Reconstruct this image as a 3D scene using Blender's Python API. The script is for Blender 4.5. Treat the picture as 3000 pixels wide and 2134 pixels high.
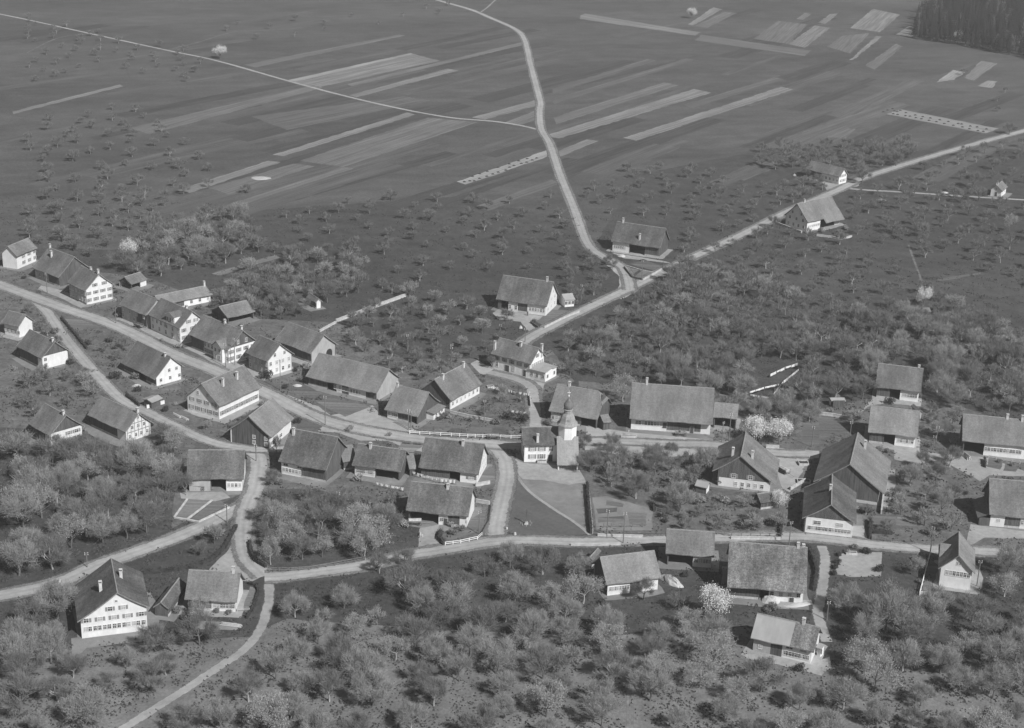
import bpy, bmesh, math, random
from mathutils import Matrix, Vector

# ---------------------------------------------------------------- camera, sky, sun, exposure
S = bpy.context.scene
for o in list(bpy.data.objects): bpy.data.objects.remove(o)
COL = S.collection
R = math.radians
cam = bpy.data.cameras.new('camera'); cam.sensor_width = 36.0; cam.lens = 36.0*4720/3000
cam.clip_start = 1.0; cam.clip_end = 12000.0
camo = bpy.data.objects.new('camera', cam); COL.objects.link(camo)
camo.matrix_world = Matrix.Translation((0, 0, 185)) @ Matrix.Rotation(R(90-20.9), 4, 'X') @ Matrix.Rotation(R(1.98), 4, 'Z')
S.camera = camo
S.render.engine = 'CYCLES'
S.cycles.volume_bounces = 1; S.cycles.max_bounces = 6; S.cycles.diffuse_bounces = 3; S.cycles.transparent_max_bounces = 8
SUN_AZ, SUN_EL = 139.0, 42.0      # azimuth clockwise from +Y (away from the viewer), elevation
w = bpy.data.worlds.new('World'); S.world = w; w.use_nodes = True
nt = w.node_tree; nt.nodes.clear()
out = nt.nodes.new('ShaderNodeOutputWorld'); bg = nt.nodes.new('ShaderNodeBackground'); bg.inputs[1].default_value = 0.05
sky = nt.nodes.new('ShaderNodeTexSky'); sky.sky_type = 'NISHITA'; sky.sun_disc = False
sky.sun_elevation = R(SUN_EL); sky.sun_rotation = R(SUN_AZ); sky.altitude = 400; sky.dust_density = 2.0
bw = nt.nodes.new('ShaderNodeRGBToBW')      # monochrome plate: the light has no colour
nt.links.new(sky.outputs[0], bw.inputs[0]); nt.links.new(bw.outputs[0], bg.inputs[0]); nt.links.new(bg.outputs[0], out.inputs[0])
sl = bpy.data.lights.new('sun', 'SUN'); sl.energy = 4.8; sl.angle = R(0.53); sl.color = (1, 1, 1)
so = bpy.data.objects.new('sun', sl); COL.objects.link(so); so.location = (200, 200, 300)
sd = Vector((math.sin(R(SUN_AZ))*math.cos(R(SUN_EL)), math.cos(R(SUN_AZ))*math.cos(R(SUN_EL)), math.sin(R(SUN_EL))))
so.rotation_euler = sd.to_track_quat('Z', 'Y').to_euler()
S.view_settings.view_transform = 'Standard'; S.view_settings.look = 'None'
S.view_settings.exposure = 0.22; S.view_settings.gamma = 1.0; S.view_settings.use_curve_mapping = False

# ---------------------------------------------------------------- helpers
rnd = random.Random(7)
def tag(o, label=None, cat=None, group=None, kind=None):
    if label: o['label'] = label
    if cat: o['category'] = cat
    if group: o['group'] = group
    if kind: o['kind'] = kind
    return o
def link(name, data, parent=None, loc=None, rz=0.0, matrix=None):
    o = bpy.data.objects.new(name, data); COL.objects.link(o)
    if parent is not None: o.parent = parent
    if matrix is not None: o.matrix_local = matrix
    else:
        if loc is not None: o.location = loc
        if rz: o.rotation_euler = (0, 0, rz)
    return o
class MB:
    """collects faces, builds one mesh"""
    def __init__(s): s.v = []; s.f = []; s.m = []; s.mats = []
    def mi(s, mat):
        if mat not in s.mats: s.mats.append(mat)
        return s.mats.index(mat)
    def face(s, pts, mat):
        i = len(s.v); s.v += [tuple(p) for p in pts]; s.f.append(tuple(range(i, i+len(pts)))); s.m.append(s.mi(mat))
    def box(s, x0, x1, y0, y1, z0, z1, mat, M=None):
        P = [(x0,y0,z0),(x1,y0,z0),(x1,y1,z0),(x0,y1,z0),(x0,y0,z1),(x1,y0,z1),(x1,y1,z1),(x0,y1,z1)]
        if M is not None: P = [tuple(M @ Vector(p)) for p in P]
        i = len(s.v); s.v += P; k = s.mi(mat)
        for f in ((0,3,2,1),(4,5,6,7),(0,1,5,4),(1,2,6,5),(2,3,7,6),(3,0,4,7)):
            s.f.append(tuple(i+j for j in f)); s.m.append(k)
    def tube(s, pts, rads, n, mat, cap=True):
        k = s.mi(mat); rings = []
        for a, p in enumerate(pts):
            p = Vector(p); q = Vector(pts[min(a+1, len(pts)-1)]) - Vector(pts[max(a-1, 0)])
            if q.length < 1e-6: q = Vector((0,0,1))
            q.normalize(); u = q.cross(Vector((.31,.9,.27))).normalized(); v = q.cross(u)
            i = len(s.v)
            for j in range(n):
                t = 2*math.pi*j/n; s.v.append(tuple(p + (u*math.cos(t)+v*math.sin(t))*rads[a]))
            rings.append(i)
        for a in range(len(rings)-1):
            for j in range(n):
                s.f.append((rings[a]+j, rings[a]+(j+1)%n, rings[a+1]+(j+1)%n, rings[a+1]+j)); s.m.append(k)
        if cap: s.f.append(tuple(rings[-1]+j for j in range(n))); s.m.append(k)
    def prism(s, poly, y0, y1, mat, axis='y'):
        """polygon of (a,z) extruded along y (axis y) or (y,z) along x"""
        n = len(poly); k = s.mi(mat); i = len(s.v)
        for t in (y0, y1):
            for a, z in poly: s.v.append((a, t, z) if axis == 'y' else (t, a, z))
        s.f.append(tuple(i+j for j in range(n))); s.m.append(k)
        s.f.append(tuple(i+n+j for j in range(n-1, -1, -1))); s.m.append(k)
        for j in range(n):
            s.f.append((i+j, i+(j+1)%n, i+n+(j+1)%n, i+n+j)); s.m.append(k)
    def mesh(s, name, smooth=False):
        me = bpy.data.meshes.new(name); me.from_pydata(s.v, [], s.f)
        for m in s.mats: me.materials.append(M[m])
        me.polygons.foreach_set('material_index', s.m)
        if smooth: me.polygons.foreach_set('use_smooth', [True]*len(s.f))
        me.update(); return me
    def build(s, name, parent=None, **k): return link(name, s.mesh(name), parent, **k)

# ---------------------------------------------------------------- materials (monochrome: greys of the real things)
M = {}
def gm(name, col, layers=(), rough=.9, bump=0.0, bscale=3.0, spec=.2, trans=0.0, coord='Object', soft=False, vary=0.0, rut=False):
    """grey material; layers = (scale, stretch xyz, lo, hi, amount) noise factors multiplied in"""
    m = bpy.data.materials.new(name); m.use_nodes = True; n = m.node_tree; b = n.nodes['Principled BSDF']
    b.inputs['Roughness'].default_value = rough; b.inputs['Specular IOR Level'].default_value = spec
    tc = n.nodes.new('ShaderNodeTexCoord'); val = None
    for (sc, st, lo, hi, am) in layers:
        mp = n.nodes.new('ShaderNodeMapping'); mp.inputs['Scale'].default_value = st
        n.links.new(tc.outputs[coord], mp.inputs['Vector'])
        nz = n.nodes.new('ShaderNodeTexNoise'); nz.inputs['Scale'].default_value = sc; nz.inputs['Detail'].default_value = 5; nz.inputs['Roughness'].default_value = .62
        n.links.new(mp.outputs[0], nz.inputs['Vector'])
        mr = n.nodes.new('ShaderNodeMapRange'); mr.inputs[1].default_value = lo; mr.inputs[2].default_value = hi
        mr.inputs[3].default_value = 1-am; mr.inputs[4].default_value = 1+am
        n.links.new(nz.outputs[0], mr.inputs[0])
        if val is None: val = mr.outputs[0]
        else:
            mu = n.nodes.new('ShaderNodeMath'); mu.operation = 'MULTIPLY'; n.links.new(val, mu.inputs[0]); n.links.new(mr.outputs[0], mu.inputs[1]); val = mu.outputs[0]
    def times(sock):
        nonlocal val
        mu = n.nodes.new('ShaderNodeMath'); mu.operation = 'MULTIPLY'; n.links.new(val, mu.inputs[0]); n.links.new(sock, mu.inputs[1]); val = mu.outputs[0]
    if vary:      # every roof or wall has its own age
        oi = n.nodes.new('ShaderNodeObjectInfo'); mr = n.nodes.new('ShaderNodeMapRange'); mr.inputs[3].default_value = 1-vary; mr.inputs[4].default_value = 1+vary
        n.links.new(oi.outputs['Random'], mr.inputs[0]); times(mr.outputs[0])
    if rut:       # wheel tracks: worn pale ruts beside a rougher crown
        at = n.nodes.new('ShaderNodeAttribute'); at.attribute_name = 'across'; cr = n.nodes.new('ShaderNodeValToRGB'); e = cr.color_ramp.elements
        e[0].position = 0; e[0].color = (.84,.84,.84,1); e[1].position = 1; e[1].color = (.80,.80,.80,1)
        for p, c in ((.30, 1.0), (.45, 1.0), (.62, .90)): k = e.new(p); k.color = (c, c, c, 1)
        n.links.new(at.outputs['Fac'], cr.inputs[0]); times(cr.outputs[0])
    if val is None: b.inputs['Base Color'].default_value = (col, col, col, 1)
    else:
        mu = n.nodes.new('ShaderNodeMath'); mu.operation = 'MULTIPLY'; mu.inputs[1].default_value = col; mu.use_clamp = True
        n.links.new(val, mu.inputs[0]); n.links.new(mu.outputs[0], b.inputs['Base Color'])
    if bump:
        nz = n.nodes.new('ShaderNodeTexNoise'); nz.inputs['Scale'].default_value = bscale; nz.inputs['Detail'].default_value = 4
        n.links.new(tc.outputs[coord], nz.inputs['Vector'])
        bp = n.nodes.new('ShaderNodeBump'); bp.inputs['Strength'].default_value = bump; bp.inputs['Distance'].default_value = .3
        n.links.new(nz.outputs[0], bp.inputs['Height']); n.links.new(bp.outputs[0], b.inputs['Normal'])
    if trans:
        tr = n.nodes.new('ShaderNodeBsdfTranslucent'); mx = n.nodes.new('ShaderNodeMixShader'); mx.inputs[0].default_value = trans
        tr.inputs[0].default_value = (col, col, col, 1); o = n.nodes['Material Output']
        n.links.new(b.outputs[0], mx.inputs[1]); n.links.new(tr.outputs[0], mx.inputs[2]); n.links.new(mx.outputs[0], o.inputs[0])
    if soft:      # ragged verge: the sheet thins out towards its rim and the ground below shows through
        at = n.nodes.new('ShaderNodeAttribute'); at.attribute_name = 'rim'; o = n.nodes['Material Output']
        nz = n.nodes.new('ShaderNodeTexNoise'); nz.inputs['Scale'].default_value = .9; nz.inputs['Detail'].default_value = 6; nz.inputs['Roughness'].default_value = .7
        n.links.new(tc.outputs[coord], nz.inputs['Vector'])
        ad = n.nodes.new('ShaderNodeMath'); ad.operation = 'ADD'; n.links.new(at.outputs['Fac'], ad.inputs[0]); n.links.new(nz.outputs[0], ad.inputs[1])
        mr = n.nodes.new('ShaderNodeMapRange'); mr.inputs[1].default_value = .88; mr.inputs[2].default_value = 1.18; n.links.new(ad.outputs[0], mr.inputs[0])
        tp = n.nodes.new('ShaderNodeBsdfTransparent'); mx = n.nodes.new('ShaderNodeMixShader'); n.links.new(mr.outputs[0], mx.inputs[0])
        n.links.new(b.outputs[0], mx.inputs[1]); n.links.new(tp.outputs[0], mx.inputs[2]); n.links.new(mx.outputs[0], o.inputs[0])
    M[name] = m; return m
one = (1, 1, 1)
gm('grass', .062, [(.006, (1,1.6,1), .35, .65, .14), (.035, (.6,1.5,1), .3, .7, .14), (.18, one, .32, .68, .22), (.9, one, .3, .7, .26), (3.0, one, .3, .7, .2)], bump=.6, bscale=1.6)
gm('lawn', .10, [(.1, one, .3, .7, .14), (.9, one, .3, .7, .16)], bump=.2, bscale=2, soft=True)
gm('common', .118, [(.06, one, .3, .7, .2), (.3, one, .32, .68, .28), (1.1, one, .3, .7, .28)], bump=.5, bscale=1.6, soft=True)
gm('verge', .15, [(.08, one, .3, .7, .3), (.5, one, .3, .7, .3), (2, one, .3, .7, .2)], bump=.4, bscale=2, soft=True)
gm('worn', .19, [(.12, one, .3, .7, .25), (.7, one, .3, .7, .12)], bump=.2, soft=True)
gm('road', .335, [(.05, one, .3, .7, .14), (.4, one, .3, .7, .12), (2.5, one, .3, .7, .08)], bump=.25, bscale=2, soft=True, rut=True)
gm('gravel', .31, [(.05, one, .3, .7, .14), (.4, one, .3, .7, .12), (2.5, one, .3, .7, .08)], bump=.25, bscale=2, soft=True)
gm('yard', .28, [(.1, one, .3, .7, .22), (.8, one, .3, .7, .10)], bump=.2, bscale=2, soft=True)
for k, c in (('e', .064), ('f', .096), ('a', .108), ('b', .135), ('c', .18), ('d', .24)):
    gm('field_'+k, c, [(.02, (1,.3,1), .3, .7, .12), (.15, (.3,1,1), .3, .7, .12), (.7, (.03,1,1), .33, .67, .3), (.22, (.04,1,1), .35, .65, .16), (1.2, one, .3, .7, .14)], bump=.4, bscale=1.0, soft=True)
gm('plain', .082, [(.006, (1,1.6,1), .35, .65, .16), (.02, (.5,1.5,1), .3, .7, .16), (.12, (.5,1,1), .32, .68, .18), (.7, one, .3, .7, .22)], bump=.5, bscale=1.6, soft=True)  # far grass set paler: brightening by distant haze painted into its colour
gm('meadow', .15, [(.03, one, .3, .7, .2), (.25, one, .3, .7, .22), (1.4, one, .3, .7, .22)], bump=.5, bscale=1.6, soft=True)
gm('soil', .09, [(.4, one, .3, .7, .3), (2, one, .3, .7, .15)], bump=.5, soft=True)
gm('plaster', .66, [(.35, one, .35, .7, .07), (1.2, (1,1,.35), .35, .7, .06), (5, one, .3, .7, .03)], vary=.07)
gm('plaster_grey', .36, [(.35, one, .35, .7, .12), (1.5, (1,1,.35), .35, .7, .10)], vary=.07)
gm('timber', .095, [(.5, (1,1,.2), .3, .7, .2), (4.0, (1,1,.06), .35, .65, .38)], bump=.3, bscale=5, vary=.07)
gm('timber_pale', .21, [(.5, (1,1,.3), .3, .7, .2), (5.0, (1,1,.08), .35, .65, .3)])
rl = lambda a: [(.35, (1,.12,.12), .35, .65, .17*a), (.16, one, .3, .7, .2*a), (.9, (1,.35,.35), .3, .7, .16*a), (1.9, one, .38, .62, .17*a), (4.2, one, .38, .62, .20*a), (1.0, (.4,5,5), .35, .65, .10*a)]
gm('roof_dark', .098, rl(1.15), bump=.18, bscale=7, vary=.12)
gm('roof_mid', .135, rl(.85), bump=.15, bscale=7, vary=.12)
gm('roof_light', .168, rl(.7), bump=.15, bscale=7, vary=.12)
gm('roof_spot', .12, rl(1.6), bump=.18, bscale=7, vary=.12)
gm('roof_metal', .30, [(.15, one, .3, .7, .07), (1.5, (1,.3,.3), .3, .7, .06)], rough=.6)
gm('ridge', .24, [(2, one, .3, .7, .25)])
gm('stack', .48, [(1.5, one, .3, .7, .2)])
gm('soot', .03); gm('glass', .05, rough=.15, spec=.5); gm('glass_pale', .13, rough=.2, spec=.5); gm('curtain', .34, rough=.4); gm('frame', .62, [(2, one, .3, .7, .08)])
gm('shutter', .23, [(2, one, .3, .7, .2)]); gm('door', .075, [(3, (1,1,.1), .3, .7, .3)])
gm('bark', .13, [(1.5, (1,1,.3), .3, .7, .35)]); gm('bark_pale', .32, [(1.5, (1,1,.3), .3, .7, .35)])
gm('twig', .20, [(.5, one, .3, .7, .22)], trans=.25); gm('bud', .32, [(.5, one, .3, .7, .22)], trans=.3)
gm('leaf', .38, [(.6, one, .3, .7, .2)], trans=.35); gm('blossom', .78, [(.8, one, .3, .7, .15)], trans=.3)
gm('weed', .12, [(.1, one, .3, .7, .3)], trans=.2); gm('weed_dark', .055, [(.1, one, .3, .7, .3)], trans=.2)
gm('needle', .016, [(.15, one, .3, .7, .4)]); gm('hedge_leaf', .06, [(.8, one, .3, .7, .35)], trans=.2)
gm('stone', .42, [(.8, one, .3, .7, .25)], bump=.4); gm('cloth', .78, [(1.2, one, .3, .7, .06)], trans=.2)
gm('pole', .16, [(2, (1,1,.2), .3, .7, .3)]); gm('porcelain', .8, rough=.3); gm('water', .05, rough=.05, spec=.5)
gm('hay', .40, [(1.5, one, .3, .7, .3)], bump=.6); gm('dung', .05, [(1.5, one, .3, .7, .4)], bump=.6); gm('iron', .03)
gm('wood_pale', .42, [(2, (.3,1,1), .3, .7, .25)]); gm('copper', .15, [(1.2, (1,1,.4), .3, .7, .3)], rough=.7)
gm('slate', .26, rl(.5), bump=.3, bscale=5)

# ---------------------------------------------------------------- surveyed plan (metres)
HOUSES = [
 {'x': -184.31,'y': 571.05,'az': 1.2215,'L': 12.37,'hn': 3.91,'hf': 3.91,'he': 5.2,'hef': 5.2,'hr': 8.53,'name': 'house','cat': 'house','label': 'white plastered house at the far left end of the main street','N': 'w1','gB': 'w','win': [('N',0.35,0.95,3,3.4,0.8,1.2,1),('N',0.35,0.95,3,1.0,0.8,1.2,1)],'roof': 'mid','gA': 'w','on': 0.75},
 {'x': -163.99,'y': 555.83,'az': -0.7019,'L': 15.92,'hn': 7.38,'hf': 7.38,'he': 3.8,'hef': 3.8,'hr': 10.07,'name': 'barn','cat': 'barn','label': 'grey boarded barn house with dark gable left of the white gabled street house','N': 'g.55 t.45','gA': 't','gB': 't','roof': 'mid','win': [('N',0.05,0.5,4,1.2,0.8,1.2,0)],'chim': [(0.05,0,1.2),(0.3,-2.2,1.4)],'on': 0.75},
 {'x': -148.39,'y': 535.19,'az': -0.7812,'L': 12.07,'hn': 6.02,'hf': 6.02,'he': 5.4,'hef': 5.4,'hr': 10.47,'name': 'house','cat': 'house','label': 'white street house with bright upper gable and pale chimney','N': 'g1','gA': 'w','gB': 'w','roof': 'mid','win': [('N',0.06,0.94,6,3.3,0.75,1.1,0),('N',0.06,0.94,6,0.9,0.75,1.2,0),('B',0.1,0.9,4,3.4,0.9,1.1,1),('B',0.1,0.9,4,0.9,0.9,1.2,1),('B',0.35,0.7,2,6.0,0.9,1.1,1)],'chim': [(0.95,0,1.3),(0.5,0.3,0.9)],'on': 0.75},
 {'x': -137.33,'y': 550.06,'az': 0.9861,'L': 7.71,'hn': 3.51,'hf': 3.51,'he': 2.3,'hef': 2.3,'hr': 4.39,'name': 'shed','cat': 'shed','label': 'small open-sided shed with grey roof behind the white gabled street house','N': 'o.6 w.4','gA': 'o','gB': 't','roof': 'mid','on': 0.35,'og': 0.3},
 {'x': -116.47,'y': 532.58,'az': 0.7157,'L': 20.05,'hn': 4.77,'hf': 4.77,'he': 2.8,'hef': 2.8,'hr': 4.79,'name': 'house','cat': 'house','label': 'long low workshop with pale roof and white chimney behind the street row','N': 't.45 w.55','gA': 'w','gB': 'w','roof': 'light','win': [('N',0.6,0.95,3,0.9,0.9,1.1,0)],'chim': [(0.97,0,1.6)],'on': 0.75},
 {'x': -124.58,'y': 513.82,'az': -0.7113,'L': 14.63,'hn': 5.38,'hf': 5.38,'he': 5.0,'hef': 5.0,'hr': 9.53,'name': 'barn','cat': 'barn','label': 'grey street barn adjoining the white house with a dormer','N': 'g.6 t.4','gA': 't','gB': 'g','roof': 'mid','win': [('N',0.05,0.5,3,1.0,0.8,1.2,0),('N',0.05,0.9,4,3.2,0.7,0.9,0)],'on': 0.75},
 {'x': -111.37,'y': 502.87,'az': -0.7663,'L': 18.13,'hn': 5.57,'hf': 5.57,'he': 5.2,'hef': 5.2,'hr': 9.98,'name': 'house','cat': 'house','label': 'white street house with a wide three-window dormer','N': 'w1','gA': 'w','gB': 'w','roof': 'mid','win': [('N',0.08,0.5,4,3.2,0.8,1.2,0),('N',0.55,0.95,3,3.0,0.8,1.2,0),('N',0.08,0.95,5,0.8,0.9,1.3,0),('B',0.15,0.85,3,3.4,0.8,1.2,1),('B',0.15,0.85,3,0.9,0.8,1.2,1),('B',0.35,0.65,2,6.0,0.8,1.1,1)],'chim': [(0.78,0.3,1.0)],'dorm': [(0.68,4.6,2.6,3)],'on': 0.75},
 {'x': -93.28,'y': 487.05,'az': -0.7265,'L': 20.21,'hn': 6.29,'hf': 6.29,'he': 4.6,'hef': 4.6,'hr': 9.92,'name': 'house','cat': 'house','label': 'white street house with cross gable and dark boarded gable end','N': 't.35 w.65','gA': 't','gB': 'wt','roof': 'mid','win': [('N',0.38,0.66,4,2.6,0.8,1.1,0),('N',0.38,0.95,6,0.6,0.9,1.3,1),('B',0.1,0.9,4,2.9,0.9,1.2,1),('B',0.1,0.9,4,0.6,0.9,1.3,1),('B',0.35,0.65,2,5.6,0.7,1.2,0)],'chim': [(0.55,0,1.1),(0.95,0.2,1.2)],'cross': [(0.8,4.5,1.5)],'on': 0.75},
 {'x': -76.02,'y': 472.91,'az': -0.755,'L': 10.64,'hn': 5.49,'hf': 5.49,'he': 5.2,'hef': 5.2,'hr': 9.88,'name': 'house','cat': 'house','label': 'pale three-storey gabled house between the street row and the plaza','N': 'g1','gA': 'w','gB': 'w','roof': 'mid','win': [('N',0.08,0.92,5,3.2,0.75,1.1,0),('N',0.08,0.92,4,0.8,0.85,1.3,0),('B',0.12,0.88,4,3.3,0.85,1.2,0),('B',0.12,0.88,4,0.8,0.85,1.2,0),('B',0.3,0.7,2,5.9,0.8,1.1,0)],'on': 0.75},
 {'x': -66.68,'y': 488.24,'az': -0.704,'L': 17.18,'hn': 6.1,'hf': 6.1,'he': 3.6,'hef': 3.6,'hr': 8.48,'name': 'barn','cat': 'barn','label': 'large barn with plain pale gable and arched door behind the three-storey house','N': 't1','gA': 't','gB': 'g','roof': 'mid','arch': 1,'on': 0.75},
 {'x': -48.4,'y': 460.43,'az': -0.4806,'L': 25.79,'hn': 7.38,'hf': 6.84,'he': 3.0,'hef': 3.4,'hr': 8.47,'name': 'farmhouse','cat': 'farmhouse','label': 'very long farmhouse with broad grey roof facing the plaza','N': 't.28 o.14 w.08 t.1 w.25 t.15','gA': 't','gB': 'g','roof': 'light','win': [('N',0.52,0.76,7,1.0,0.6,1.0,0),('N',0.4,0.47,2,1.0,0.7,1.2,0)],'on': 0.75,'wings': [{'x': -38.96,'y': 462.25,'az': -0.2992,'L': 8.36,'hn': 2.04,'hf': 2.04,'he': 3.0,'hef': 3.0,'hr': 4.44,'N': 'g1','gA': 'g','gB': 'g','roof': 'light','on': 0.4,'og': 0.3}]},
 {'x': -28.9,'y': 439.87,'az': -0.4538,'L': 11.12,'hn': 6.86,'hf': 6.86,'he': 2.9,'hef': 2.9,'hr': 8.27,'name': 'farmhouse','cat': 'farmhouse','label': 'small farmhouse with boarded gable standing on the plaza','N': 'w.35 t.35 o.3','gA': 'w','gB': 't','roof': 'light','win': [('N',0.06,0.3,5,1.0,0.55,1.0,0)],'chim': [(0.03,-0.3,1.1)],'lean': [('B',0.45,1.0,2.4,2.2,2.4,'w')],'on': 0.75},
 {'x': -18.61,'y': 454.22,'az': 1.0265,'L': 17.07,'hn': 6.35,'hf': 6.35,'he': 3.2,'hef': 3.2,'hr': 8.62,'name': 'house','cat': 'house','label': 'house with dark boarded triangular gable beside the drying yard','N': 'w1','gA': 't','gB': 't','roof': 'mid','win': [('N',0.08,0.92,7,1.0,0.75,1.1,0)],'chim': [(0.88,-0.5,1.5),(0.2,-0.8,1.2)],'on': 0.75},
 {'x': 2.04,'y': 479.76,'az': -0.5823,'L': 15.22,'hn': 4.6,'hf': 4.6,'he': 5.0,'hef': 5.0,'hr': 9.18,'name': 'house','cat': 'house','label': 'white house with shuttered front and a pale flat-roofed annex','N': 'w1','gA': 'w','gB': 'w','roof': 'mid','win': [('N',0.1,0.9,5,3.1,0.8,1.2,1),('N',0.1,0.55,2,0.9,0.9,1.5,0),('N',0.38,0.38,1,0.1,1.5,2.1,9),('N',0.85,0.85,1,0.1,1.0,2.1,9),('B',0.2,0.8,3,3.2,0.8,1.2,1),('B',0.5,0.5,1,5.9,0.8,1.2,1)],'chim': [(0.02,-3.2,2.6),(0.58,-0.8,1.0),(1.0,2.3,2.6)],'on': 0.75,'wings': [{'x': 9.83,'y': 474.11,'az': -0.5661,'L': 6.48,'hn': 3.75,'hf': 3.75,'he': 3.2,'hef': 3.2,'hr': 3.8,'N': 'w1','gA': 'w','gB': 'w','roof': 'metal','on': 0.4,'og': 0.3,'win': [('N',0.15,0.85,3,0.9,0.9,1.2,0),('B',0.2,0.8,2,0.9,0.9,1.2,0)]}]},
 {'x': 4.72,'y': 541.62,'az': -0.3221,'L': 18.83,'hn': 7.12,'hf': 7.12,'he': 3.8,'hef': 3.8,'hr': 10.72,'name': 'farmhouse','cat': 'farmhouse','label': 'tall-roofed farmhouse with white windowed gable in the upper orchard','N': 't.06 o.16 w.2 t.2 w.38','gA': 't','gB': 'w','roof': 'dark','win': [('N',0.68,0.96,6,1.2,0.65,1.1,0),('N',0.26,0.38,2,0.8,0.8,1.4,0),('B',0.2,0.8,3,1.2,0.8,1.1,0),('B',0.2,0.8,3,3.8,0.8,1.1,0),('B',0.35,0.65,2,6.2,0.7,1.0,0),('B',0.5,0.5,1,8.2,0.6,0.8,0)],'chim': [(0.87,0,1.4)],'on': 0.75,'wings': [{'x': 18.72,'y': 546.06,'az': 0.385,'L': 4.16,'hn': 2.99,'hf': 2.99,'he': 2.8,'hef': 2.8,'hr': 4.14,'N': 'w1','gA': 'w','gB': 'w','roof': 'metal','on': 0.4,'og': 0.3,'win': [('N',0.15,0.85,3,0.9,0.9,1.2,0),('B',0.2,0.8,2,0.9,0.9,1.2,0)]}]},
 {'x': 49.38,'y': 616.48,'az': -0.3842,'L': 20.3,'hn': 6.56,'hf': 6.56,'he': 4.0,'hef': 4.0,'hr': 10.52,'name': 'farmhouse','cat': 'farmhouse','label': 'dark-roofed farmhouse at the fork of the field road','N': 'w.36 o.34 t.3','gA': 'w','gB': 't','roof': 'dark','win': [('N',0.05,0.27,6,1.3,0.6,1.1,0)],'chim': [(0.12,0,1.6),(0.55,-4.5,1.6)],'on': 0.75},
 {'x': 125.51,'y': 662.91,'az': 0.7078,'L': 22.29,'hn': 6.66,'hf': 6.66,'he': 4.4,'hef': 4.4,'hr': 10.97,'name': 'farmhouse','cat': 'farmhouse','label': 'farmhouse with two-toned roof and grey windowed gable by the crossroad','N': 'w.4 o.45 g.15','gA': 'w','gB': 't','roof': 'mid','win': [('N',0.06,0.36,6,1.6,0.6,1.0,0),('A',0.15,0.85,4,1.0,0.9,1.2,0),('A',0.2,0.8,3,3.7,0.9,1.2,0),('A',0.3,0.7,2,6.2,0.7,1.0,0)],'chim': [(0.2,0,1.0)],'roof2': 'light','on': 0.75},
 {'x': 145.1,'y': 742.36,'az': -0.7872,'L': 19.15,'hn': 3.76,'hf': 3.76,'he': 3.8,'hef': 3.8,'hr': 7.28,'name': 'farmhouse','cat': 'farmhouse','label': 'far farmhouse with small white gable at the crossroad','N': 't.45 w.55','gA': 't','gB': 'w','roof': 'mid','win': [('N',0.6,0.95,4,1.2,0.8,1.1,0),('B',0.2,0.8,4,1.0,0.7,1.1,0),('B',0.2,0.8,4,3.3,0.7,1.1,0),('B',0.5,0.5,1,5.8,0.7,1.0,0)],'on': 0.75},
 {'x': 221.5,'y': 725.56,'az': 1.0681,'L': 9.98,'hn': 2.9,'hf': 2.9,'he': 3.0,'hef': 3.0,'hr': 5.44,'name': 'chapel','cat': 'chapel','label': 'tiny white chapel with pale roof beside the narrow track','N': 'w1','gA': 'w','gB': 'w','roof': 'light','win': [('A',0.5,0.5,1,0.1,1.0,2.0,9),('N',0.3,0.7,2,1.2,0.6,1.1,0),('A',0.5,0.5,1,3.2,0.5,0.6,0)],'bell': 1,'on': 0.5},
 {'x': 146.92,'y': 546.92,'az': 0.2313,'L': 3.33,'hn': 1.68,'hf': 1.68,'he': 2.1,'hef': 2.1,'hr': 3.1,'name': 'shed','cat': 'shed','label': 'tiny wooden hut under the bright blossoming tree','N': 't1','gA': 't','gB': 't','roof': 'light','on': 0.35,'og': 0.3},
 {'x': 8.41,'y': 412.84,'az': 0.1222,'L': 10.34,'hn': 4.54,'hf': 4.54,'he': 5.4,'hef': 5.4,'hr': 8.98,'name': 'parish_house','cat': 'house','label': 'white parish house with shutters and door joined to the church tower','N': 'w1','gA': 'w','gB': 'w','roof': 'dark','win': [('N',0.24,0.52,2,3.3,1.0,1.3,2),('N',0.8,0.8,1,3.3,1.0,1.3,0),('N',0.24,0.52,2,1.0,1.0,1.3,2),('N',0.79,0.79,1,0.05,1.15,2.0,9),('A',0.25,0.75,2,3.3,0.9,1.2,1),('A',0.25,0.75,2,1.0,0.9,1.2,1)],'chim': [(0.4,-3.6,1.6)],'on': 0.75},
 {'x': 20.78,'y': 441.77,'az': -0.3694,'L': 15.25,'hn': 6.78,'hf': 6.78,'he': 3.4,'hef': 3.4,'hr': 9.52,'name': 'farmhouse','cat': 'farmhouse','label': 'half-hipped farmhouse directly behind the church tower','N': 'w.3 t.35 o.35','gA': 'w','gB': 't','roof': 'light','win': [('N',0.08,0.28,4,2.4,0.6,0.9,0),('N',0.05,0.28,4,0.7,0.7,1.1,0)],'chim': [(0.25,0,1.2)],'hipB': 1,'on': 0.75,'wings': [{'x': 27.43,'y': 434.92,'az': 0.4478,'L': 2.71,'hn': 2.21,'hf': 2.21,'he': 2.6,'hef': 2.6,'hr': 4.19,'N': 't1','gA': 't','gB': 't','roof': 'light','on': 0.4,'og': 0.3}]},
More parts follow.
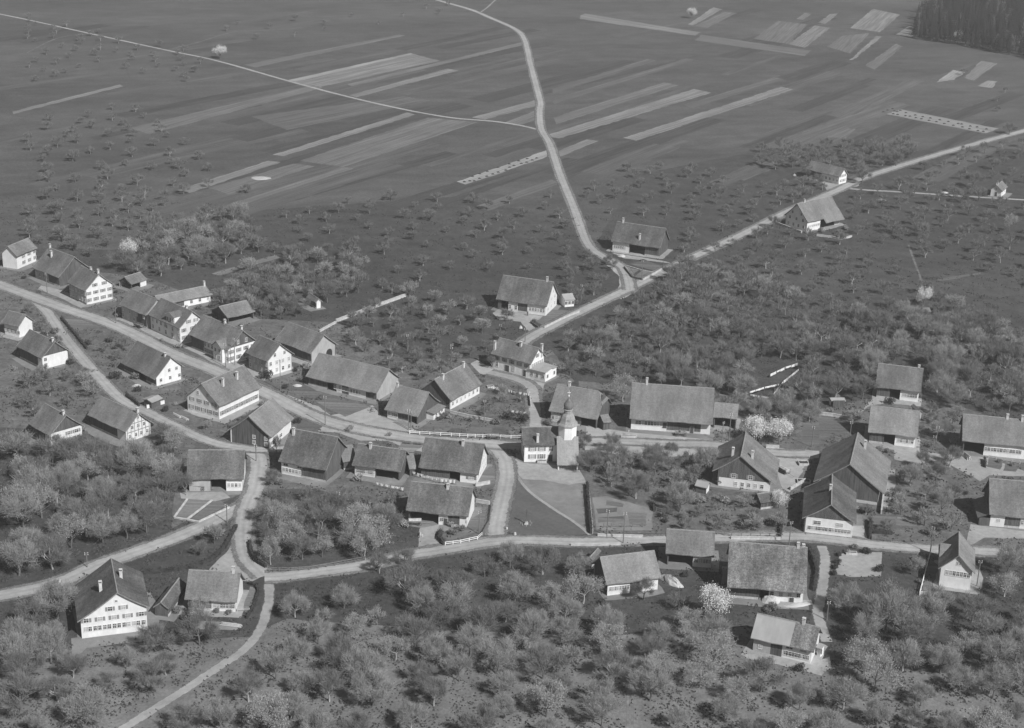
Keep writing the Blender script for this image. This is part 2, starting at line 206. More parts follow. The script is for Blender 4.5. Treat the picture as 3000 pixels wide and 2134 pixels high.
 {'x': 47.54,'y': 440.5,'az': -0.091,'L': 24.14,'hn': 8.69,'hf': 8.69,'he': 3.9,'hef': 3.9,'hr': 11.86,'name': 'farmhouse','cat': 'farmhouse','label': 'broad farmhouse with huge plain roof right of the church','N': 'w.45 t.43 w.12','gA': 'w','gB': 'w','roof': 'light','win': [('N',0.07,0.38,9,1.6,0.62,1.2,3),('N',0.425,0.425,1,1.0,1.2,1.8,9),('N',0.77,0.77,1,0.05,1.0,1.9,9)],'chim': [(0.18,0,1.7)],'on': 1.6,'wings': [{'x': 63.77,'y': 441.05,'az': -0.1591,'L': 7.12,'hn': 4.37,'hf': 4.37,'he': 3.6,'hef': 3.6,'hr': 6.64,'N': 'o1','gA': 't','gB': 't','roof': 'light','on': 0.4,'og': 0.3}]},
 {'x': 63.95,'y': 404.25,'az': 1.3697,'L': 17.06,'hn': 10.02,'hf': 7.28,'he': 2.4,'hef': 4.4,'hr': 9.71,'name': 'farmhouse','cat': 'farmhouse','label': 'farmhouse with dark boarded gable and white balcony front','N': 'w.5 t.5','gA': 'wt','gB': 't','roof': 'mid','win': [('A',0.3,0.62,2,2.9,1.0,1.1,2),('A',0.35,0.85,5,0.6,0.8,1.1,0)],'chim': [(0.25,2.4,1.8),(0.25,-2.9,1.0)],'on': 1.6,'cross': [],'crossF': []},
 {'x': 121.16,'y': 470.33,'az': -0.2385,'L': 13.74,'hn': 6.17,'hf': 6.17,'he': 3.7,'hef': 3.7,'hr': 9.32,'name': 'farmhouse','cat': 'farmhouse','label': 'uppermost farmhouse at the right,dark barn bay beside a white front','N': 't.3 o.26 w.44','gA': 't','gB': 'w','roof': 'mid','win': [('N',0.64,0.94,6,1.3,0.62,1.1,3)],'chim': [(0.9,0.3,0.9)],'on': 0.75},
 {'x': 112.0,'y': 434.85,'az': -0.2214,'L': 14.05,'hn': 6.36,'hf': 6.36,'he': 3.6,'hef': 3.6,'hr': 9.37,'name': 'farmhouse','cat': 'farmhouse','label': 'farmhouse with plain grey roof below the uppermost right farmhouse','N': 't.3 o.26 w.44','gA': 't','gB': 'w','roof': 'light','win': [('N',0.64,0.94,6,1.2,0.62,1.1,3)],'on': 0.75,'wings': [{'x': 122.8,'y': 451.47,'az': -1.3677,'L': 5.11,'hn': 0.89,'hf': 0.89,'he': 2.6,'hef': 2.6,'hr': 3.25,'N': 'g1','gA': 'g','gB': 'g','roof': 'light','on': 0.4,'og': 0.3}]},
 {'x': 93.91,'y': 402.91,'az': 1.2942,'L': 22.76,'hn': 9.92,'hf': 9.1,'he': 3.0,'hef': 3.6,'hr': 10.21,'name': 'barn','cat': 'barn','label': 'barn with lit boarded gable between the two gabled farmhouses','N': 't.6 w.4','gA': 't','gB': 't','roof': 'light','chim': [(0.75,-2.6,1.4)],'on': 1.6,'win': [],'cross': [],'crossF': []},
 {'x': 83.78,'y': 378.71,'az': 1.3873,'L': 18.83,'hn': 6.75,'hf': 6.9,'he': 4.3,'hef': 4.2,'hr': 8.88,'name': 'farmhouse','cat': 'farmhouse','label': 'white-fronted gabled farmhouse standing on the lower road','N': 'w.4 t.6','gA': 'wt','gB': 't','roof': 'dark','win': [('A',0.22,0.3,1,2.6,1.7,1.0,0),('A',0.7,0.74,1,2.6,1.7,1.0,0),('A',0.1,0.46,7,1.0,0.62,1.0,3),('A',0.54,0.92,7,1.0,0.62,1.0,3)],'chim': [(0.5,0.3,1.3)],'on': 0.75,'cross': [],'crossF': []},
 {'x': 139.87,'y': 429.35,'az': -0.1684,'L': 18.71,'hn': 6.4,'hf': 6.4,'he': 4.1,'hef': 4.1,'hr': 9.92,'name': 'farmhouse','cat': 'farmhouse','label': 'long farmhouse at the right edge with a log pile in front','N': 'o.33 w.67','gA': 't','gB': 'w','roof': 'light','win': [('N',0.36,0.9,12,1.5,0.62,1.1,3)],'chim': [(0.66,0,1.0),(0.88,-0.3,1.6)],'on': 0.75},
 {'x': 132.92,'y': 384.01,'az': -0.123,'L': 14.13,'hn': 7.23,'hf': 7.23,'he': 3.6,'hef': 3.6,'hr': 10.71,'name': 'farmhouse','cat': 'farmhouse','label': 'dark-sided farmhouse at the right edge above the lower road','N': 'w.28 t.3 w.42','gA': 't','gB': 'w','roof': 'mid','win': [('N',0.62,0.95,6,1.2,0.62,1.1,0),('N',0.12,0.2,1,1.4,0.8,0.8,0)],'lean': [('A',0.0,0.8,2.8,2.4,3.6,'t')],'on': 0.75},
 {'x': 109.49,'y': 349.68,'az': 1.3286,'L': 13.06,'hn': 4.34,'hf': 4.34,'he': 4.9,'hef': 4.9,'hr': 9.13,'name': 'house','cat': 'house','label': 'tall white villa with steep pointed gable among the trees','N': 'w1','gA': 'w','gB': 'w','roof': 'light','win': [('A',0.2,0.9,7,3.3,0.62,1.2,0),('A',0.5,0.58,2,6.3,0.35,0.8,0)],'crossF': [(0.65,5.0,0)],'on': 0.75,'chim': [],'cross': []},
 {'x': 28.81,'y': 340.58,'az': 0.3153,'L': 13.82,'hn': 5.39,'hf': 5.39,'he': 3.4,'hef': 3.4,'hr': 7.98,'name': 'farmhouse','cat': 'farmhouse','label': 'tree-screened farmhouse with patched roof below the lower road','N': 'w.44 t.2 w.36','gA': 't','gB': 't','roof': 'light','win': [('N',0.06,0.4,8,1.2,0.6,1.0,3)],'on': 0.75},
 {'x': 45.14,'y': 354.33,'az': -0.0761,'L': 11.77,'hn': 4.77,'hf': 4.77,'he': 3.4,'hef': 3.4,'hr': 7.83,'name': 'farmhouse','cat': 'farmhouse','label': 'small farmhouse with square grey roof beside the lower road','N': 'o.58 w.42','gA': 't','gB': 'w','roof': 'mid','win': [('N',0.62,0.95,7,1.2,0.55,1.0,3)],'on': 0.75},
 {'x': 62.07,'y': 341.46,'az': -0.0974,'L': 18.34,'hn': 8.36,'hf': 8.36,'he': 3.6,'hef': 3.6,'hr': 11.26,'name': 'farmhouse','cat': 'farmhouse','label': 'large dark lichen-spotted roofed farmhouse with dung heap','N': 't.4 o.14 w.46','gA': 't','gB': 'w','roof': 'spot','win': [('N',0.58,0.94,4,1.4,0.8,1.0,0),('N',0.85,0.85,1,0.05,1.0,1.2,9)],'chim': [(0.88,0,0.8),(0.95,0.6,0.8)],'on': 1.6},
 {'x': 62.97,'y': 312.9,'az': -0.3851,'L': 14.07,'hn': 4.55,'hf': 4.55,'he': 3.5,'hef': 3.5,'hr': 7.33,'name': 'farmhouse','cat': 'farmhouse','label': 'lowest farmhouse with half pale,half dark roof','N': 'g.3 t.2 w.5','gA': 'g','gB': 'w','roof': 'spot','win': [('N',0.56,0.94,8,0.8,0.62,1.0,3),('N',0.62,0.62,1,2.5,1.4,0.95,0),('N',0.86,0.86,1,2.5,1.4,0.95,0),('N',0.12,0.12,1,0.9,0.8,0.9,0)],'chim': [(0.74,0,1.2)],'roof2': 'metal','roof2side': 0,'on': 0.75,'wings': [{'x': 70.28,'y': 310.68,'az': -0.7443,'L': 1.48,'hn': 1.03,'hf': 1.03,'he': 2.3,'hef': 2.3,'hr': 2.8,'N': 'w1','gA': 'w','gB': 'w','roof': 'metal','on': 0.4,'og': 0.3,'win': [('N',0.15,0.85,3,0.9,0.9,1.2,0),('B',0.2,0.8,2,0.9,0.9,1.2,0)]}]},
 {'x': -86.78,'y': 316.81,'az': 1.8923,'L': 16.45,'hn': 6.76,'hf': 8.83,'he': 6.0,'hef': 4.6,'hr': 10.58,'name': 'house','cat': 'house','label': 'very large white gabled house at the lower left','N': 'w1','gA': 'w','gB': 't','roof': 'dark','win': [('A',0.06,0.94,13,1.6,0.65,1.1,3),('A',0.08,0.92,5,3.8,1.0,1.0,1),('A',0.45,0.65,2,6.0,0.9,1.0,1),('A',0.55,0.55,1,8.0,0.5,0.5,0)],'chim': [(0.38,3.2,1.8),(0.55,-1.5,1.6)],'on': 0.75,'cross': [],'crossF': []},
 {'x': -75.99,'y': 323.18,'az': 1.4155,'L': 11.63,'hn': 1.86,'hf': 1.86,'he': 2.3,'hef': 2.3,'hr': 3.79,'name': 'shed','cat': 'shed','label': 'small dark shed squeezed between two lower left houses','N': 't1','gA': 't','gB': 't','roof': 'dark','on': 0.35,'og': 0.3,'win': [],'chim': [],'cross': [],'crossF': []},
 {'x': -66.08,'y': 325.42,'az': -0.029,'L': 11.89,'hn': 5.24,'hf': 5.24,'he': 3.0,'hef': 3.0,'hr': 7.83,'name': 'farmhouse','cat': 'farmhouse','label': 'farmhouse with white peaked gable at the lower left fork','N': 't.5 w.5','gA': 't','gB': 'w','roof': 'mid','win': [('N',0.56,0.64,1,0.9,1.5,1.0,0),('N',0.7,0.95,5,0.9,0.6,1.0,3)],'chim': [(0.86,0,1.1)],'on': 0.75},
 {'x': -77.25,'y': 389.01,'az': 0.0849,'L': 14.82,'hn': 6.47,'hf': 6.47,'he': 3.8,'hef': 3.8,'hr': 9.32,'name': 'farmhouse','cat': 'farmhouse','label': 'farmhouse with dark roof and pale framed gate by the framed garden','N': 'g.4 o.3 w.3','gA': 't','gB': 'w','roof': 'dark','win': [('N',0.75,0.96,4,1.2,0.6,1.0,0)],'on': 0.75},
 {'x': -52.72,'y': 399.62,'az': -0.3464,'L': 14.29,'hn': 7.52,'hf': 7.52,'he': 3.8,'hef': 3.8,'hr': 10.67,'name': 'farmhouse','cat': 'farmhouse','label': 'mottled-roofed farmhouse with a pale lean-to wing left of two similar roofs','N': 'w.44 t.56','gA': 'w','gB': 't','roof': 'dark','win': [('N',0.1,0.42,2,2.6,1.3,0.9,0),('N',0.05,0.42,6,0.9,0.65,1.0,0)],'chim': [(0.1,-1.2,1.1)],'on': 0.75,'wings': [{'x': -44.73,'y': 403.17,'az': 0.3934,'L': 3.93,'hn': 4.27,'hf': 4.27,'he': 2.7,'hef': 2.7,'hr': 5.64,'N': 't1','gA': 't','gB': 't','roof': 'light','on': 0.4,'og': 0.3}]},
 {'x': -34.31,'y': 399.07,'az': -0.2515,'L': 13.75,'hn': 5.06,'hf': 5.06,'he': 3.1,'hef': 3.1,'hr': 7.43,'name': 'farmhouse','cat': 'farmhouse','label': 'middle one of three mottled-roof farmhouses below the plaza','N': 'w.46 o.54','gA': 't','gB': 't','roof': 'dark','win': [('N',0.06,0.42,8,0.8,0.55,1.0,3)],'chim': [(0.27,-0.6,1.4)],'on': 0.75,'wings': [{'x': -26.93,'y': 400.45,'az': 0.2849,'L': 2.1,'hn': 4.12,'hf': 4.12,'he': 2.3,'hef': 2.3,'hr': 5.09,'N': 't1','gA': 't','gB': 't','roof': 'light','on': 0.4,'og': 0.3}]},
 {'x': -14.78,'y': 400.68,'az': -0.1947,'L': 16.58,'hn': 6.76,'hf': 6.76,'he': 3.2,'hef': 3.2,'hr': 9.32,'name': 'farmhouse','cat': 'farmhouse','label': 'right one of three mottled-roof farmhouses with white gable at the corner','N': 't.5 o.2 w.3','gA': 't','gB': 'w','roof': 'dark','win': [('N',0.9,0.9,1,1.1,1.3,0.9,2),('B',0.15,0.85,5,3.0,0.7,1.0,0),('B',0.15,0.85,5,0.9,0.7,1.0,0),('B',0.35,0.65,2,5.4,0.7,1.0,0)],'chim': [(0.65,-0.8,1.2)],'on': 0.75},
 {'x': -16.76,'y': 373.53,'az': -0.1545,'L': 16.16,'hn': 6.06,'hf': 6.06,'he': 3.4,'hef': 3.4,'hr': 8.87,'name': 'farmhouse','cat': 'farmhouse','label': 'farmhouse with mottled roof and long bright gable above the fenced corner garden','N': 'o.52 w.16 t.2 w.12','gA': 't','gB': 'w','roof': 'dark','win': [('N',0.57,0.57,1,1.1,0.8,0.9,0),('N',0.64,0.64,1,0.05,1.0,1.9,9),('B',0.2,0.8,2,1.0,0.7,1.0,0)],'chim': [(0.6,-0.6,1.0)],'on': 0.75},
 {'x': -110.64,'y': 465.08,'az': -0.7763,'L': 18.88,'hn': 6.36,'hf': 4.61,'he': 2.6,'hef': 4.2,'hr': 8.42,'name': 'house','cat': 'house','label': 'barn house with big blank white gable between the two streets','N': 't.5 o.2 t.3','gA': 't','gB': 'w','roof': 'mid','win': [('B',0.2,0.9,3,1.1,0.8,1.0,0),('B',0.25,0.8,3,3.6,0.8,1.0,0),('B',0.5,0.5,1,6.3,0.7,1.0,0)],'chim': [(0.85,-0.4,0.8)],'on': 0.75},
 {'x': -85.16,'y': 441.78,'az': 1.0425,'L': 19.08,'hn': 6.76,'hf': 6.76,'he': 4.4,'hef': 4.4,'hr': 10.07,'name': 'house','cat': 'house','label': 'wide inn-like house with many-windowed pale gable facing left','N': 'w1','gA': 'w','gB': 'w','roof': 'mid','win': [('N',0.08,0.92,8,1.0,0.9,1.3,1),('A',0.12,0.9,5,1.0,0.8,1.2,1),('A',0.15,0.85,4,3.6,0.8,1.1,1),('A',0.35,0.65,2,6.1,0.7,1.0,0)],'chim': [(0.35,-2.4,1.4),(0.68,-2.4,1.4)],'on': 0.75},
 {'x': -70.56,'y': 420.01,'az': 1.2678,'L': 14.91,'hn': 6.8,'hf': 6.8,'he': 3.8,'hef': 3.8,'hr': 9.12,'name': 'house','cat': 'house','label': 'house with dark boarded gable and white corner by the small street','N': 'w1','gA': 't','gB': 'w','roof': 'light','win': [('N',0.1,0.5,2,0.8,1.6,1.0,0),('A',0.6,0.9,2,2.4,0.8,0.9,0),('A',0.6,0.9,2,0.7,0.8,1.0,0)],'on': 0.75},
 {'x': -126.83,'y': 413.63,'az': -0.7718,'L': 11.4,'hn': 5.58,'hf': 5.58,'he': 4.2,'hef': 4.2,'hr': 8.98,'name': 'house','cat': 'house','label': 'leftmost house with white long front under a dark gable','N': 't.7 w.3','gA': 't','gB': 'wt','roof': 'mid','win': [('N',0.75,0.95,2,1.2,0.7,1.0,0),('B',0.12,0.2,1,2.7,0.9,1.0,1),('B',0.55,0.6,1,2.7,0.9,1.0,1),('B',0.8,0.85,1,2.7,1.1,1.0,1),('B',0.12,0.2,1,0.8,0.9,1.0,1),('B',0.62,0.88,3,0.8,0.9,1.0,0)],'chim': [(0.9,-0.2,1.1)],'on': 0.75},
 {'x': -110.76,'y': 420.9,'az': -0.7019,'L': 17.75,'hn': 4.88,'hf': 4.88,'he': 3.5,'hef': 3.5,'hr': 7.98,'name': 'house','cat': 'house','label': 'timber-framed white gabled house on the small street','N': 't.75 w.25','gA': 't','gB': 'w','roof': 'light','win': [('B',0.15,0.85,4,1.0,0.8,1.0,0),('B',0.25,0.75,3,3.5,0.8,1.0,0),('B',0.5,0.5,1,6.0,0.7,0.9,0)],'chim': [(0.97,0,1.2)],'frame': 1,'on': 0.75},
 {'x': -147.58,'y': 473.44,'az': -0.7474,'L': 14.66,'hn': 5.21,'hf': 5.21,'he': 4.0,'hef': 4.0,'hr': 8.48,'name': 'house','cat': 'house','label': 'left edge house with boarded gable and two white corners','N': 't.8 w.2','gA': 't','gB': 'wt','roof': 'mid','win': [('B',0.08,0.15,1,2.6,0.9,1.0,0),('B',0.08,0.15,1,0.8,1.1,1.0,0)],'chim': [(0.93,-0.2,0.9)],'on': 0.75},
 {'x': -162.56,'y': 497.15,'az': -0.4953,'L': 7.57,'hn': 3.74,'hf': 3.74,'he': 4.0,'hef': 4.0,'hr': 7.23,'name': 'house','cat': 'house','label': 'half-hidden house with grey roof at the far left below the street','N': 'w1','gA': 'w','gB': 'w','roof': 'mid','win': [('N',0.1,0.9,4,1.2,0.8,1.1,1)],'on': 0.75},
 {'x': -105.79,'y': 439.75,'az': 0.9718,'L': 4.42,'hn': 1.95,'hf': 1.95,'he': 2.2,'hef': 2.2,'hr': 2.75,'name': 'shed','cat': 'shed','label': 'garden shed with pale sheet roof beside the small street','N': 'o1','gA': 't','gB': 't','roof': 'metal','on': 0.35,'og': 0.3},
 {'x': 52.43,'y': 393.63,'az': -0.4215,'L': 3.47,'hn': 1.89,'hf': 1.89,'he': 2.0,'hef': 2.0,'hr': 3.05,'name': 'shed','cat': 'shed','label': 'tiny pale-roofed tool hut in front of the balconied farmhouse','N': 't1','gA': 't','gB': 'w','roof': 'metal','on': 0.35,'og': 0.3},
 {'x': 67.71,'y': 385.9,'az': 0.3577,'L': 4.21,'hn': 2.32,'hf': 2.32,'he': 2.2,'hef': 2.2,'hr': 3.79,'name': 'shed','cat': 'shed','label': 'small dark-roofed wash house in a flowering garden','N': 't1','gA': 't','gB': 'w','roof': 'dark','on': 0.35,'og': 0.3},
 {'x': 63.77,'y': 339.23,'az': 1.0038,'L': 4.63,'hn': 2.16,'hf': 2.16,'he': 2.0,'hef': 2.0,'hr': 3.54,'name': 'shed','cat': 'shed','label': 'low dark shed among trees below the half-pale roofed farmhouse','N': 't1','gA': 't','gB': 't','roof': 'dark','on': 0.35,'og': 0.3},
 {'x': 99.96,'y': 458.82,'az': 0.1245,'L': 4.66,'hn': 1.55,'hf': 1.55,'he': 2.0,'hef': 2.0,'hr': 2.4,'name': 'shed','cat': 'shed','label': 'little white open-fronted shelter left of the uppermost right farmhouse','N': 'o1','gA': 'w','gB': 'w','roof': 'metal','on': 0.35,'og': 0.3},
 {'x': -70.01,'y': 535.26,'az': -0.9905,'L': 7.0,'hn': 1.42,'hf': 1.42,'he': 2.4,'hef': 2.4,'hr': 3.59,'name': 'shed','cat': 'shed','label': 'small hut with pale gable hidden in the dense trees behind the barn','N': 't1','gA': 't','gB': 'w','roof': 'mid','on': 0.35,'og': 0.3},
 {'x': -95.94,'y': 519.57,'az': 0.7488,'L': 11.12,'hn': 5.39,'hf': 5.39,'he': 2.6,'hef': 2.6,'hr': 5.29,'name': 'shed','cat': 'shed','label': 'low wide shed half hidden by trees behind the street row','N': 'o1','gA': 'o','gB': 't','roof': 'mid','on': 0.35,'og': 0.3},
 {'x': 21.52,'y': 350.33,'az': 1.1494,'L': 5.38,'hn': 0.88,'hf': 0.88,'he': 2.2,'hef': 2.2,'hr': 2.9,'name': 'shed','cat': 'shed','label': 'narrow shed with steep roof behind the patched-roof farmhouse','N': 't1','gA': 't','gB': 't','roof': 'mid','on': 0.35,'og': 0.3},
]
FIELDS = [
 ('plain',1,[(-526.2,1343.1),(651.9,1737.2),(329.9,834.8),(192.6,809.3),(122.5,798.9),(55.5,739.1),(32.4,625.8),(5.1,669.7),(-30.4,687.2),(-111.8,654.5),(-146.5,592.1),(-243.2,592.5)]),
 ('field_e',2,[(23.3,729.6),(111.6,867.0),(98.7,875.3),(10.3,737.9)]),
 ('field_f',2,[(143.6,766.0),(198.0,840.7),(193.5,844.0),(139.1,769.3)]),
 ('field_e',2,[(-55.5,986.9),(22.9,1091.4),(13.9,1098.2),(-64.6,993.7)]),
 ('field_e',2,[(-103.9,1003.3),(-10.8,1148.8),(-18.6,1153.8),(-111.7,1008.3)]),
 ('field_e',2,[(-199.8,783.4),(-157.2,846.9),(-161.4,849.7),(-204.0,786.2)]),
 ('field_e',1,[(104.1,696.5),(151.1,763.2),(145.5,767.2),(98.6,700.5)]),
 ('field_f',2,[(2.9,781.9),(50.1,854.6),(37.2,862.9),(-10.0,790.3)]),
 ('field_f',2,[(-138.8,919.5),(-90.1,985.0),(-95.4,988.9),(-144.1,923.4)]),
 ('field_f',2,[(135.6,828.4),(217.5,938.8),(207.2,946.4),(125.3,836.0)]),
 ('field_e',2,[(158.2,896.4),(213.1,981.2),(204.5,986.8),(149.6,902.0)]),
 ('field_f',2,[(-154.4,629.1),(-50.1,779.9),(-57.4,785.0),(-161.7,634.2)]),
 ('field_e',2,[(-85.3,825.3),(-49.4,874.9),(-53.9,878.1),(-89.8,828.6)]),
 ('field_f',2,[(-276.9,931.6),(-178.3,1065.8),(-186.4,1071.8),(-285.0,937.6)]),
 ('field_e',2,[(157.4,1117.2),(240.8,1250.5),(229.2,1257.8),(145.7,1124.5)]),
 ('field_e',2,[(-48.8,666.2),(1.1,737.7),(-7.7,743.7),(-57.5,672.3)]),
 ('field_e',2,[(-104.3,661.0),(-29.0,768.0),(-35.9,772.8),(-111.2,665.8)]),
 ('field_e',3,[(118.2,800.5),(204.6,927.6),(197.7,932.4),(111.3,805.2)]),
 ('field_f',2,[(-259.3,743.6),(-156.6,891.5),(-161.0,894.6),(-263.7,746.6)]),
 ('field_e',3,[(160.6,905.9),(221.0,1003.6),(216.2,1006.5),(155.8,908.8)]),
 ('field_e',2,[(167.9,985.4),(216.2,1057.6),(203.0,1066.4),(154.7,994.1)]),
 ('field_f',3,[(45.7,752.0),(89.2,811.7),(81.3,817.4),(37.8,757.8)]),
 ('field_f',3,[(-156.7,820.3),(-57.8,982.4),(-70.1,989.9),(-168.9,827.8)]),
 ('field_e',2,[(214.4,807.6),(271.4,891.3),(264.8,895.9),(207.8,812.2)]),
 ('field_f',2,[(-208.4,681.2),(-137.3,789.0),(-143.1,792.9),(-214.2,685.1)]),
 ('field_e',3,[(-204.2,821.4),(-128.9,923.6),(-137.8,930.2),(-213.1,827.9)]),
 ('field_f',2,[(105.9,734.7),(186.9,861.3),(176.5,867.9),(95.5,741.3)]),
 ('field_f',3,[(-10.2,754.0),(77.5,898.0),(70.8,902.1),(-16.9,758.1)]),
 ('field_f',2,[(267.7,1002.3),(314.6,1071.0),(302.7,1079.1),(255.9,1010.3)]),
 ('field_f',3,[(-129.4,964.7),(-76.1,1046.4),(-84.9,1052.1),(-138.2,970.4)]),
 ('field_e',2,[(-115.2,753.7),(-25.9,881.5),(-37.5,889.6),(-126.8,761.8)]),
 ('field_e',3,[(145.3,762.7),(249.8,917.6),(237.0,926.3),(132.5,771.4)]),
 ('field_f',2,[(-224.1,874.8),(-115.8,1007.1),(-122.1,1012.2),(-230.4,879.9)]),
 ('field_f',3,[(-188.1,697.8),(-106.7,806.1),(-116.5,813.5),(-198.0,705.2)]),
 ('field_e',2,[(143.3,1212.7),(187.6,1280.3),(179.3,1285.7),(135.0,1218.1)]),
 ('field_e',3,[(140.0,1057.6),(219.8,1188.6),(206.3,1196.8),(126.4,1065.8)]),
 ('field_e',2,[(-316.5,1024.8),(-253.5,1104.0),(-259.0,1108.4),(-322.0,1029.2)]),
 ('field_f',2,[(-91.0,911.2),(-5.5,1029.7),(-10.2,1033.1),(-95.7,914.6)]),
 ('field_f',2,[(-301.0,861.3),(-240.4,936.0),(-247.8,942.0),(-308.4,867.3)]),
 ('field_f',2,[(234.7,875.9),(290.2,958.1),(283.3,962.7),(227.8,880.5)]),
 ('field_f',2,[(199.2,745.0),(262.0,840.7),(250.4,848.4),(187.6,752.7)]),
 ('field_e',2,[(-51.4,1057.0),(12.9,1146.0),(4.6,1152.0),(-59.7,1063.0)]),
 ('field_e',2,[(14.0,920.8),(118.4,1062.7),(114.4,1065.7),(10.0,923.8)]),
 ('field_f',3,[(-108.7,672.5),(-39.3,786.4),(-47.6,791.4),(-117.0,677.6)]),
 ('field_f',4,[(-111.5,647.9),(-54.0,741.0),(-67.2,749.1),(-124.7,656.1)]),
 ('field_f',2,[(127.7,999.3),(176.2,1078.2),(171.8,1081.0),(123.3,1002.0)]),
 ('field_f',2,[(-37.2,967.0),(30.0,1068.8),(24.7,1072.3),(-42.5,970.5)]),
 ('field_f',2,[(-197.4,1127.7),(-153.7,1192.0),(-161.4,1197.2),(-205.1,1133.0)]),
 ('field_f',2,[(-152.2,859.7),(-117.7,914.6),(-126.5,920.1),(-161.0,865.2)]),
 ('field_e',4,[(-133.8,778.6),(-66.6,880.1),(-76.7,886.8),(-143.9,785.3)]),
 ('field_e',2,[(-335.2,1023.9),(-278.8,1102.5),(-289.2,1109.9),(-345.6,1031.3)]),
 ('field_f',2,[(-64.2,905.4),(29.7,1031.1),(20.5,1038.0),(-73.4,912.3)]),
 ('field_f',4,[(10.4,786.5),(53.8,846.5),(43.6,853.9),(0.3,793.9)]),
 ('field_f',3,[(130.5,907.1),(204.6,1019.7),(193.9,1026.8),(119.8,914.1)]),
 ('field_f',2,[(145.1,726.0),(211.2,828.4),(200.7,835.2),(134.6,732.8)]),
 ('field_f',3,[(-40.9,741.1),(12.5,825.0),(8.3,827.7),(-45.2,743.8)]),
 ('field_f',2,[(58.7,885.1),(113.4,969.4),(107.7,973.1),(53.0,888.8)]),
 ('field_e',4,[(235.6,876.9),(304.5,969.3),(295.7,975.9),(226.8,883.4)]),
 ('field_f',2,[(-173.1,1097.9),(-133.9,1153.7),(-146.5,1162.5),(-185.7,1106.7)]),
 ('field_e',1,[(179.9,666.4),(260.3,794.3),(255.6,797.3),(175.2,669.3)]),
 ('field_f',4,[(42.0,734.1),(80.7,797.7),(68.0,805.4),(29.3,741.8)]),
 ('field_e',4,[(-206.2,772.0),(-140.0,864.6),(-145.5,868.5),(-211.7,775.9)]),
 ('field_e',5,[(-11.7,763.7),(75.3,894.3),(68.6,898.7),(-18.4,768.2)]),
 ('field_f',3,[(95.8,724.1),(140.4,787.4),(132.5,793.0),(87.9,729.7)]),
 ('field_e',3,[(-30.9,674.3),(28.3,765.4),(23.6,768.4),(-35.6,677.3)]),
 ('field_e',6,[(14.1,779.8),(68.5,861.0),(55.7,869.6),(1.3,788.4)]),
 ('field_e',2,[(-144.2,812.9),(-92.2,890.1),(-103.2,897.5),(-155.2,820.3)]),
 ('field_e',4,[(115.2,717.9),(185.4,813.8),(178.0,819.3),(107.7,723.4)]),
 ('field_f',3,[(66.7,1126.8),(153.5,1245.3),(148.7,1248.8),(61.8,1130.4)]),
 ('field_e',2,[(-145.8,672.4),(-80.2,775.7),(-87.4,780.3),(-153.1,676.9)]),
 ('field_e',2,[(-18.1,892.0),(78.4,1032.3),(65.7,1041.0),(-30.7,900.7)]),
 ('field_b',2,[(-169.3,979.4),(-85.4,1106.9),(-80.2,1104.9),(-161.5,971.0)]),
 ('field_c',4,[(-137.4,935.4),(-72.4,1038.2),(-51.8,1014.5),(-119.0,914.2)]),
 ('field_d',5,[(-135.7,935.7),(-72.4,1038.2),(-70.2,1035.4),(-131.7,931.9)]),
 ('field_c',3,[(-96.9,898.9),(-45.9,989.2),(-38.8,984.1),(-92.1,893.5)]),
 ('field_b',4,[(-101.4,930.2),(-0.3,1094.9),(0.6,1083.8),(-98.2,924.2)]),
 ('field_c',3,[(-117.5,753.6),(-61.2,858.9),(-56.0,854.0),(-112.1,751.4)]),
 ('field_b',4,[(-103.5,743.1),(-49.2,847.6),(-22.4,840.8),(-82.1,734.5)]),
 ('field_c',3,[(-149.0,683.1),(-118.1,741.6),(-111.5,739.6),(-142.9,678.9)]),
 ('field_b',3,[(-136.3,688.7),(-105.6,737.5),(-95.3,734.0),(-125.3,678.7)]),
 ('field_b',5,[(-127.9,654.0),(-82.2,735.1),(-77.0,732.3),(-124.2,651.0)]),
 ('field_b',6,[(-143.8,631.3),(-133.2,645.7),(-128.1,651.7),(-124.6,649.8),(-136.6,632.2)]),
 ('field_c',2,[(-264.6,828.0),(-227.9,906.5),(-224.7,902.3),(-262.2,822.1)]),
 ('field_c',4,[(42.1,1221.0),(46.0,1230.6),(126.4,1161.2),(121.1,1145.7),(41.6,1203.7)]),
 ('field_b',4,[(119.1,1125.4),(125.8,1150.8),(195.6,1100.1),(188.0,1078.1)]),
 ('field_c',4,[(120.9,1195.9),(148.4,1286.2),(154.3,1276.3),(123.6,1191.0)]),
 ('field_b',4,[(125.1,1188.6),(153.4,1263.9),(164.1,1260.2),(133.2,1182.2)]),
 ('field_b',4,[(161.9,1141.6),(191.0,1228.0),(211.5,1215.5),(183.7,1123.8)]),
 ('field_c',5,[(183.7,1123.8),(216.1,1211.0),(226.1,1202.1),(193.3,1111.4)]),
 ('field_c',7,[(12.6,814.6),(102.5,951.9),(111.4,941.7),(19.9,808.9)]),
 ('field_c',4,[(53.1,815.4),(156.2,967.6),(162.7,960.7),(59.6,810.2)]),
 ('field_a',3,[(91.6,903.7),(156.1,997.8),(162.0,992.3),(96.3,896.4)]),
 ('field_b',2,[(17.4,858.5),(85.7,969.1),(93.7,961.3),(19.1,842.5)]),
 ('field_a',3,[(18.3,938.9),(80.7,1046.4),(86.7,1043.3),(18.1,921.4)]),
 ('field_a',3,[(17.9,907.8),(106.2,1053.5),(112.9,1050.4),(18.4,894.7)]),
 ('field_c',3,[(221.3,1226.1),(238.0,1270.8),(245.3,1275.5),(225.9,1221.5)]),
 ('field_b',2,[(207.2,1240.3),(218.9,1273.8),(222.5,1267.4),(211.2,1236.5)]),
 ('field_d',7,[(-27.8,714.8),(13.6,782.4),(13.7,769.3),(-18.5,716.9),(-24.3,709.6)]),
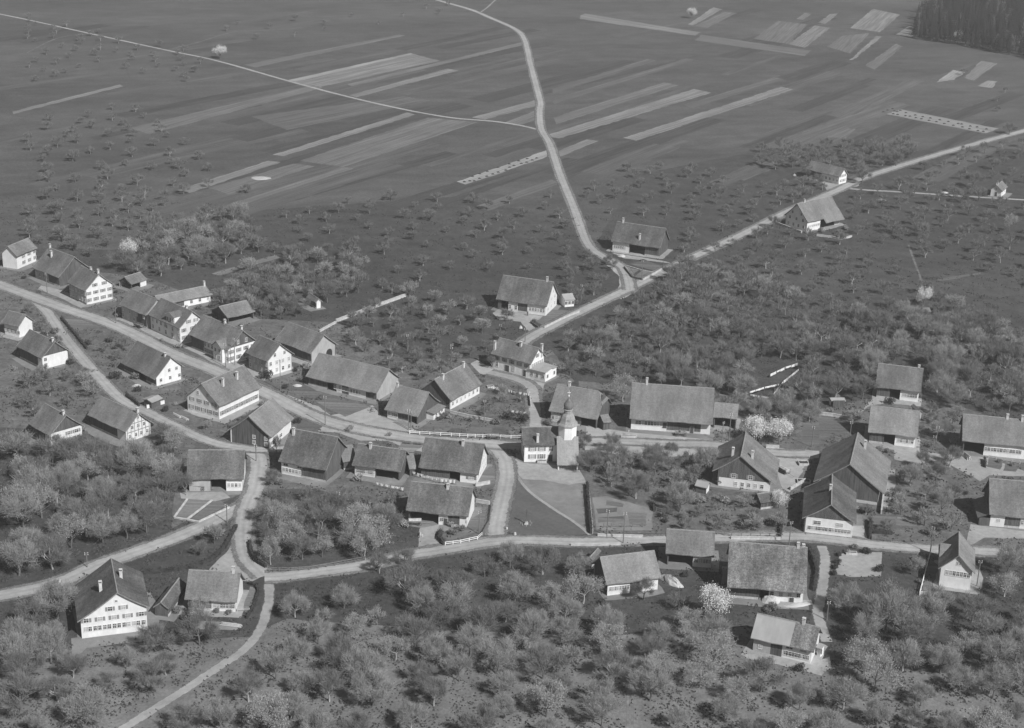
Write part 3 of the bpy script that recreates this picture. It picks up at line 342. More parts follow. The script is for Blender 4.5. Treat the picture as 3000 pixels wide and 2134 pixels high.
 ('field_c',7,[(18.5,780.3),(34.0,809.0),(40.3,806.6),(19.0,768.2)]),
 ('field_c',2,[(-26.2,852.2),(9.5,905.5),(9.2,889.5),(-18.9,847.8)]),
 ('field_b',2,[(-8.3,841.7),(8.9,877.5),(8.1,849.9),(-1.1,836.4)]),
 ('field_d',5,[(200.9,902.0),(210.5,918.2),(261.1,870.0),(249.9,856.2)]),
 ('field_c',2,[(241.0,1204.6),(278.6,1308.0),(294.5,1281.2),(260.7,1190.6)]),
 ('field_c',2,[(216.1,1069.1),(254.7,1173.5),(257.9,1170.3),(218.6,1069.6)]),
 ('field_b',2,[(222.4,1049.3),(262.1,1140.9),(264.2,1130.4),(226.1,1035.9)]),
 ('field_c',3,[(297.3,1061.8),(306.4,1083.1),(315.6,1075.0),(282.9,1010.2),(279.3,1018.4)]),
 ('field_d',3,[(263.9,1015.6),(278.6,1045.7),(284.7,1037.5),(270.7,1010.9),(257.4,999.8)]),
 ('field_d',2,[(280.6,992.5),(292.4,1011.9),(298.1,1010.0),(287.9,986.8)]),
 ('field_a',4,[(169.9,890.9),(241.4,1005.6),(250.0,1001.4),(181.1,881.1)]),
 ('field_b',3,[(158.1,835.2),(171.6,858.2),(180.4,856.3),(170.8,832.4)]),
 ('field_c',2,[(269.8,1180.6),(289.3,1225.3),(295.1,1218.2),(279.8,1172.9)]),
 ('field_b',2,[(209.9,1119.5),(229.1,1168.2),(251.7,1184.7),(221.2,1093.6)]),
 ('field_b',5,[(-196.9,800.2),(-119.7,924.3),(-113.7,917.5),(-184.8,786.8)]),
 ('field_a',5,[(-141.5,835.7),(-66.2,901.4),(-50.5,891.6),(-118.6,807.3)]),
 ('field_b',1,[(-112.6,567.6),(-93.2,593.7),(-90.1,589.9),(-108.8,565.3)]),
 ('field_b',1,[(-106.0,558.7),(-86.5,582.9),(-83.5,579.3),(-102.1,555.4)]),
 ('field_a',6,[(120.8,803.6),(216.9,936.9),(224.9,925.6),(130.3,790.4)]),
 ('field_b',1,[(162.2,592.0),(181.3,602.1),(181.2,599.8),(161.9,589.2)]),
 ('field_a',2,[(-18.1,673.9),(15.4,725.1),(18.4,717.3),(-12.1,667.4)]),
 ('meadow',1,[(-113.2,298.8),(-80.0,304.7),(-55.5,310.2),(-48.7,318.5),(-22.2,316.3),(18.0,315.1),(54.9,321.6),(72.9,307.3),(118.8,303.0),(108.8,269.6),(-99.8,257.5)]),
]
YARDS = [
 ('common','common',1,[(-210.5,567.4),(-163.9,567.2),(-134.1,559.8),(-89.8,519.7),(-58.9,518.3),(-35.0,485.9),(-9.0,488.5),(12.9,499.0),(19.7,471.3),(5.6,451.5),(5.7,424.4),(-4.4,417.1),(0.1,367.0),(-14.2,357.3),(-24.2,372.8),(-51.3,386.7),(-67.8,385.4),(-83.9,360.6),(-91.1,406.7),(-119.4,419.9),(-160.1,419.6)]),
 ('common','common',2,[(21.1,471.5),(66.9,464.4),(75.3,443.7),(110.1,464.7),(129.4,470.2),(155.7,444.0),(132.7,364.6),(42.3,367.7),(20.6,366.0),(19.7,419.2)]),
 ('forecourt','worn',2,[(-181.2,562.2),(-177.8,570.2),(-176.3,575.8),(-186.2,579.4),(-191.2,565.8)]),
 ('forecourt','worn',2,[(-176.9,555.2),(-168.8,547.3),(-162.5,543.0),(-151.6,555.9),(-166.0,568.1)]),
 ('forecourt','worn',2,[(-158.8,535.2),(-153.0,528.5),(-148.3,524.7),(-138.6,534.5),(-149.2,545.0)]),
 ('forecourt','worn',2,[(-135.6,542.5),(-131.1,547.2),(-129.7,551.4),(-137.8,556.8),(-143.7,547.8)]),
 ('forecourt','worn',2,[(-120.5,520.0),(-109.6,528.2),(-103.5,534.8),(-111.3,543.8),(-128.3,529.0)]),
 ('forecourt','yard',3,[(-135.0,514.0),(-127.7,507.7),(-122.9,503.6),(-114.5,513.2),(-126.6,523.7)]),
 ('forecourt','yard',4,[(-123.8,504.6),(-115.2,495.9),(-109.2,490.5),(-99.7,500.4),(-114.3,514.4)]),
 ('forecourt','yard',2,[(-106.5,488.8),(-96.8,479.7),(-90.0,474.1),(-80.7,484.6),(-97.2,499.2)]),
 ('forecourt','yard',2,[(-86.6,471.8),(-80.8,465.9),(-76.5,462.3),(-66.7,472.7),(-76.8,482.2)]),
 ('forecourt','yard',2,[(-79.5,488.6),(-70.9,480.1),(-64.3,475.7),(-55.0,486.6),(-70.2,499.5)]),
 ('forecourt','worn',2,[(-45.2,459.5),(-39.6,456.7),(-35.3,456.5),(-33.3,463.1),(-43.2,466.1)]),
 ('forecourt','worn',3,[(-64.5,458.8),(-50.3,450.9),(-40.5,446.3),(-32.9,460.9),(-56.9,473.4)]),
 ('forecourt','worn',2,[(-38.9,435.1),(-31.9,430.7),(-26.5,429.1),(-19.5,443.5),(-31.8,449.5)]),
 ('forecourt','worn',3,[(-16.9,442.2),(-10.3,451.4),(-7.2,458.3),(-19.5,465.8),(-29.3,449.7)]),
 ('forecourt','worn',2,[(3.6,471.8),(7.4,468.7),(10.3,467.5),(15.3,475.4),(8.6,479.6)]),
 ('forecourt','yard',3,[(-8.9,478.9),(-0.3,473.0),(5.6,469.3),(12.0,479.1),(-2.5,488.6)]),
 ('forecourt','worn',1,[(-8.2,537.0),(3.9,532.4),(12.2,530.2),(17.4,545.5),(-3.0,552.3)]),
 ('forecourt','yard',1,[(35.6,613.7),(48.5,608.1),(57.4,604.9),(63.0,618.8),(41.2,627.6)]),
 ('forecourt','yard',1,[(121.2,648.5),(133.2,657.8),(140.4,664.9),(130.5,676.5),(111.3,660.1)]),
 ('forecourt','worn',5,[(133.4,745.2),(142.0,736.4),(147.9,730.6),(155.2,738.0),(140.7,752.5)]),
 ('forecourt','worn',2,[(223.1,717.6),(226.8,724.1),(229.1,728.5),(221.6,732.6),(215.6,721.7)]),
 ('forecourt','worn',1,[(2.8,406.0),(10.5,406.2),(15.5,407.6),(14.1,418.7),(1.5,417.1)]),
 ('forecourt','worn',3,[(9.8,436.6),(18.8,432.0),(25.4,430.5),(31.3,445.7),(15.7,451.8)]),
 ('forecourt','yard',3,[(58.6,436.0),(63.7,434.9),(67.1,434.6),(68.9,445.4),(60.3,446.8)]),
 ('forecourt','worn',4,[(33.7,430.8),(49.0,428.6),(59.4,428.5),(61.2,448.7),(35.6,451.1)]),
 ('forecourt','worn',3,[(73.7,392.5),(76.1,403.7),(77.5,411.2),(58.5,415.1),(54.7,396.4)]),
 ('forecourt','yard',3,[(111.8,463.6),(120.4,461.0),(126.4,460.1),(130.0,474.9),(115.4,478.4)]),
 ('forecourt','yard',3,[(102.2,428.0),(111.6,425.7),(117.9,424.5),(121.4,439.8),(105.7,443.3)]),
 ('forecourt','yard',3,[(101.2,387.6),(106.1,402.1),(108.2,412.1),(88.3,417.7),(81.4,393.3)]),
 ('forecourt','worn',3,[(89.8,366.8),(93.0,379.2),(93.6,387.7),(78.6,390.5),(74.7,369.6)]),
 ('forecourt','worn',3,[(128.6,423.0),(140.4,420.7),(148.4,419.6),(150.9,434.3),(131.1,437.7)]),
 ('forecourt','worn',3,[(123.8,375.8),(133.4,374.5),(139.8,373.9),(141.8,390.5),(125.9,392.4)]),
 ('forecourt','yard',1,[(113.5,340.9),(116.4,349.5),(117.1,355.6),(106.5,358.2),(102.8,343.5)]),
 ('forecourt','worn',1,[(23.6,331.9),(32.6,333.9),(38.1,336.6),(34.3,348.3),(19.8,343.5)]),
 ('forecourt','worn',1,[(37.3,348.9),(46.2,348.2),(52.1,347.8),(53.0,359.1),(38.1,360.2)]),
 ('forecourt','worn',2,[(51.1,332.7),(63.1,330.9),(71.2,330.8),(72.9,349.0),(52.9,351.0)]),
 ('forecourt','yard',2,[(52.6,309.5),(61.8,305.6),(68.1,303.3),(72.7,314.6),(57.2,320.9)]),
 ('forecourt','worn',1,[(-75.7,310.2),(-78.4,321.7),(-81.9,328.8),(-98.5,323.2),(-92.3,304.7)]),
 ('forecourt','worn',2,[(-73.5,315.4),(-71.5,323.9),(-71.3,329.8),(-77.4,330.8),(-79.6,316.4)]),
 ('forecourt','yard',3,[(-73.4,318.7),(-64.9,318.3),(-59.1,318.2),(-58.7,331.0),(-73.1,331.4)]),
 ('forecourt','worn',2,[(-84.7,380.5),(-74.9,380.5),(-68.5,381.9),(-69.8,396.5),(-85.9,395.1)]),
 ('forecourt','worn',2,[(-63.7,393.2),(-54.7,389.4),(-48.4,387.7),(-42.3,404.4),(-57.6,410.0)]),
 ('forecourt','worn',3,[(-43.8,394.3),(-34.7,391.2),(-28.3,390.3),(-25.2,402.5),(-40.7,406.5)]),
 ('forecourt','worn',4,[(-25.6,394.4),(-14.7,391.3),(-7.2,390.7),(-4.2,406.1),(-22.5,409.7)]),
 ('forecourt','worn',2,[(-27.2,367.1),(-16.2,365.0),(-8.8,364.2),(-6.5,378.8),(-24.9,381.7)]),
 ('forecourt','worn',2,[(-123.8,467.0),(-115.2,457.4),(-108.5,452.0),(-99.6,461.1),(-114.8,476.1)]),
 ('forecourt','yard',2,[(-82.5,428.0),(-75.9,438.8),(-71.9,446.3),(-86.0,454.5),(-96.7,436.2)]),
 ('forecourt','worn',2,[(-64.4,409.0),(-60.3,418.6),(-59.3,425.6),(-75.1,430.5),(-80.3,413.9)]),
 ('forecourt','worn',2,[(-136.9,412.8),(-131.3,407.1),(-127.3,403.5),(-117.9,413.2),(-127.5,422.6)]),
 ('forecourt','worn',2,[(-123.0,421.6),(-114.7,413.2),(-108.0,409.0),(-100.0,418.5),(-115.0,431.1)]),
 ('forecourt','worn',2,[(-158.1,474.1),(-151.6,466.6),(-146.1,463.0),(-137.7,472.0),(-149.7,483.2)]),
 ('forecourt','yard',2,[(-169.8,494.8),(-164.4,491.5),(-160.6,489.9),(-155.9,498.4),(-165.1,503.4)]),
 ('forecourt','worn',1,[(-76.1,537.2),(-73.6,531.7),(-70.6,528.9),(-65.7,532.2),(-71.1,540.4)]),
 ('forecourt','worn',2,[(-95.6,509.7),(-89.5,514.5),(-86.2,518.5),(-95.3,528.3),(-104.7,519.6)]),
 ('green','worn',3,[(1.2,410.7),(4.0,407.9),(13.5,407.4),(19.5,404.6),(21.7,391.8),(21.3,378.8),(21.7,365.8),(17.2,372.6),(12.4,379.2),(5.8,389.8),(1.3,401.4)]),
 ('green','lawn',4,[(1.2,401.0),(5.5,389.7),(12.1,379.2),(20.3,366.0),(13.8,364.0),(4.3,363.0),(2.1,363.6),(-0.2,367.7),(0.3,388.5),(0.6,400.6)]),
 ('yard','yard',5,[(1.4,411.1),(4.0,407.7),(13.5,407.0),(19.5,404.2),(21.2,396.5),(16.4,394.6),(9.2,397.2),(4.1,397.2),(1.4,402.3)]),
 ('square','gravel',4,[(-77.6,459.8),(-68.3,452.4),(-57.2,443.3),(-52.7,436.9),(-41.3,445.8),(-37.9,437.3),(-28.0,429.2),(-24.5,424.9),(-24.4,412.9),(-28.8,415.1),(-34.6,420.0),(-42.4,419.3),(-49.5,424.6),(-55.0,425.0),(-53.8,430.2),(-64.4,440.7)]),
 ('yard','gravel',5,[(22.3,435.4),(30.6,433.3),(34.1,432.2),(57.8,428.7),(64.5,427.9),(59.3,422.8),(55.4,418.5),(43.0,414.8),(29.8,416.3),(21.8,418.3)]),
 ('yard','gravel',4,[(73.6,424.0),(77.4,424.3),(88.8,423.3),(88.0,418.6),(84.7,417.0),(81.7,408.5),(76.0,394.6),(74.5,396.9),(74.6,415.5)]),
 ('yard','yard',4,[(111.2,429.2),(113.6,425.4),(129.1,424.0),(136.9,422.7),(144.9,414.3),(147.5,410.7),(134.2,410.3),(130.5,406.2),(123.2,419.6),(114.4,416.3),(109.6,419.1)]),
 ('yard','yard',4,[(113.7,466.7),(118.1,467.9),(117.2,463.9),(120.7,463.4),(110.5,459.4),(106.1,453.0),(110.5,462.5)]),
 ('yard','gravel',4,[(-13.4,483.6),(-11.1,487.2),(-6.0,478.7),(5.6,471.0),(10.4,468.2),(9.5,453.5),(6.8,453.3),(6.8,470.0),(1.7,473.9),(-4.3,472.2),(-9.9,475.0)]),
 ('yard','yard',2,[(-7.3,533.8),(-5.6,538.1),(11.5,531.8),(6.0,524.6),(8.1,517.0),(6.0,514.3),(2.5,525.5),(-5.4,527.3)]),
 ('yard','gravel',1,[(35.1,594.9),(41.3,592.3),(44.4,578.5),(48.9,575.2),(44.9,563.4),(38.8,554.1),(34.8,556.5),(38.7,568.7),(39.5,581.0),(36.8,590.2)]),
 ('yard','yard',2,[(37.8,611.9),(56.2,603.9),(62.3,599.6),(49.7,603.1),(42.4,604.8)]),
 ('yard','yard',3,[(60.4,334.7),(72.4,335.6),(72.6,333.2),(65.5,331.2)]),
 ('yard','yard',3,[(53.8,310.3),(62.1,309.5),(67.8,307.2),(72.5,310.2),(72.0,305.9),(69.2,302.2),(65.2,304.2),(60.0,306.5),(53.6,308.4)]),
 ('yard','yard',4,[(120.9,378.9),(138.2,375.2),(137.1,371.6),(122.6,371.5),(118.7,367.7),(116.4,366.5),(118.2,370.8)]),
 ('yard','gravel',4,[(89.4,375.8),(92.4,376.0),(91.9,368.9),(90.2,363.2),(87.0,362.9),(87.5,369.2)]),
 ('yard','yard',1,[(83.3,359.9),(94.3,361.4),(91.4,348.7),(84.1,347.5),(79.8,349.1),(81.9,353.8)]),
 ('yard','yard',6,[(142.1,737.9),(149.5,733.1),(159.0,742.6),(159.0,733.2),(145.6,717.7),(141.7,721.7)]),
 ('yard','yard',3,[(-169.4,547.1),(-158.7,541.1),(-147.9,527.0),(-149.3,524.1),(-159.0,534.0),(-169.5,542.8)]),
 ('yard','yard',5,[(-136.0,514.3),(-133.4,515.9),(-124.7,505.9),(-108.8,494.0),(-106.6,489.5),(-119.1,497.8),(-129.1,504.9)]),
 ('yard','yard',3,[(-103.3,487.5),(-89.4,477.9),(-84.4,476.7),(-85.8,468.8),(-94.0,474.7)]),
 ('yard','yard',1,[(-68.1,348.7),(-66.9,357.5),(-63.8,357.7),(-62.1,345.9),(-57.0,338.6),(-59.7,334.7),(-70.8,338.8)]),
 ('yard','yard',3,[(-85.9,381.6),(-75.1,383.0),(-72.4,379.8),(-75.7,377.3),(-84.7,378.2)]),
 ('yard','yard',3,[(-17.0,368.4),(-22.0,365.9),(-21.6,355.6),(-16.4,356.7),(-17.3,362.1)]),
 ('yard','worn',1,[(-71.1,316.3),(-59.7,316.0),(-58.6,312.7),(-68.7,312.6)]),
 ('yard','worn',2,[(-94.4,307.0),(-79.5,310.8),(-78.4,307.0),(-89.8,303.1),(-91.6,297.8)]),
 ('garden_bed','field_c',4,[(-84.4,367.2),(-83.2,377.8),(-76.7,377.7),(-80.8,365.9)]),
 ('garden_bed','field_b',5,[(-80.0,365.7),(-76.3,377.2),(-72.0,375.9),(-77.7,365.0)]),
 ('garden_bed','field_b',2,[(-11.4,426.9),(-10.8,432.0),(-5.1,432.0),(-5.9,426.9)]),
 ('garden_bed','soil',3,[(-5.5,426.9),(-4.7,431.6),(-0.5,431.0),(-0.1,426.9)]),
 ('garden_bed','soil',3,[(-18.0,427.7),(-17.0,430.5),(-12.6,430.0),(-12.8,426.7)]),
 ('garden_bed','field_b',3,[(-25.0,429.8),(-23.5,434.6),(-18.2,433.2),(-19.5,429.4)]),
 ('garden_bed','field_b',3,[(10.7,522.5),(7.7,526.1),(13.5,540.1),(22.9,539.1)]),
 ('garden_bed','field_b',2,[(42.8,593.3),(47.5,590.6),(44.2,583.1)]),
 ('garden_bed','field_b',2,[(48.4,589.1),(52.6,587.2),(48.2,578.9),(45.0,581.7)]),
 ('garden_bed','field_a',3,[(44.5,597.6),(50.2,603.2),(57.1,595.8),(53.7,589.0)]),
 ('garden_bed','field_a',4,[(-69.5,455.3),(-66.9,464.0),(-56.1,452.5),(-57.9,448.3)]),
 ('garden_bed','field_b',5,[(-58.5,447.2),(-54.3,450.6),(-41.6,444.8),(-48.6,436.3),(-53.2,440.8)]),
 ('garden_bed','field_a',5,[(-61.4,426.7),(-63.0,436.0),(-54.0,429.2),(-55.9,426.3)]),
 ('garden_bed','worn',4,[(22.6,387.2),(26.3,388.3),(38.3,381.6),(37.1,369.1),(22.9,368.0)]),
 ('garden_bed','field_a',3,[(95.9,382.2),(102.3,382.7),(100.3,376.6),(94.9,375.5)]),
 ('garden_bed','field_b',4,[(102.4,381.9),(107.8,380.9),(106.2,376.4),(101.0,376.7)]),
 ('garden_bed','field_b',2,[(107.0,355.0),(101.4,340.0),(99.1,339.9),(105.7,358.9)]),
 ('garden_bed','field_b',3,[(-99.6,430.9),(-96.8,437.3),(-93.8,435.0),(-92.7,432.2),(-94.0,426.5)]),
 ('garden_bed','field_b',3,[(-7.0,365.6),(-14.9,358.1),(-15.3,365.0),(-9.4,371.2),(-4.5,379.7),(-5.1,367.9)]),
 ('garden_bed','field_b',5,[(-8.0,398.9),(-5.1,405.0),(-3.0,402.6),(-3.5,393.7),(-7.2,393.3)]),
 ('garden_bed','field_c',5,[(-31.3,415.6),(-30.2,419.7),(-23.7,418.0),(-26.9,412.5),(-30.4,413.1)]),
 ('garden_bed','field_b',2,[(-152.7,512.6),(-149.0,516.2),(-140.9,508.1),(-143.4,501.5),(-144.4,499.0)]),
 ('garden_bed','field_a',3,[(87.3,444.0),(92.1,442.9),(89.4,426.7),(84.6,428.3)]),
 ('garden_bed','field_a',4,[(93.0,448.9),(102.1,446.7),(97.9,437.8),(90.2,431.5)]),
 ('garden_bed','field_b',4,[(-59.4,332.9),(-57.1,331.8),(-56.8,324.1),(-58.0,319.4),(-59.4,322.8)]),
 ('garden_bed','soil',5,[(23.3,380.4),(29.0,381.6),(28.6,379.3),(23.6,377.5)]),
 ('garden_bed','field_a',5,[(23.5,375.3),(30.4,376.9),(30.3,374.3),(23.4,372.3)]),
 ('garden_bed','field_b',6,[(31.3,380.3),(36.4,378.5),(35.6,371.1),(31.5,372.2)]),
 ('garden_bed','field_a',6,[(26.2,386.0),(30.8,384.0),(30.4,382.1),(26.1,382.9)]),
 ('garden_bed','field_a',5,[(137.2,422.7),(141.1,421.1),(138.2,414.4),(135.1,416.1)]),
 ('garden_bed','field_a',6,[(141.7,420.5),(145.0,418.8),(142.4,413.5),(139.1,413.8)]),
]
ROADS = [
 ('track','field_d',1.4,2,[(-33.0,1218.6),(-28.6,1242.0),(-22.8,1285.7),(-16.4,1324.6)]),
 ('track','field_b',1.3,3,[(-225.4,1019.1),(-211.6,1050.2),(-196.0,1094.4),(-173.6,1106.6),(-147.1,1127.5)]),
 ('track','field_b',1.2,3,[(-305.8,993.6),(-301.7,1049.0),(-285.3,1070.2)]),
 ('path','road',2.3,6,[(10.1,827.4),(0.0,836.5),(-14.3,844.1),(-38.4,850.2),(-68.8,870.5),(-101.4,899.1),(-136.8,934.7),(-188.8,990.0),(-225.4,1019.1),(-286.7,1069.9),(-345.9,1119.4),(-391.3,1154.2)]),
 ('path','road',2.2,7,[(148.8,727.8),(160.4,725.3),(174.6,724.0),(204.6,720.0),(231.2,717.2),(244.5,715.9)]),
 ('path','yard',2.2,5,[(-80.0,265.1),(-75.7,272.1),(-71.5,278.8),(-66.3,287.1),(-60.3,297.3),(-56.1,304.8),(-54.0,313.6),(-54.0,325.5),(-55.3,334.4)]),
 ('footpath','field_c',0.5,2,[(32.4,320.0),(30.4,312.1),(28.8,302.6),(27.6,290.2),(26.8,277.0)]),
 ('footpath','field_c',0.5,3,[(30.3,312.1),(27.6,300.7),(26.7,290.2),(25.9,277.0)]),
 ('lane','yard',2.4,4,[(79.5,363.7),(79.3,357.0),(77.7,349.0),(75.9,341.3),(74.3,335.1),(72.8,329.1),(72.7,323.3),(72.8,316.6)]),
 ('footpath','yard',1.0,6,[(1.8,401.1),(5.8,389.8),(12.4,379.2),(17.2,372.6),(21.2,365.4)]),
 ('footpath','field_b',0.9,1,[(161.0,637.3),(158.1,612.6),(156.1,594.4),(154.6,585.6)]),
 ('road','road',4.1,7,[(-2.6,363.0),(-2.4,370.6),(-1.3,385.2),(-0.4,399.4),(-1.5,411.2),(-5.1,419.6)]),
 ('road','road',4.4,6,[(-119.0,322.8),(-112.0,326.2),(-103.9,331.5),(-97.3,340.2),(-89.9,347.6),(-79.1,359.0),(-70.2,371.8),(-66.8,380.6),(-67.4,393.9),(-69.8,407.0),(-77.4,413.4)]),
 ('road','road',4.1,7,[(-67.0,380.5),(-66.8,369.5),(-65.1,357.1),(-62.3,346.6),(-56.8,338.0)]),
 ('road','road',4.1,8,[(-56.8,337.5),(-51.6,338.6),(-35.2,344.5),(-24.8,350.5),(-14.1,355.1),(0.2,360.6),(19.3,361.5),(42.1,364.4),(73.3,368.5),(93.2,365.3),(107.6,364.0),(130.5,363.7),(143.5,363.0)]),
 ('road','road',3.5,7,[(-171.1,535.0),(-161.0,521.6),(-145.2,491.7),(-128.4,463.1),(-116.2,443.9),(-106.0,434.4),(-94.6,423.7),(-84.0,415.0),(-75.9,411.7),(-68.2,410.8),(-62.1,412.2)]),
 ('road','road',5.4,8,[(-192.7,553.2),(-172.6,537.4),(-153.5,522.4),(-132.9,507.4),(-109.9,483.9),(-92.8,469.6),(-73.2,451.5),(-59.0,436.9),(-47.7,429.5),(-35.5,424.7),(-22.5,421.3),(-5.8,420.2),(3.2,418.7)]),
 ('road','road',4.2,9,[(3.2,418.7),(12.1,418.5),(21.2,424.1),(34.1,425.2),(47.0,424.7),(58.6,425.1),(76.1,420.8),(85.0,421.0)]),
 ('lane','yard',3.4,5,[(7.6,432.7),(7.4,444.6),(7.0,455.2),(5.9,465.5),(1.4,471.5),(-7.2,476.6)]),
 ('road','road',4.0,8,[(-0.3,493.5),(4.8,508.1),(13.2,522.5),(24.5,540.3),(41.8,566.1),(49.2,577.7),(62.8,599.0),(92.5,642.8),(116.5,680.4),(147.8,724.4),(165.2,750.2),(199.5,789.2),(233.3,825.4),(273.7,866.5),(315.9,909.9)]),
 ('road','road',3.4,9,[(42.6,564.6),(42.3,584.1),(40.0,596.4),(34.3,606.3),(28.7,623.4),(24.8,672.2),(19.1,738.3),(15.2,795.6),(11.1,829.7),(10.3,871.9),(10.9,895.9),(8.5,947.1),(4.9,1019.2),(1.1,1102.4),(-5.5,1146.1),(-22.3,1188.9),(-40.2,1230.3),(-66.1,1270.6),(-97.9,1322.7)]),
]
TOWER = (15.98, 411.46, 0.05)
CROSS = (5.06, 370.21)
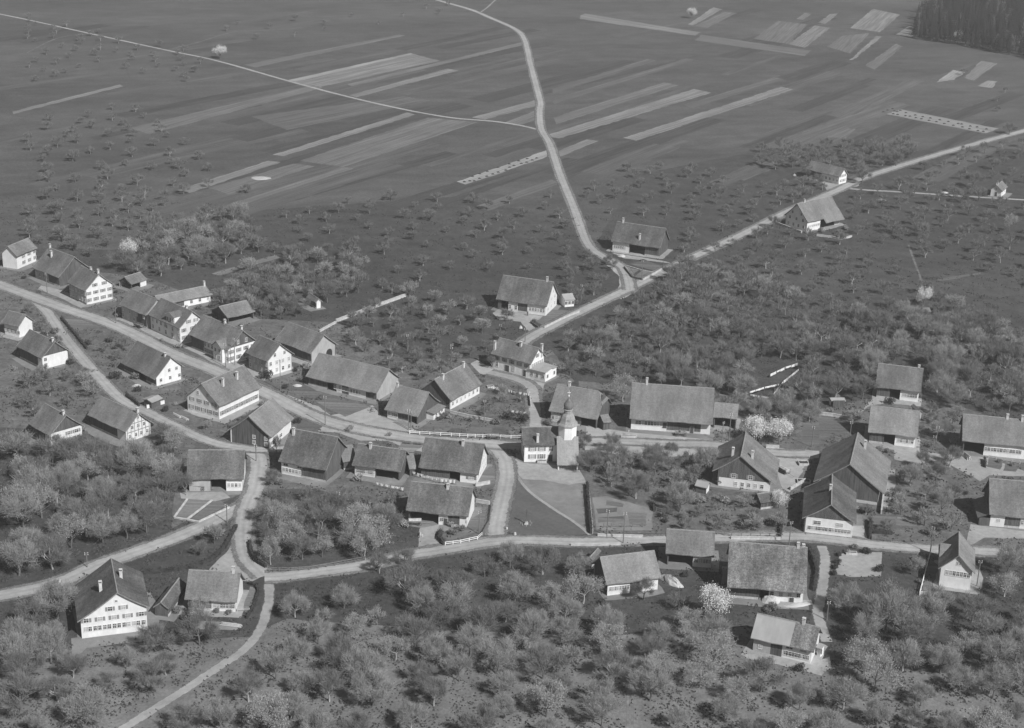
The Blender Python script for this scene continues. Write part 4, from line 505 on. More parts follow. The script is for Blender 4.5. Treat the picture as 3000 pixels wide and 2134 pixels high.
TREES = [
 (86.8,321.5,14.2,0.85,1.95,'bud',2,'tall broad budding tree below the steep white villa'),
 (48.0,324.8,11.4,0.72,6.11,'blossom',1,'bright blossoming tree left of the lichen-spotted farmhouse'),
 (-34.0,348.0,10.8,0.77,0.52,'leaf',1,'tall pale leafing tree in the middle of the walled orchard'),
 (-47.5,293.1,9.2,0.81,4.59,'bud',1,'budding tree just right of the lower left path'),
 (-90.9,384.1,10.8,0.68,0.58,'leaf',0,'tall leafing tree standing above the framed-garden farmhouse'),
 (113.9,382.8,10.2,0.63,2.6,'bud',1,'tall budding tree left of the dark-sided right farmhouse'),
 (-56.3,343.8,9.1,0.59,0.77,'leaf',1,'slim pale birch-like tree in the corner by the lower fork'),
 (34.2,455.5,10.6,0.9,0.79,'leaf',1,'pale round tree at the upper left corner of the huge-roofed farmhouse'),
 (77.8,427.0,9.9,0.85,3.77,'blossom',1,'right of the two blossoming trees behind the balconied farmhouse'),
 (71.4,428.5,9.9,0.9,5.37,'blossom',1,'left of the two blossoming trees behind the balconied farmhouse'),
 (32.7,332.9,7.2,0.9,0.42,'bare',2,'dark bare tree before the patched-roof farmhouse'),
 (-68.1,317.1,6.8,0.72,1.31,'leaf',1,'pale shrubby tree at the front of the lower left fork farmhouse'),
 (-83.8,380.0,7.8,0.7,0.16,'bare',3,'dark bare tree at the left wall of the framed-garden farmhouse'),
 (100.3,348.7,7.1,0.63,5.66,'leaf',0,'small flowering tree on the lawn left of the steep white villa'),
 (-145.6,578.8,10.8,0.63,4.16,'blossom',0,'bright flowering tree above the small garden shed'),
 (-29.9,341.3,6.5,0.9,2.63,'bare',3,'left of two bare trees rooted at the edge of the lower road'),
 (118.2,405.3,7.2,0.9,2.55,'bare',0,'dark bare tree left of the dark-sided right farmhouse'),
 (-64.5,408.6,7.2,0.35,6.02,'bare',2,'very slim bare poplar beside the white-cornered house'),
 (-24.1,344.9,6.2,0.9,4.32,'bare',0,'right of two bare trees rooted at the edge of the lower road'),
 (71.8,384.8,6.5,0.81,5.58,'blossom',1,'white flowering bush tree beside the dark-roofed wash house'),
 (149.1,558.3,8.8,0.77,5.28,'blossom',0,'bright white blossoming tree above the tiny wooden hut'),
 (29.3,417.4,6.7,0.95,0.12,'bare',3,'dark bare tree on the pale yard right of the church tower'),
 (115.9,413.2,6.6,0.8,1.51,'bare',3,'bare tree on the yard below the second right farmhouse'),
 (-15.6,336.1,5.5,0.6,0.81,'bare',1,'slim leafless pale tree alone on the meadow below the lower road'),
 (45.5,413.7,6.5,0.8,2.21,'bare',3,'slender bare tree at the edge of the yard before the huge-roofed farmhouse'),
 (208.7,661.7,9.7,0.72,2.49,'leaf',0,'egg-shaped pale tree near the right edge below the chapel'),
 (212.6,735.9,10.3,1.0,5.47,'bare',2,'broad dark tree left of the tiny chapel'),
 (127.2,359.1,5.4,0.8,3.01,'bare',2,'bare tree beside the lower road near the right edge'),
 (-62.3,388.1,5.8,0.9,1.7,'bare',2,'bare tree in front of the mottled-roof farmhouse'),
 (21.5,418.5,6.0,0.8,6.25,'bare',1,'bare tree close to the right wall of the church tower'),
 (178.0,774.9,9.7,1.0,5.17,'bare',1,'broad dark tree behind the road right of the far crossroad farmhouse'),
 (161.0,737.7,9.0,1.0,1.18,'bare',2,'dark bare tree right of the far crossroad farmhouse by the road'),
 (153.6,684.5,8.3,1.0,5.72,'bare',1,'bare tree right of the two-toned roof farmhouse'),
 (-6.3,479.8,6.0,0.8,5.77,'bare',3,'bare tree at the left corner of the white annexed house'),
 (123.5,759.1,9.0,1.0,1.82,'bare',1,'second from left of three dark trees behind the far crossroad farmhouse'),
 (184.7,774.6,9.0,1.0,2.63,'bare',0,'pale bare tree behind the road right of the far crossroad farmhouse'),
 (-186.7,994.7,10.6,0.95,2.82,'blossom',1,'round bright blossoming tree beside the long field path'),
 (132.3,763.3,8.3,1.0,2.39,'bare',0,'rightmost of three dark trees left of the far crossroad farmhouse'),
 (117.6,765.0,8.3,1.0,2.77,'bare',2,'leftmost of three dark trees behind the far crossroad farmhouse'),
 (152.1,778.9,8.3,1.0,5.97,'bare',2,'bare tree directly behind the roof of the far crossroad farmhouse'),
 (138.9,729.3,7.6,1.0,2.1,'bare',2,'bare tree right in front of the far crossroad farmhouse'),
 (136.4,746.7,7.6,1.0,0.53,'bare',1,'dark tree against the left end of the far crossroad farmhouse'),
 (144.3,673.2,6.9,1.0,1.45,'bare',0,'dark tree touching the right end of the two-toned roof farmhouse'),
 (262.6,856.0,8.4,1.0,4.57,'bare',2,'lone dark round tree by the road at the right edge'),
 (308.5,1154.0,10.6,0.63,0.82,'blossom',0,'bright blossoming tree at the edge of the conifer wood'),
 (35.6,594.9,5.5,0.8,6.28,'bare',1,'bare tree at the bend of the field road'),
 (125.4,1225.0,10.2,0.85,0.83,'blossom',1,'round pale blossoming tree in the far fields at the top'),
 (-118.4,682.2,5.5,1.0,2.75,'bare',2,'bare tree standing on a field strip at left'),
 (-46.0,272.4,10.4,1.03,3.91,'leaf',0,'tall pale leafing tree,eighth nearest one in front of the lower left fork farmhouse'),
 (-96.8,277.8,10.2,1.13,5.86,'bare',0,'tall bare grey tree,12th one in front of the very large white gabled house'),
 (9.6,282.6,10.3,0.9,1.02,'leaf',0,'tall pale leafing tree,13th one in front of the patched-roof farmhouse'),
 (79.5,296.2,10.4,0.97,4.01,'leaf',0,'tall pale leafing tree,second nearest one in front of the half-pale roofed farmhouse'),
 (-34.3,298.0,10.4,0.93,1.42,'bare',2,'tall bare grey tree,fifth nearest one right of the lower left fork farmhouse'),
 (-29.0,291.7,10.1,1.06,5.44,'bud',2,'tall budding grey tree,ninth nearest one right of the lower left fork farmhouse'),
 (99.2,279.0,9.7,0.98,5.2,'leaf',1,'medium pale leafing tree,tenth nearest one right of the half-pale roofed farmhouse'),
 (-96.0,296.9,10.1,0.88,3.82,'bud',0,'tall budding grey tree,third nearest one in front of the very large white gabled house'),
 (-82.6,274.7,9.4,1.12,2.21,'bud',2,'medium budding grey tree,13th one in front of the very large white gabled house'),
 (-103.5,355.1,11.6,1.05,3.05,'bare',1,'tall bare grey tree,fourth nearest one behind the very large white gabled house'),
 (5.9,309.6,10.3,0.89,2.96,'bud',0,'tall budding grey tree,seventh nearest one in front of the patched-roof farmhouse'),
 (31.2,289.9,9.8,1.08,3.94,'bud',1,'medium budding grey tree,eighth nearest one left of the half-pale roofed farmhouse'),
 (-113.9,334.0,10.9,1.03,3.55,'bud',1,'tall budding grey tree,fourth nearest one left of the very large white gabled house'),
 (-4.5,312.7,10.3,0.99,4.52,'bare',3,'tall bare grey tree,fourth nearest one left of the patched-roof farmhouse'),
 (8.9,297.0,9.9,1.11,3.57,'bare',2,'medium bare grey tree,eighth nearest one in front of the patched-roof farmhouse'),
 (-119.7,358.2,11.5,1.13,0.42,'bud',1,'tall budding grey tree,tenth nearest one left of the framed-garden farmhouse'),
 (-99.6,315.1,10.4,1.09,6.08,'bud',3,'tall budding grey tree,nearest one left of the very large white gabled house'),
 (-66.1,305.9,10.1,0.92,3.23,'bare',2,'tall bare grey tree,nearest one in front of the lower left fork farmhouse'),
 (-3.9,274.3,9.2,0.91,5.99,'bare',1,'medium bare grey tree,15th one in front of the patched-roof farmhouse'),
 (55.0,294.7,9.8,0.98,0.4,'bare',0,'medium bare grey tree,nearest one in front of the half-pale roofed farmhouse'),
 (-99.2,287.8,9.5,0.92,1.53,'bare',0,'medium bare grey tree,ninth nearest one in front of the very large white gabled house'),
 (45.7,304.6,9.9,0.99,1.56,'leaf',1,'medium pale leafing tree,second nearest one left of the half-pale roofed farmhouse'),
 (-0.8,298.1,9.7,1.1,3.28,'bud',1,'medium budding grey tree,ninth nearest one in front of the patched-roof farmhouse'),
 (107.3,306.9,9.9,0.93,2.25,'bud',1,'medium budding grey tree,ninth nearest one in front of the steep white villa'),
 (87.4,305.3,9.8,0.89,0.17,'bud',0,'medium budding grey tree,third nearest one right of the half-pale roofed farmhouse'),
 (-121.6,373.3,11.6,1.12,3.29,'bud',2,'tall budding grey tree,tenth nearest one in front of the leftmost white-fronted house'),
 (79.0,303.9,9.7,1.08,0.73,'leaf',1,'medium pale leafing tree,second nearest one right of the half-pale roofed farmhouse'),
 (-22.3,329.7,10.2,1.11,1.75,'bare',1,'tall bare grey tree,sixth nearest one right of the lower left fork farmhouse'),
 (71.5,289.2,9.2,1.02,1.33,'bud',0,'medium budding grey tree,fourth nearest one in front of the half-pale roofed farmhouse'),
 (-105.7,361.1,11.0,1.14,5.54,'bare',1,'tall bare grey tree,seventh nearest one left of the framed-garden farmhouse'),
 (-35.3,285.5,9.0,0.92,0.69,'bare',3,'medium bare grey tree,fifth nearest one in front of the lower left fork farmhouse'),
 (-104.5,301.9,9.4,0.9,1.51,'bud',0,'medium budding grey tree,third nearest one left of the very large white gabled house'),
 (-102.3,294.3,9.2,1.15,2.54,'bud',3,'medium budding grey tree,sixth nearest one in front of the very large white gabled house'),
 (-115.5,372.6,11.1,0.96,0.18,'bare',1,'tall bare grey tree,eighth nearest one left of the framed-garden farmhouse'),
 (-26.2,284.5,8.9,1.09,0.97,'bud',3,'medium budding grey tree,ninth nearest one in front of the lower left fork farmhouse'),
 (-117.1,364.2,10.9,0.92,5.55,'leaf',0,'tall pale leafing tree,ninth nearest one left of the framed-garden farmhouse'),
 (-18.6,307.6,9.5,1.09,3.59,'bare',0,'medium bare grey tree,tenth nearest one right of the lower left fork farmhouse'),
 (111.9,296.9,9.2,1.12,1.63,'bud',1,'medium budding grey tree,12th one right of the half-pale roofed farmhouse'),
 (-105.5,348.7,10.4,0.86,2.63,'leaf',0,'tall pale leafing tree,third nearest one behind the very large white gabled house'),
 (22.8,306.6,9.3,1.08,3.43,'leaf',0,'medium pale leafing tree,sixth nearest one in front of the patched-roof farmhouse'),
 (-62.5,271.6,8.4,0.96,6.13,'bare',0,'medium bare grey tree,15th one in front of the very large white gabled house'),
 (24.2,296.5,9.1,1.06,1.28,'bare',1,'medium bare grey tree,ninth nearest one left of the half-pale roofed farmhouse'),
 (-98.9,390.3,11.4,1.04,1.35,'bud',3,'tall budding grey tree,second nearest one left of the framed-garden farmhouse'),
 (-100.6,365.5,10.7,1.05,4.24,'bare',3,'tall bare grey tree,fifth nearest one in front of the framed-garden farmhouse'),
 (-89.4,358.3,10.5,1.01,4.03,'bare',0,'tall bare grey tree,fourth nearest one in front of the framed-garden farmhouse'),
 (-117.6,393.4,11.4,1.0,1.08,'bare',0,'tall bare grey tree,fourth nearest one in front of the leftmost white-fronted house'),
 (-123.1,395.6,11.4,1.09,6.21,'bare',2,'tall bare grey tree,third nearest one in front of the leftmost white-fronted house'),
 (-132.8,397.2,11.4,0.9,5.4,'bud',1,'tall budding grey tree,second nearest one in front of the leftmost white-fronted house'),
 (80.7,315.7,9.4,0.88,2.61,'bud',1,'medium budding grey tree,nearest one right of the half-pale roofed farmhouse'),
 (104.4,295.5,8.9,0.97,4.92,'bud',3,'medium budding grey tree,ninth nearest one right of the half-pale roofed farmhouse'),
 (20.8,279.8,8.5,1.07,5.09,'bud',1,'medium budding grey tree,11th one left of the half-pale roofed farmhouse'),
 (-55.5,273.3,8.3,0.95,4.45,'bud',1,'medium budding grey tree,seventh nearest one in front of the lower left fork farmhouse'),
 (-8.9,294.8,8.8,0.86,4.59,'bud',1,'medium budding grey tree,12th one in front of the patched-roof farmhouse'),
 (122.9,351.2,10.1,0.89,0.72,'bud',1,'tall budding grey tree,second nearest one right of the steep white villa'),
 (-28.5,271.8,8.2,0.95,6.21,'bare',1,'medium bare grey tree,11th one in front of the lower left fork farmhouse'),
 (-110.7,394.0,11.1,1.07,2.51,'bare',2,'tall bare grey tree,fifth nearest one in front of the leftmost white-fronted house'),
 (96.5,322.8,9.4,1.12,0.33,'bud',3,'medium budding grey tree,fifth nearest one in front of the steep white villa'),
 (-88.8,377.1,10.7,1.11,0.51,'bare',2,'tall bare grey tree,nearest one in front of the framed-garden farmhouse'),
 (-7.2,305.3,8.9,1.0,2.6,'bud',1,'medium budding grey tree,fifth nearest one left of the patched-roof farmhouse'),
 (-103.3,309.6,9.0,1.02,0.41,'bare',0,'medium bare grey tree,second nearest one left of the very large white gabled house'),
 (-107.0,337.8,9.6,1.01,1.86,'bare',1,'medium bare grey tree,nearest one behind the very large white gabled house'),
 (-72.6,287.2,8.4,1.06,0.2,'bare',0,'medium bare grey tree,tenth nearest one in front of the very large white gabled house'),
 (23.3,315.6,9.0,0.92,2.41,'bud',3,'medium budding grey tree,second nearest one in front of the patched-roof farmhouse'),
 (-51.8,284.4,8.3,0.97,5.39,'bare',3,'medium bare grey tree,third nearest one in front of the lower left fork farmhouse'),
 (113.6,311.3,8.9,0.94,0.86,'bud',3,'medium budding grey tree,eighth nearest one in front of the steep white villa'),
 (-32.7,353.9,9.8,1.09,3.89,'leaf',0,'medium pale leafing tree,second nearest one in front of the fenced-garden farmhouse'),
 (108.3,327.8,9.2,1.13,5.47,'bare',2,'medium bare grey tree,second nearest one in front of the steep white villa'),
 (18.5,330.2,9.2,1.08,4.91,'leaf',1,'medium pale leafing tree,nearest one left of the patched-roof farmhouse'),
 (109.5,318.7,8.9,0.91,4.88,'bud',1,'medium budding grey tree,sixth nearest one in front of the steep white villa'),
 (118.1,318.8,8.9,1.08,2.0,'bare',1,'medium bare grey tree,seventh nearest one in front of the steep white villa'),
 (-35.8,271.0,7.8,0.96,5.79,'bud',3,'medium budding grey tree,tenth nearest one in front of the lower left fork farmhouse'),
 (-11.5,323.2,9.0,1.14,2.99,'bud',1,'medium budding grey tree,fifth nearest one left of the narrow steep shed'),
 (57.9,277.1,7.9,1.05,2.99,'leaf',0,'medium pale leafing tree,ninth nearest one in front of the half-pale roofed farmhouse'),
 (47.2,314.2,8.7,0.98,4.31,'bud',1,'medium budding grey tree,nearest one left of the half-pale roofed farmhouse'),
 (-17.7,276.7,7.8,0.9,5.66,'bud',0,'medium budding grey tree,12th one in front of the lower left fork farmhouse'),
 (-13.9,316.8,8.6,0.93,1.51,'bare',0,'medium bare grey tree,sixth nearest one left of the narrow steep shed'),
 (100.3,330.7,8.9,1.04,0.34,'bud',1,'medium budding grey tree,nearest one in front of the steep white villa'),
 (66.6,278.2,7.7,0.99,6.27,'bud',2,'medium budding grey tree,eighth nearest one in front of the half-pale roofed farmhouse'),
 (-13.7,285.2,7.9,1.02,1.95,'bare',3,'medium bare grey tree,13th one right of the lower left fork farmhouse'),
 (9.1,343.7,9.2,1.12,0.28,'bare',1,'medium bare grey tree,nearest one left of the narrow steep shed'),
 (-74.8,302.5,8.2,1.11,0.63,'bare',0,'medium bare grey tree,second nearest one in front of the very large white gabled house'),
 (79.7,330.1,8.8,0.96,0.4,'bud',2,'medium budding grey tree,nearest one right of the low dark shed'),
 (95.5,304.8,8.2,1.13,3.13,'bud',3,'medium budding grey tree,sixth nearest one right of the half-pale roofed farmhouse'),
 (-14.1,301.1,8.0,0.96,1.37,'bud',3,'medium budding grey tree,11th one right of the lower left fork farmhouse'),
 (-18.9,322.8,8.5,0.91,1.9,'bud',1,'medium budding grey tree,seventh nearest one right of the lower left fork farmhouse'),
 (62.2,288.3,7.7,0.89,5.33,'bud',3,'medium budding grey tree,third nearest one in front of the half-pale roofed farmhouse'),
 (97.7,296.6,7.9,0.99,6.26,'bud',1,'medium budding grey tree,seventh nearest one right of the half-pale roofed farmhouse'),
 (-29.1,360.8,9.2,0.97,3.19,'bare',0,'medium bare grey tree,nearest one in front of the fenced-garden farmhouse'),
 (45.1,380.3,9.6,0.91,1.32,'bud',3,'medium budding grey tree,nearest one in front of the tiny tool hut'),
 (2.4,330.1,8.6,1.12,2.76,'bud',2,'medium budding grey tree,second nearest one in front of the narrow steep shed'),
 (-124.8,384.2,9.7,1.12,2.34,'bare',2,'medium bare grey tree,sixth nearest one in front of the leftmost white-fronted house'),
 (92.3,315.0,8.2,1.14,5.54,'bare',3,'medium bare grey tree,fourth nearest one right of the half-pale roofed farmhouse'),
 (-89.7,291.1,7.7,0.9,5.06,'bare',1,'medium bare grey tree,fifth nearest one in front of the very large white gabled house'),
 (102.1,311.0,8.1,1.05,1.79,'leaf',0,'medium pale leafing tree,eighth nearest one right of the half-pale roofed farmhouse'),
 (-41.6,278.6,7.4,1.01,6.07,'bud',2,'medium budding grey tree,sixth nearest one in front of the lower left fork farmhouse'),
 (-37.9,361.3,9.1,1.1,2.05,'leaf',1,'medium pale leafing tree,second nearest one left of the fenced-garden farmhouse'),
 (21.0,287.6,7.5,1.07,5.64,'bud',1,'medium budding grey tree,tenth nearest one left of the half-pale roofed farmhouse'),
 (-114.7,379.4,9.4,0.86,1.65,'bud',3,'medium budding grey tree,ninth nearest one in front of the leftmost white-fronted house'),
 (-22.9,302.1,7.8,0.92,4.93,'leaf',1,'medium pale leafing tree,eighth nearest one right of the lower left fork farmhouse'),
 (14.2,321.6,8.1,1.08,4.86,'bud',0,'medium budding grey tree,nearest one in front of the patched-roof farmhouse'),
 (42.4,296.3,7.6,1.11,1.33,'leaf',1,'medium pale leafing tree,fifth nearest one left of the half-pale roofed farmhouse'),
 (-96.3,376.7,9.2,1.13,3.12,'bare',1,'medium bare grey tree,third nearest one left of the framed-garden farmhouse'),
 (34.1,387.4,9.3,0.91,0.09,'bare',1,'medium bare grey tree,second nearest one left of the tiny tool hut'),
 (-55.8,362.1,8.8,0.94,5.65,'leaf',1,'medium pale leafing tree,sixth nearest one in front of the framed-garden farmhouse'),
 (92.3,329.1,8.1,0.99,1.92,'bare',3,'medium bare grey tree,fourth nearest one in front of the steep white villa'),
 (-40.3,308.1,7.7,0.87,0.89,'bud',1,'medium budding grey tree,third nearest one right of the lower left fork farmhouse'),
 (-53.0,352.9,8.6,0.96,1.04,'leaf',1,'medium pale leafing tree,second nearest one behind the lower left fork farmhouse'),
 (133.5,466.2,10.9,1.01,2.41,'bud',2,'tall budding grey tree,nearest one right of the uppermost right farmhouse'),
 (-43.7,370.7,8.9,0.93,3.08,'bare',0,'medium bare grey tree,third nearest one left of the fenced-garden farmhouse'),
 (-123.7,367.3,8.8,1.09,4.43,'leaf',1,'medium pale leafing tree,11th one in front of the leftmost white-fronted house'),
 (-98.7,352.1,8.5,1.11,2.09,'bud',3,'medium budding grey tree,second nearest one behind the small dark shed'),
 (29.1,405.7,9.5,1.14,2.09,'bare',2,'medium bare grey tree,nearest one right of the church tower'),
 (-115.4,345.2,8.3,1.09,3.77,'bud',3,'medium budding grey tree,sixth nearest one left of the very large white gabled house'),
 (-49.1,346.9,8.3,1.03,5.85,'bare',2,'medium bare grey tree,nearest one behind the lower left fork farmhouse'),
 (46.6,283.9,7.0,1.02,1.72,'bud',2,'medium budding grey tree,seventh nearest one in front of the half-pale roofed farmhouse'),
 (-100.7,397.6,9.3,1.07,1.88,'bud',1,'medium budding grey tree,fourth nearest one left of the framed-garden farmhouse'),
 (-93.4,354.5,8.4,1.02,4.2,'bud',1,'medium budding grey tree,nearest one behind the small dark shed'),
 (-111.5,387.2,9.0,0.98,3.49,'leaf',1,'medium pale leafing tree,eighth nearest one in front of the leftmost white-fronted house'),
 (54.6,406.3,9.4,0.98,6.11,'bud',0,'medium budding grey tree,nearest one left of the balconied farmhouse'),
 (-47.0,319.3,7.7,0.92,5.29,'bud',0,'medium budding grey tree,nearest one right of the lower left fork farmhouse'),
 (77.0,283.8,7.0,0.92,2.59,'bud',2,'medium budding grey tree,sixth nearest one in front of the half-pale roofed farmhouse'),
 (0.4,289.6,7.0,1.01,2.07,'bud',1,'medium budding grey tree,11th one in front of the patched-roof farmhouse'),
 (-46.5,363.6,8.4,1.07,5.24,'bare',1,'medium bare grey tree,fourth nearest one left of the fenced-garden farmhouse'),
 (14.1,312.6,7.4,1.12,3.88,'bud',0,'medium budding grey tree,fourth nearest one in front of the patched-roof farmhouse'),
 (138.2,493.2,10.9,0.92,6.2,'bud',0,'tall budding grey tree,fourth nearest one behind the uppermost right farmhouse'),
 (40.0,402.0,9.1,0.99,5.39,'bare',0,'medium bare grey tree,nearest one left of the tiny tool hut'),
 (-108.7,343.6,8.0,0.99,3.31,'bare',3,'medium bare grey tree,second nearest one behind the very large white gabled house'),
 (1.2,346.5,8.0,0.94,4.92,'bud',2,'medium budding grey tree,second nearest one left of the narrow steep shed'),
 (-32.6,310.5,7.3,0.93,3.18,'leaf',0,'medium pale leafing tree,fourth nearest one right of the lower left fork farmhouse'),
 (-31.3,365.5,8.4,0.88,4.11,'bud',3,'medium budding grey tree,nearest one left of the fenced-garden farmhouse'),
 (50.3,276.3,6.6,0.93,2.75,'bare',1,'medium bare grey tree,11th one in front of the half-pale roofed farmhouse'),
 (67.7,468.0,10.3,0.85,4.92,'bare',1,'tall bare grey tree,fifth nearest one left of the little white shelter'),
 (-90.4,282.2,6.7,1.15,2.03,'bare',1,'medium bare grey tree,11th one in front of the very large white gabled house'),
 (41.3,311.4,7.3,1.09,3.21,'leaf',1,'medium pale leafing tree,third nearest one left of the half-pale roofed farmhouse'),
 (100.4,463.2,10.1,1.02,2.49,'bare',3,'tall bare grey tree,nearest one behind the little white shelter'),
 (-9.8,331.8,7.6,1.11,1.52,'bare',3,'medium bare grey tree,fourth nearest one left of the narrow steep shed'),
 (135.1,477.8,10.4,0.88,1.8,'bare',3,'tall bare grey tree,second nearest one right of the uppermost right farmhouse'),
 (9.7,274.2,6.5,0.91,5.49,'bud',1,'small budding grey tree,12th one left of the half-pale roofed farmhouse'),
 (-88.8,368.8,8.2,1.09,1.59,'bare',1,'medium bare grey tree,second nearest one in front of the framed-garden farmhouse'),
 (32.3,307.1,7.0,1.09,4.6,'bare',1,'medium bare grey tree,sixth nearest one left of the half-pale roofed farmhouse'),
 (54.1,477.2,10.2,0.86,5.53,'bud',1,'tall budding grey tree,fourth nearest one behind the huge-roofed farmhouse'),
 (48.6,474.5,10.1,0.97,0.4,'bare',1,'tall bare grey tree,third nearest one behind the huge-roofed farmhouse'),
 (49.1,290.4,6.7,1.05,3.91,'leaf',0,'medium pale leafing tree,fifth nearest one in front of the half-pale roofed farmhouse'),
 (156.4,470.0,10.0,1.03,1.36,'bare',1,'tall bare grey tree,seventh nearest one right of the uppermost right farmhouse'),
 (-60.7,366.3,8.1,0.97,1.05,'bud',1,'medium budding grey tree,third nearest one in front of the framed-garden farmhouse'),
 (-104.2,373.6,8.2,1.09,6.13,'bud',3,'medium budding grey tree,sixth nearest one left of the framed-garden farmhouse'),
 (33.6,298.9,6.8,1.1,4.35,'leaf',0,'medium pale leafing tree,seventh nearest one left of the half-pale roofed farmhouse'),
 (22.4,403.2,8.7,0.89,2.98,'bare',2,'medium bare grey tree,nearest one in front of the church tower'),
 (-48.6,368.2,8.1,1.13,3.14,'bare',2,'medium bare grey tree,nearest one in front of the mottled-roof farmhouse'),
 (-16.6,293.2,6.7,1.12,1.87,'bare',2,'medium bare grey tree,12th one right of the lower left fork farmhouse'),
 (169.8,502.7,10.5,0.99,3.13,'bud',3,'tall budding grey tree,12th one in front of the tiny wooden hut'),
 (164.2,497.2,10.4,0.92,1.42,'bare',3,'tall bare grey tree,tenth nearest one right of the uppermost right farmhouse'),
 (143.7,477.1,10.0,0.94,4.36,'bare',0,'medium bare grey tree,fifth nearest one right of the uppermost right farmhouse'),
 (-54.6,366.8,8.0,0.96,4.32,'bare',2,'medium bare grey tree,nearest one right of the framed-garden farmhouse'),
 (-106.5,388.8,8.4,0.92,0.34,'bare',3,'medium bare grey tree,fifth nearest one left of the framed-garden farmhouse'),
 (164.0,529.6,10.9,0.99,0.46,'bare',3,'tall bare grey tree,sixth nearest one in front of the tiny wooden hut'),
 (-51.5,357.8,7.8,0.96,0.6,'bare',0,'medium bare grey tree,fifth nearest one behind the lower left fork farmhouse'),
 (126.7,500.5,10.4,0.99,1.69,'bud',2,'tall budding grey tree,fifth nearest one behind the uppermost right farmhouse'),
 (41.5,318.3,7.0,1.12,3.23,'leaf',0,'medium pale leafing tree,fourth nearest one left of the half-pale roofed farmhouse'),
 (12.3,289.6,6.5,1.03,5.76,'bare',3,'medium bare grey tree,tenth nearest one in front of the patched-roof farmhouse'),
 (136.4,458.5,9.6,0.87,4.89,'bud',3,'medium budding grey tree,third nearest one right of the uppermost right farmhouse'),
 (0.5,320.3,7.1,1.05,4.14,'bare',1,'medium bare grey tree,third nearest one left of the patched-roof farmhouse'),
 (-70.7,293.4,6.6,0.93,1.65,'bare',1,'medium bare grey tree,seventh nearest one in front of the very large white gabled house'),
 (-98.0,303.5,6.8,0.97,4.96,'bud',3,'medium budding grey tree,nearest one in front of the very large white gabled house'),
 (91.6,281.5,6.3,1.13,2.09,'bud',2,'small budding grey tree,12th one in front of the half-pale roofed farmhouse'),
 (89.9,465.0,9.6,1.02,1.24,'bare',1,'medium bare grey tree,nearest one left of the little white shelter'),
 (119.2,340.5,7.4,1.13,5.65,'leaf',1,'medium pale leafing tree,nearest one right of the steep white villa'),
 (82.6,442.7,9.2,0.87,4.85,'bare',1,'medium bare grey tree,third nearest one left of the little white shelter'),
 (125.8,525.8,10.6,1.13,1.62,'bare',3,'tall bare grey tree,ninth nearest one in front of the tiny wooden hut'),
 (143.4,494.9,10.0,1.02,0.61,'bud',1,'medium budding grey tree,sixth nearest one behind the uppermost right farmhouse'),
 (88.3,291.5,6.4,1.0,5.07,'bud',2,'small budding grey tree,fifth nearest one right of the half-pale roofed farmhouse'),
 (53.0,469.7,9.5,0.91,5.05,'bare',1,'medium bare grey tree,second nearest one behind the huge-roofed farmhouse'),
 (105.2,285.5,6.3,0.93,4.26,'bare',3,'small bare grey tree,11th one right of the half-pale roofed farmhouse'),
 (35.7,279.6,6.1,0.88,2.33,'bud',1,'small budding grey tree,13th one in front of the half-pale roofed farmhouse'),
 (-37.5,352.3,7.4,1.08,4.24,'bud',2,'medium budding grey tree,third nearest one in front of the fenced-garden farmhouse'),
 (109.0,464.6,9.4,1.0,5.46,'bare',0,'medium bare grey tree,nearest one right of the little white shelter'),
 (-116.2,402.2,8.3,0.95,1.45,'bare',0,'medium bare grey tree,nearest one in front of the leftmost white-fronted house'),
 (-36.5,324.0,6.9,0.99,2.84,'bud',2,'medium budding grey tree,second nearest one right of the lower left fork farmhouse'),
 (147.6,525.2,10.4,1.04,2.07,'bare',1,'tall bare grey tree,fourth nearest one in front of the tiny wooden hut'),
 (162.2,469.8,9.4,1.13,4.31,'bud',1,'medium budding grey tree,eighth nearest one right of the uppermost right farmhouse'),
 (-44.5,301.4,6.5,1.1,3.12,'bud',2,'small budding grey tree,second nearest one in front of the lower left fork farmhouse'),
 (-91.3,270.2,5.9,0.9,3.88,'bud',1,'small budding grey tree,14th one in front of the very large white gabled house'),
 (110.1,401.8,8.2,0.9,0.44,'bud',0,'medium budding grey tree,nearest one right of the boarded-gable barn'),
 (-89.2,389.0,8.0,1.03,4.82,'bud',1,'medium budding grey tree,nearest one left of the framed-garden farmhouse'),
 (159.1,459.0,9.2,0.88,5.71,'bud',0,'medium budding grey tree,nearest one behind the log pile farmhouse'),
 (40.5,409.6,8.3,1.13,4.05,'bare',1,'medium bare grey tree,nearest one behind the tiny tool hut'),
 (81.9,433.8,8.7,0.94,3.05,'bud',0,'medium budding grey tree,nearest one left of the second right farmhouse'),
 (25.5,498.2,9.8,0.88,3.29,'bare',3,'medium bare grey tree,nearest one right of the white annexed house'),
 (-4.8,341.1,7.1,0.98,3.18,'bare',2,'medium bare grey tree,third nearest one left of the narrow steep shed'),
 (76.7,516.1,10.1,1.03,3.94,'bare',2,'tall bare grey tree,fifth nearest one behind the little white shelter'),
 (73.3,486.5,9.6,0.95,4.92,'bare',0,'medium bare grey tree,second nearest one behind the little white shelter'),
 (-110.1,355.5,7.3,0.94,3.13,'bud',0,'medium budding grey tree,fifth nearest one behind the very large white gabled house'),
 (137.7,535.9,10.4,1.08,2.03,'bud',3,'tall budding grey tree,nearest one in front of the tiny wooden hut'),
 (154.3,523.4,10.2,1.1,2.56,'bare',1,'tall bare grey tree,seventh nearest one in front of the tiny wooden hut'),
 (67.7,522.9,10.2,0.86,2.79,'bare',3,'tall bare grey tree,second nearest one right of the white-gabled upper farmhouse'),
 (67.5,480.3,9.5,0.98,1.02,'bare',2,'medium bare grey tree,sixth nearest one left of the little white shelter'),
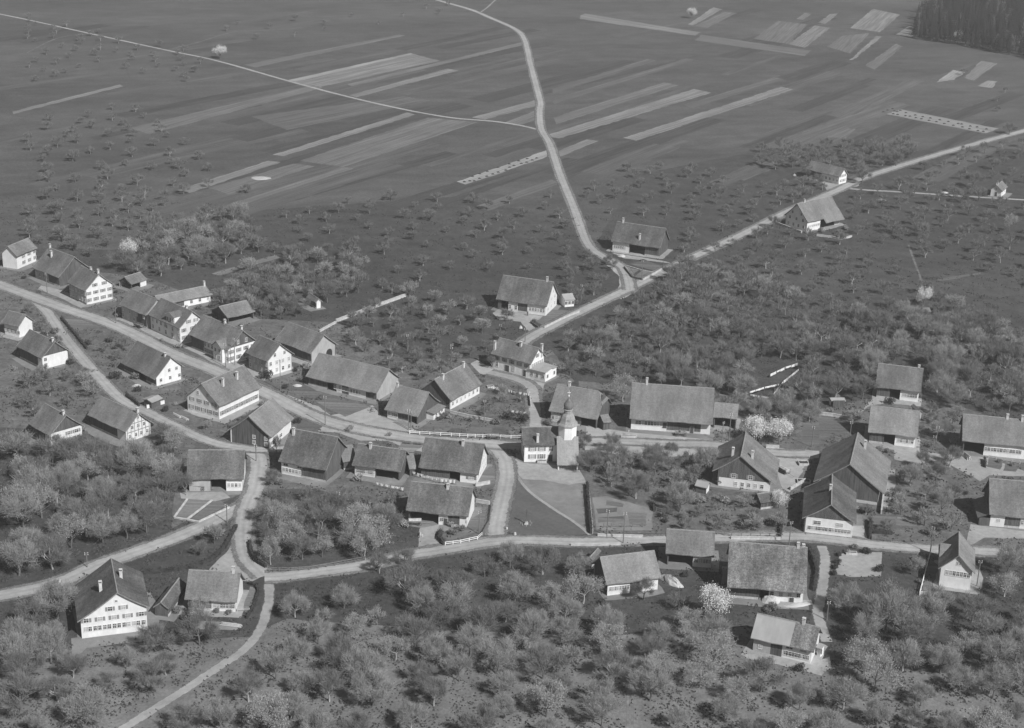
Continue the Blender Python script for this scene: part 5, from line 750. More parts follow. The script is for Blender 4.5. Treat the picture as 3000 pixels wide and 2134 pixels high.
 (160.3,506.1,9.9,0.96,0.09,'bare',2,'medium bare grey tree,11th one in front of the tiny wooden hut'),
 (74.6,445.7,8.8,0.89,2.38,'bud',0,'medium budding grey tree,nearest one right of the huge-roofed farmhouse'),
 (71.1,462.8,9.1,1.12,1.82,'bud',1,'medium budding grey tree,fourth nearest one left of the little white shelter'),
 (120.0,326.9,6.8,1.08,5.26,'bare',2,'medium bare grey tree,third nearest one in front of the steep white villa'),
 (115.7,490.4,9.6,1.12,4.05,'bud',2,'medium budding grey tree,second nearest one behind the uppermost right farmhouse'),
 (-92.7,407.4,8.2,1.0,3.31,'leaf',0,'medium pale leafing tree,second nearest one right of the timber-framed house'),
 (-58.7,358.7,7.3,1.14,0.43,'bare',1,'medium bare grey tree,fourth nearest one behind the lower left fork farmhouse'),
 (155.5,509.8,9.9,0.86,1.43,'bud',3,'medium budding grey tree,tenth nearest one in front of the tiny wooden hut'),
 (-113.7,339.6,7.0,0.88,3.64,'bud',3,'medium budding grey tree,fifth nearest one left of the very large white gabled house'),
 (7.4,317.0,6.6,1.04,1.62,'bud',1,'medium budding grey tree,fifth nearest one in front of the patched-roof farmhouse'),
 (31.4,500.2,9.7,0.99,3.7,'bud',1,'medium budding grey tree,second nearest one right of the white annexed house'),
 (89.4,445.1,8.7,0.88,4.02,'bud',0,'medium budding grey tree,nearest one in front of the little white shelter'),
 (84.4,282.5,6.0,1.01,0.87,'bare',1,'small bare grey tree,tenth nearest one in front of the half-pale roofed farmhouse'),
 (64.1,529.1,10.1,1.12,0.81,'bare',2,'tall bare grey tree,nearest one right of the white-gabled upper farmhouse'),
 (-74.7,522.3,10.0,0.93,1.49,'bare',0,'tall bare grey tree,nearest one in front of the hidden hut'),
 (158.3,498.4,9.6,1.09,4.45,'bare',2,'medium bare grey tree,ninth nearest one right of the uppermost right farmhouse'),
 (88.4,498.6,9.6,0.99,5.32,'bare',1,'medium bare grey tree,third nearest one behind the little white shelter'),
 (119.6,529.0,10.1,0.97,3.81,'bare',3,'tall bare grey tree,nearest one left of the tiny wooden hut'),
 (142.3,532.2,10.1,0.86,5.17,'bare',2,'tall bare grey tree,second nearest one in front of the tiny wooden hut'),
 (61.7,463.8,9.0,1.01,1.91,'bud',0,'medium budding grey tree,nearest one behind the huge-roofed farmhouse'),
 (99.4,497.1,9.5,1.09,3.54,'bare',3,'medium bare grey tree,eighth nearest one behind the uppermost right farmhouse'),
 (34.9,313.8,6.4,1.03,0.25,'bud',0,'small budding grey tree,third nearest one in front of the patched-roof farmhouse'),
 (-116.4,385.7,7.6,1.04,2.71,'bud',0,'medium budding grey tree,seventh nearest one in front of the leftmost white-fronted house'),
 (145.9,517.7,9.8,1.08,5.35,'bud',1,'medium budding grey tree,eighth nearest one in front of the tiny wooden hut'),
 (-79.6,295.2,6.1,0.91,3.86,'bud',1,'small budding grey tree,fourth nearest one in front of the very large white gabled house'),
 (109.8,501.9,9.5,1.12,0.19,'bare',3,'medium bare grey tree,seventh nearest one behind the uppermost right farmhouse'),
 (104.1,525.0,9.9,1.14,1.2,'bare',0,'medium bare grey tree,second nearest one left of the tiny wooden hut'),
 (0.8,281.4,5.8,1.06,0.07,'bud',3,'small budding grey tree,14th one in front of the patched-roof farmhouse'),
 (-120.4,586.2,10.9,1.1,3.15,'bud',0,'tall budding grey tree,third nearest one behind the small garden shed'),
 (-66.0,538.8,10.1,0.87,3.53,'bare',0,'tall bare grey tree,nearest one right of the hidden hut'),
 (156.5,528.9,9.9,0.97,5.21,'bare',0,'medium bare grey tree,third nearest one in front of the tiny wooden hut'),
 (-41.5,288.1,5.9,1.12,5.66,'bud',2,'small budding grey tree,fourth nearest one in front of the lower left fork farmhouse'),
 (124.3,415.4,8.0,0.95,5.99,'bare',1,'medium bare grey tree,nearest one left of the log pile farmhouse'),
 (-96.7,412.7,8.0,1.01,4.27,'bare',2,'medium bare grey tree,nearest one right of the timber-framed house'),
 (-82.1,535.1,10.0,0.91,0.77,'bare',1,'tall bare grey tree,nearest one left of the hidden hut'),
 (-144.2,567.3,10.5,1.12,2.43,'bare',2,'tall bare grey tree,nearest one behind the small garden shed'),
 (49.9,504.5,9.5,1.03,2.07,'bare',2,'medium bare grey tree,fourth nearest one right of the white annexed house'),
 (39.5,509.0,9.5,0.95,3.29,'bare',1,'medium bare grey tree,third nearest one right of the white annexed house'),
 (140.1,525.7,9.8,1.13,3.51,'bud',0,'medium budding grey tree,fifth nearest one in front of the tiny wooden hut'),
 (114.8,485.3,9.1,0.88,0.36,'bud',3,'medium budding grey tree,nearest one behind the uppermost right farmhouse'),
 (88.4,504.4,9.4,1.08,1.64,'bare',0,'medium bare grey tree,fourth nearest one behind the little white shelter'),
 (-130.1,576.3,10.6,0.97,5.32,'bare',1,'tall bare grey tree,second nearest one behind the small garden shed'),
 (10.9,328.8,6.6,1.15,0.23,'leaf',1,'medium pale leafing tree,second nearest one left of the patched-roof farmhouse'),
 (48.6,483.2,9.1,0.95,5.83,'bare',2,'medium bare grey tree,fifth nearest one behind the huge-roofed farmhouse'),
 (119.0,390.7,7.5,0.92,5.2,'bare',0,'medium bare grey tree,nearest one left of the dark-sided right farmhouse'),
 (140.3,482.0,9.0,0.92,5.07,'bud',0,'medium budding grey tree,fourth nearest one right of the uppermost right farmhouse'),
 (107.9,490.8,9.1,0.87,0.01,'bare',2,'medium bare grey tree,third nearest one behind the uppermost right farmhouse'),
 (80.6,451.1,8.5,0.89,3.71,'bud',2,'medium budding grey tree,second nearest one left of the little white shelter'),
 (17.8,343.5,6.7,1.05,1.45,'bud',2,'medium budding grey tree,nearest one in front of the narrow steep shed'),
 (126.3,434.2,8.2,0.97,6.27,'bud',1,'medium budding grey tree,nearest one right of the second right farmhouse'),
 (59.9,487.2,9.0,0.85,0.53,'bare',1,'medium bare grey tree,sixth nearest one behind the huge-roofed farmhouse'),
 (-81.4,286.0,5.8,0.96,6.24,'bare',0,'small bare grey tree,eighth nearest one in front of the very large white gabled house'),
 (98.6,516.7,9.5,0.88,1.29,'bud',2,'medium budding grey tree,ninth nearest one behind the uppermost right farmhouse'),
 (-44.5,348.6,6.7,0.92,2.09,'leaf',0,'medium pale leafing tree,third nearest one behind the lower left fork farmhouse'),
 (-109.4,580.5,10.4,0.95,1.19,'bare',3,'tall bare grey tree,fourth nearest one behind the small garden shed'),
 (146.7,485.0,8.9,0.96,4.16,'bare',0,'medium bare grey tree,sixth nearest one right of the uppermost right farmhouse'),
]
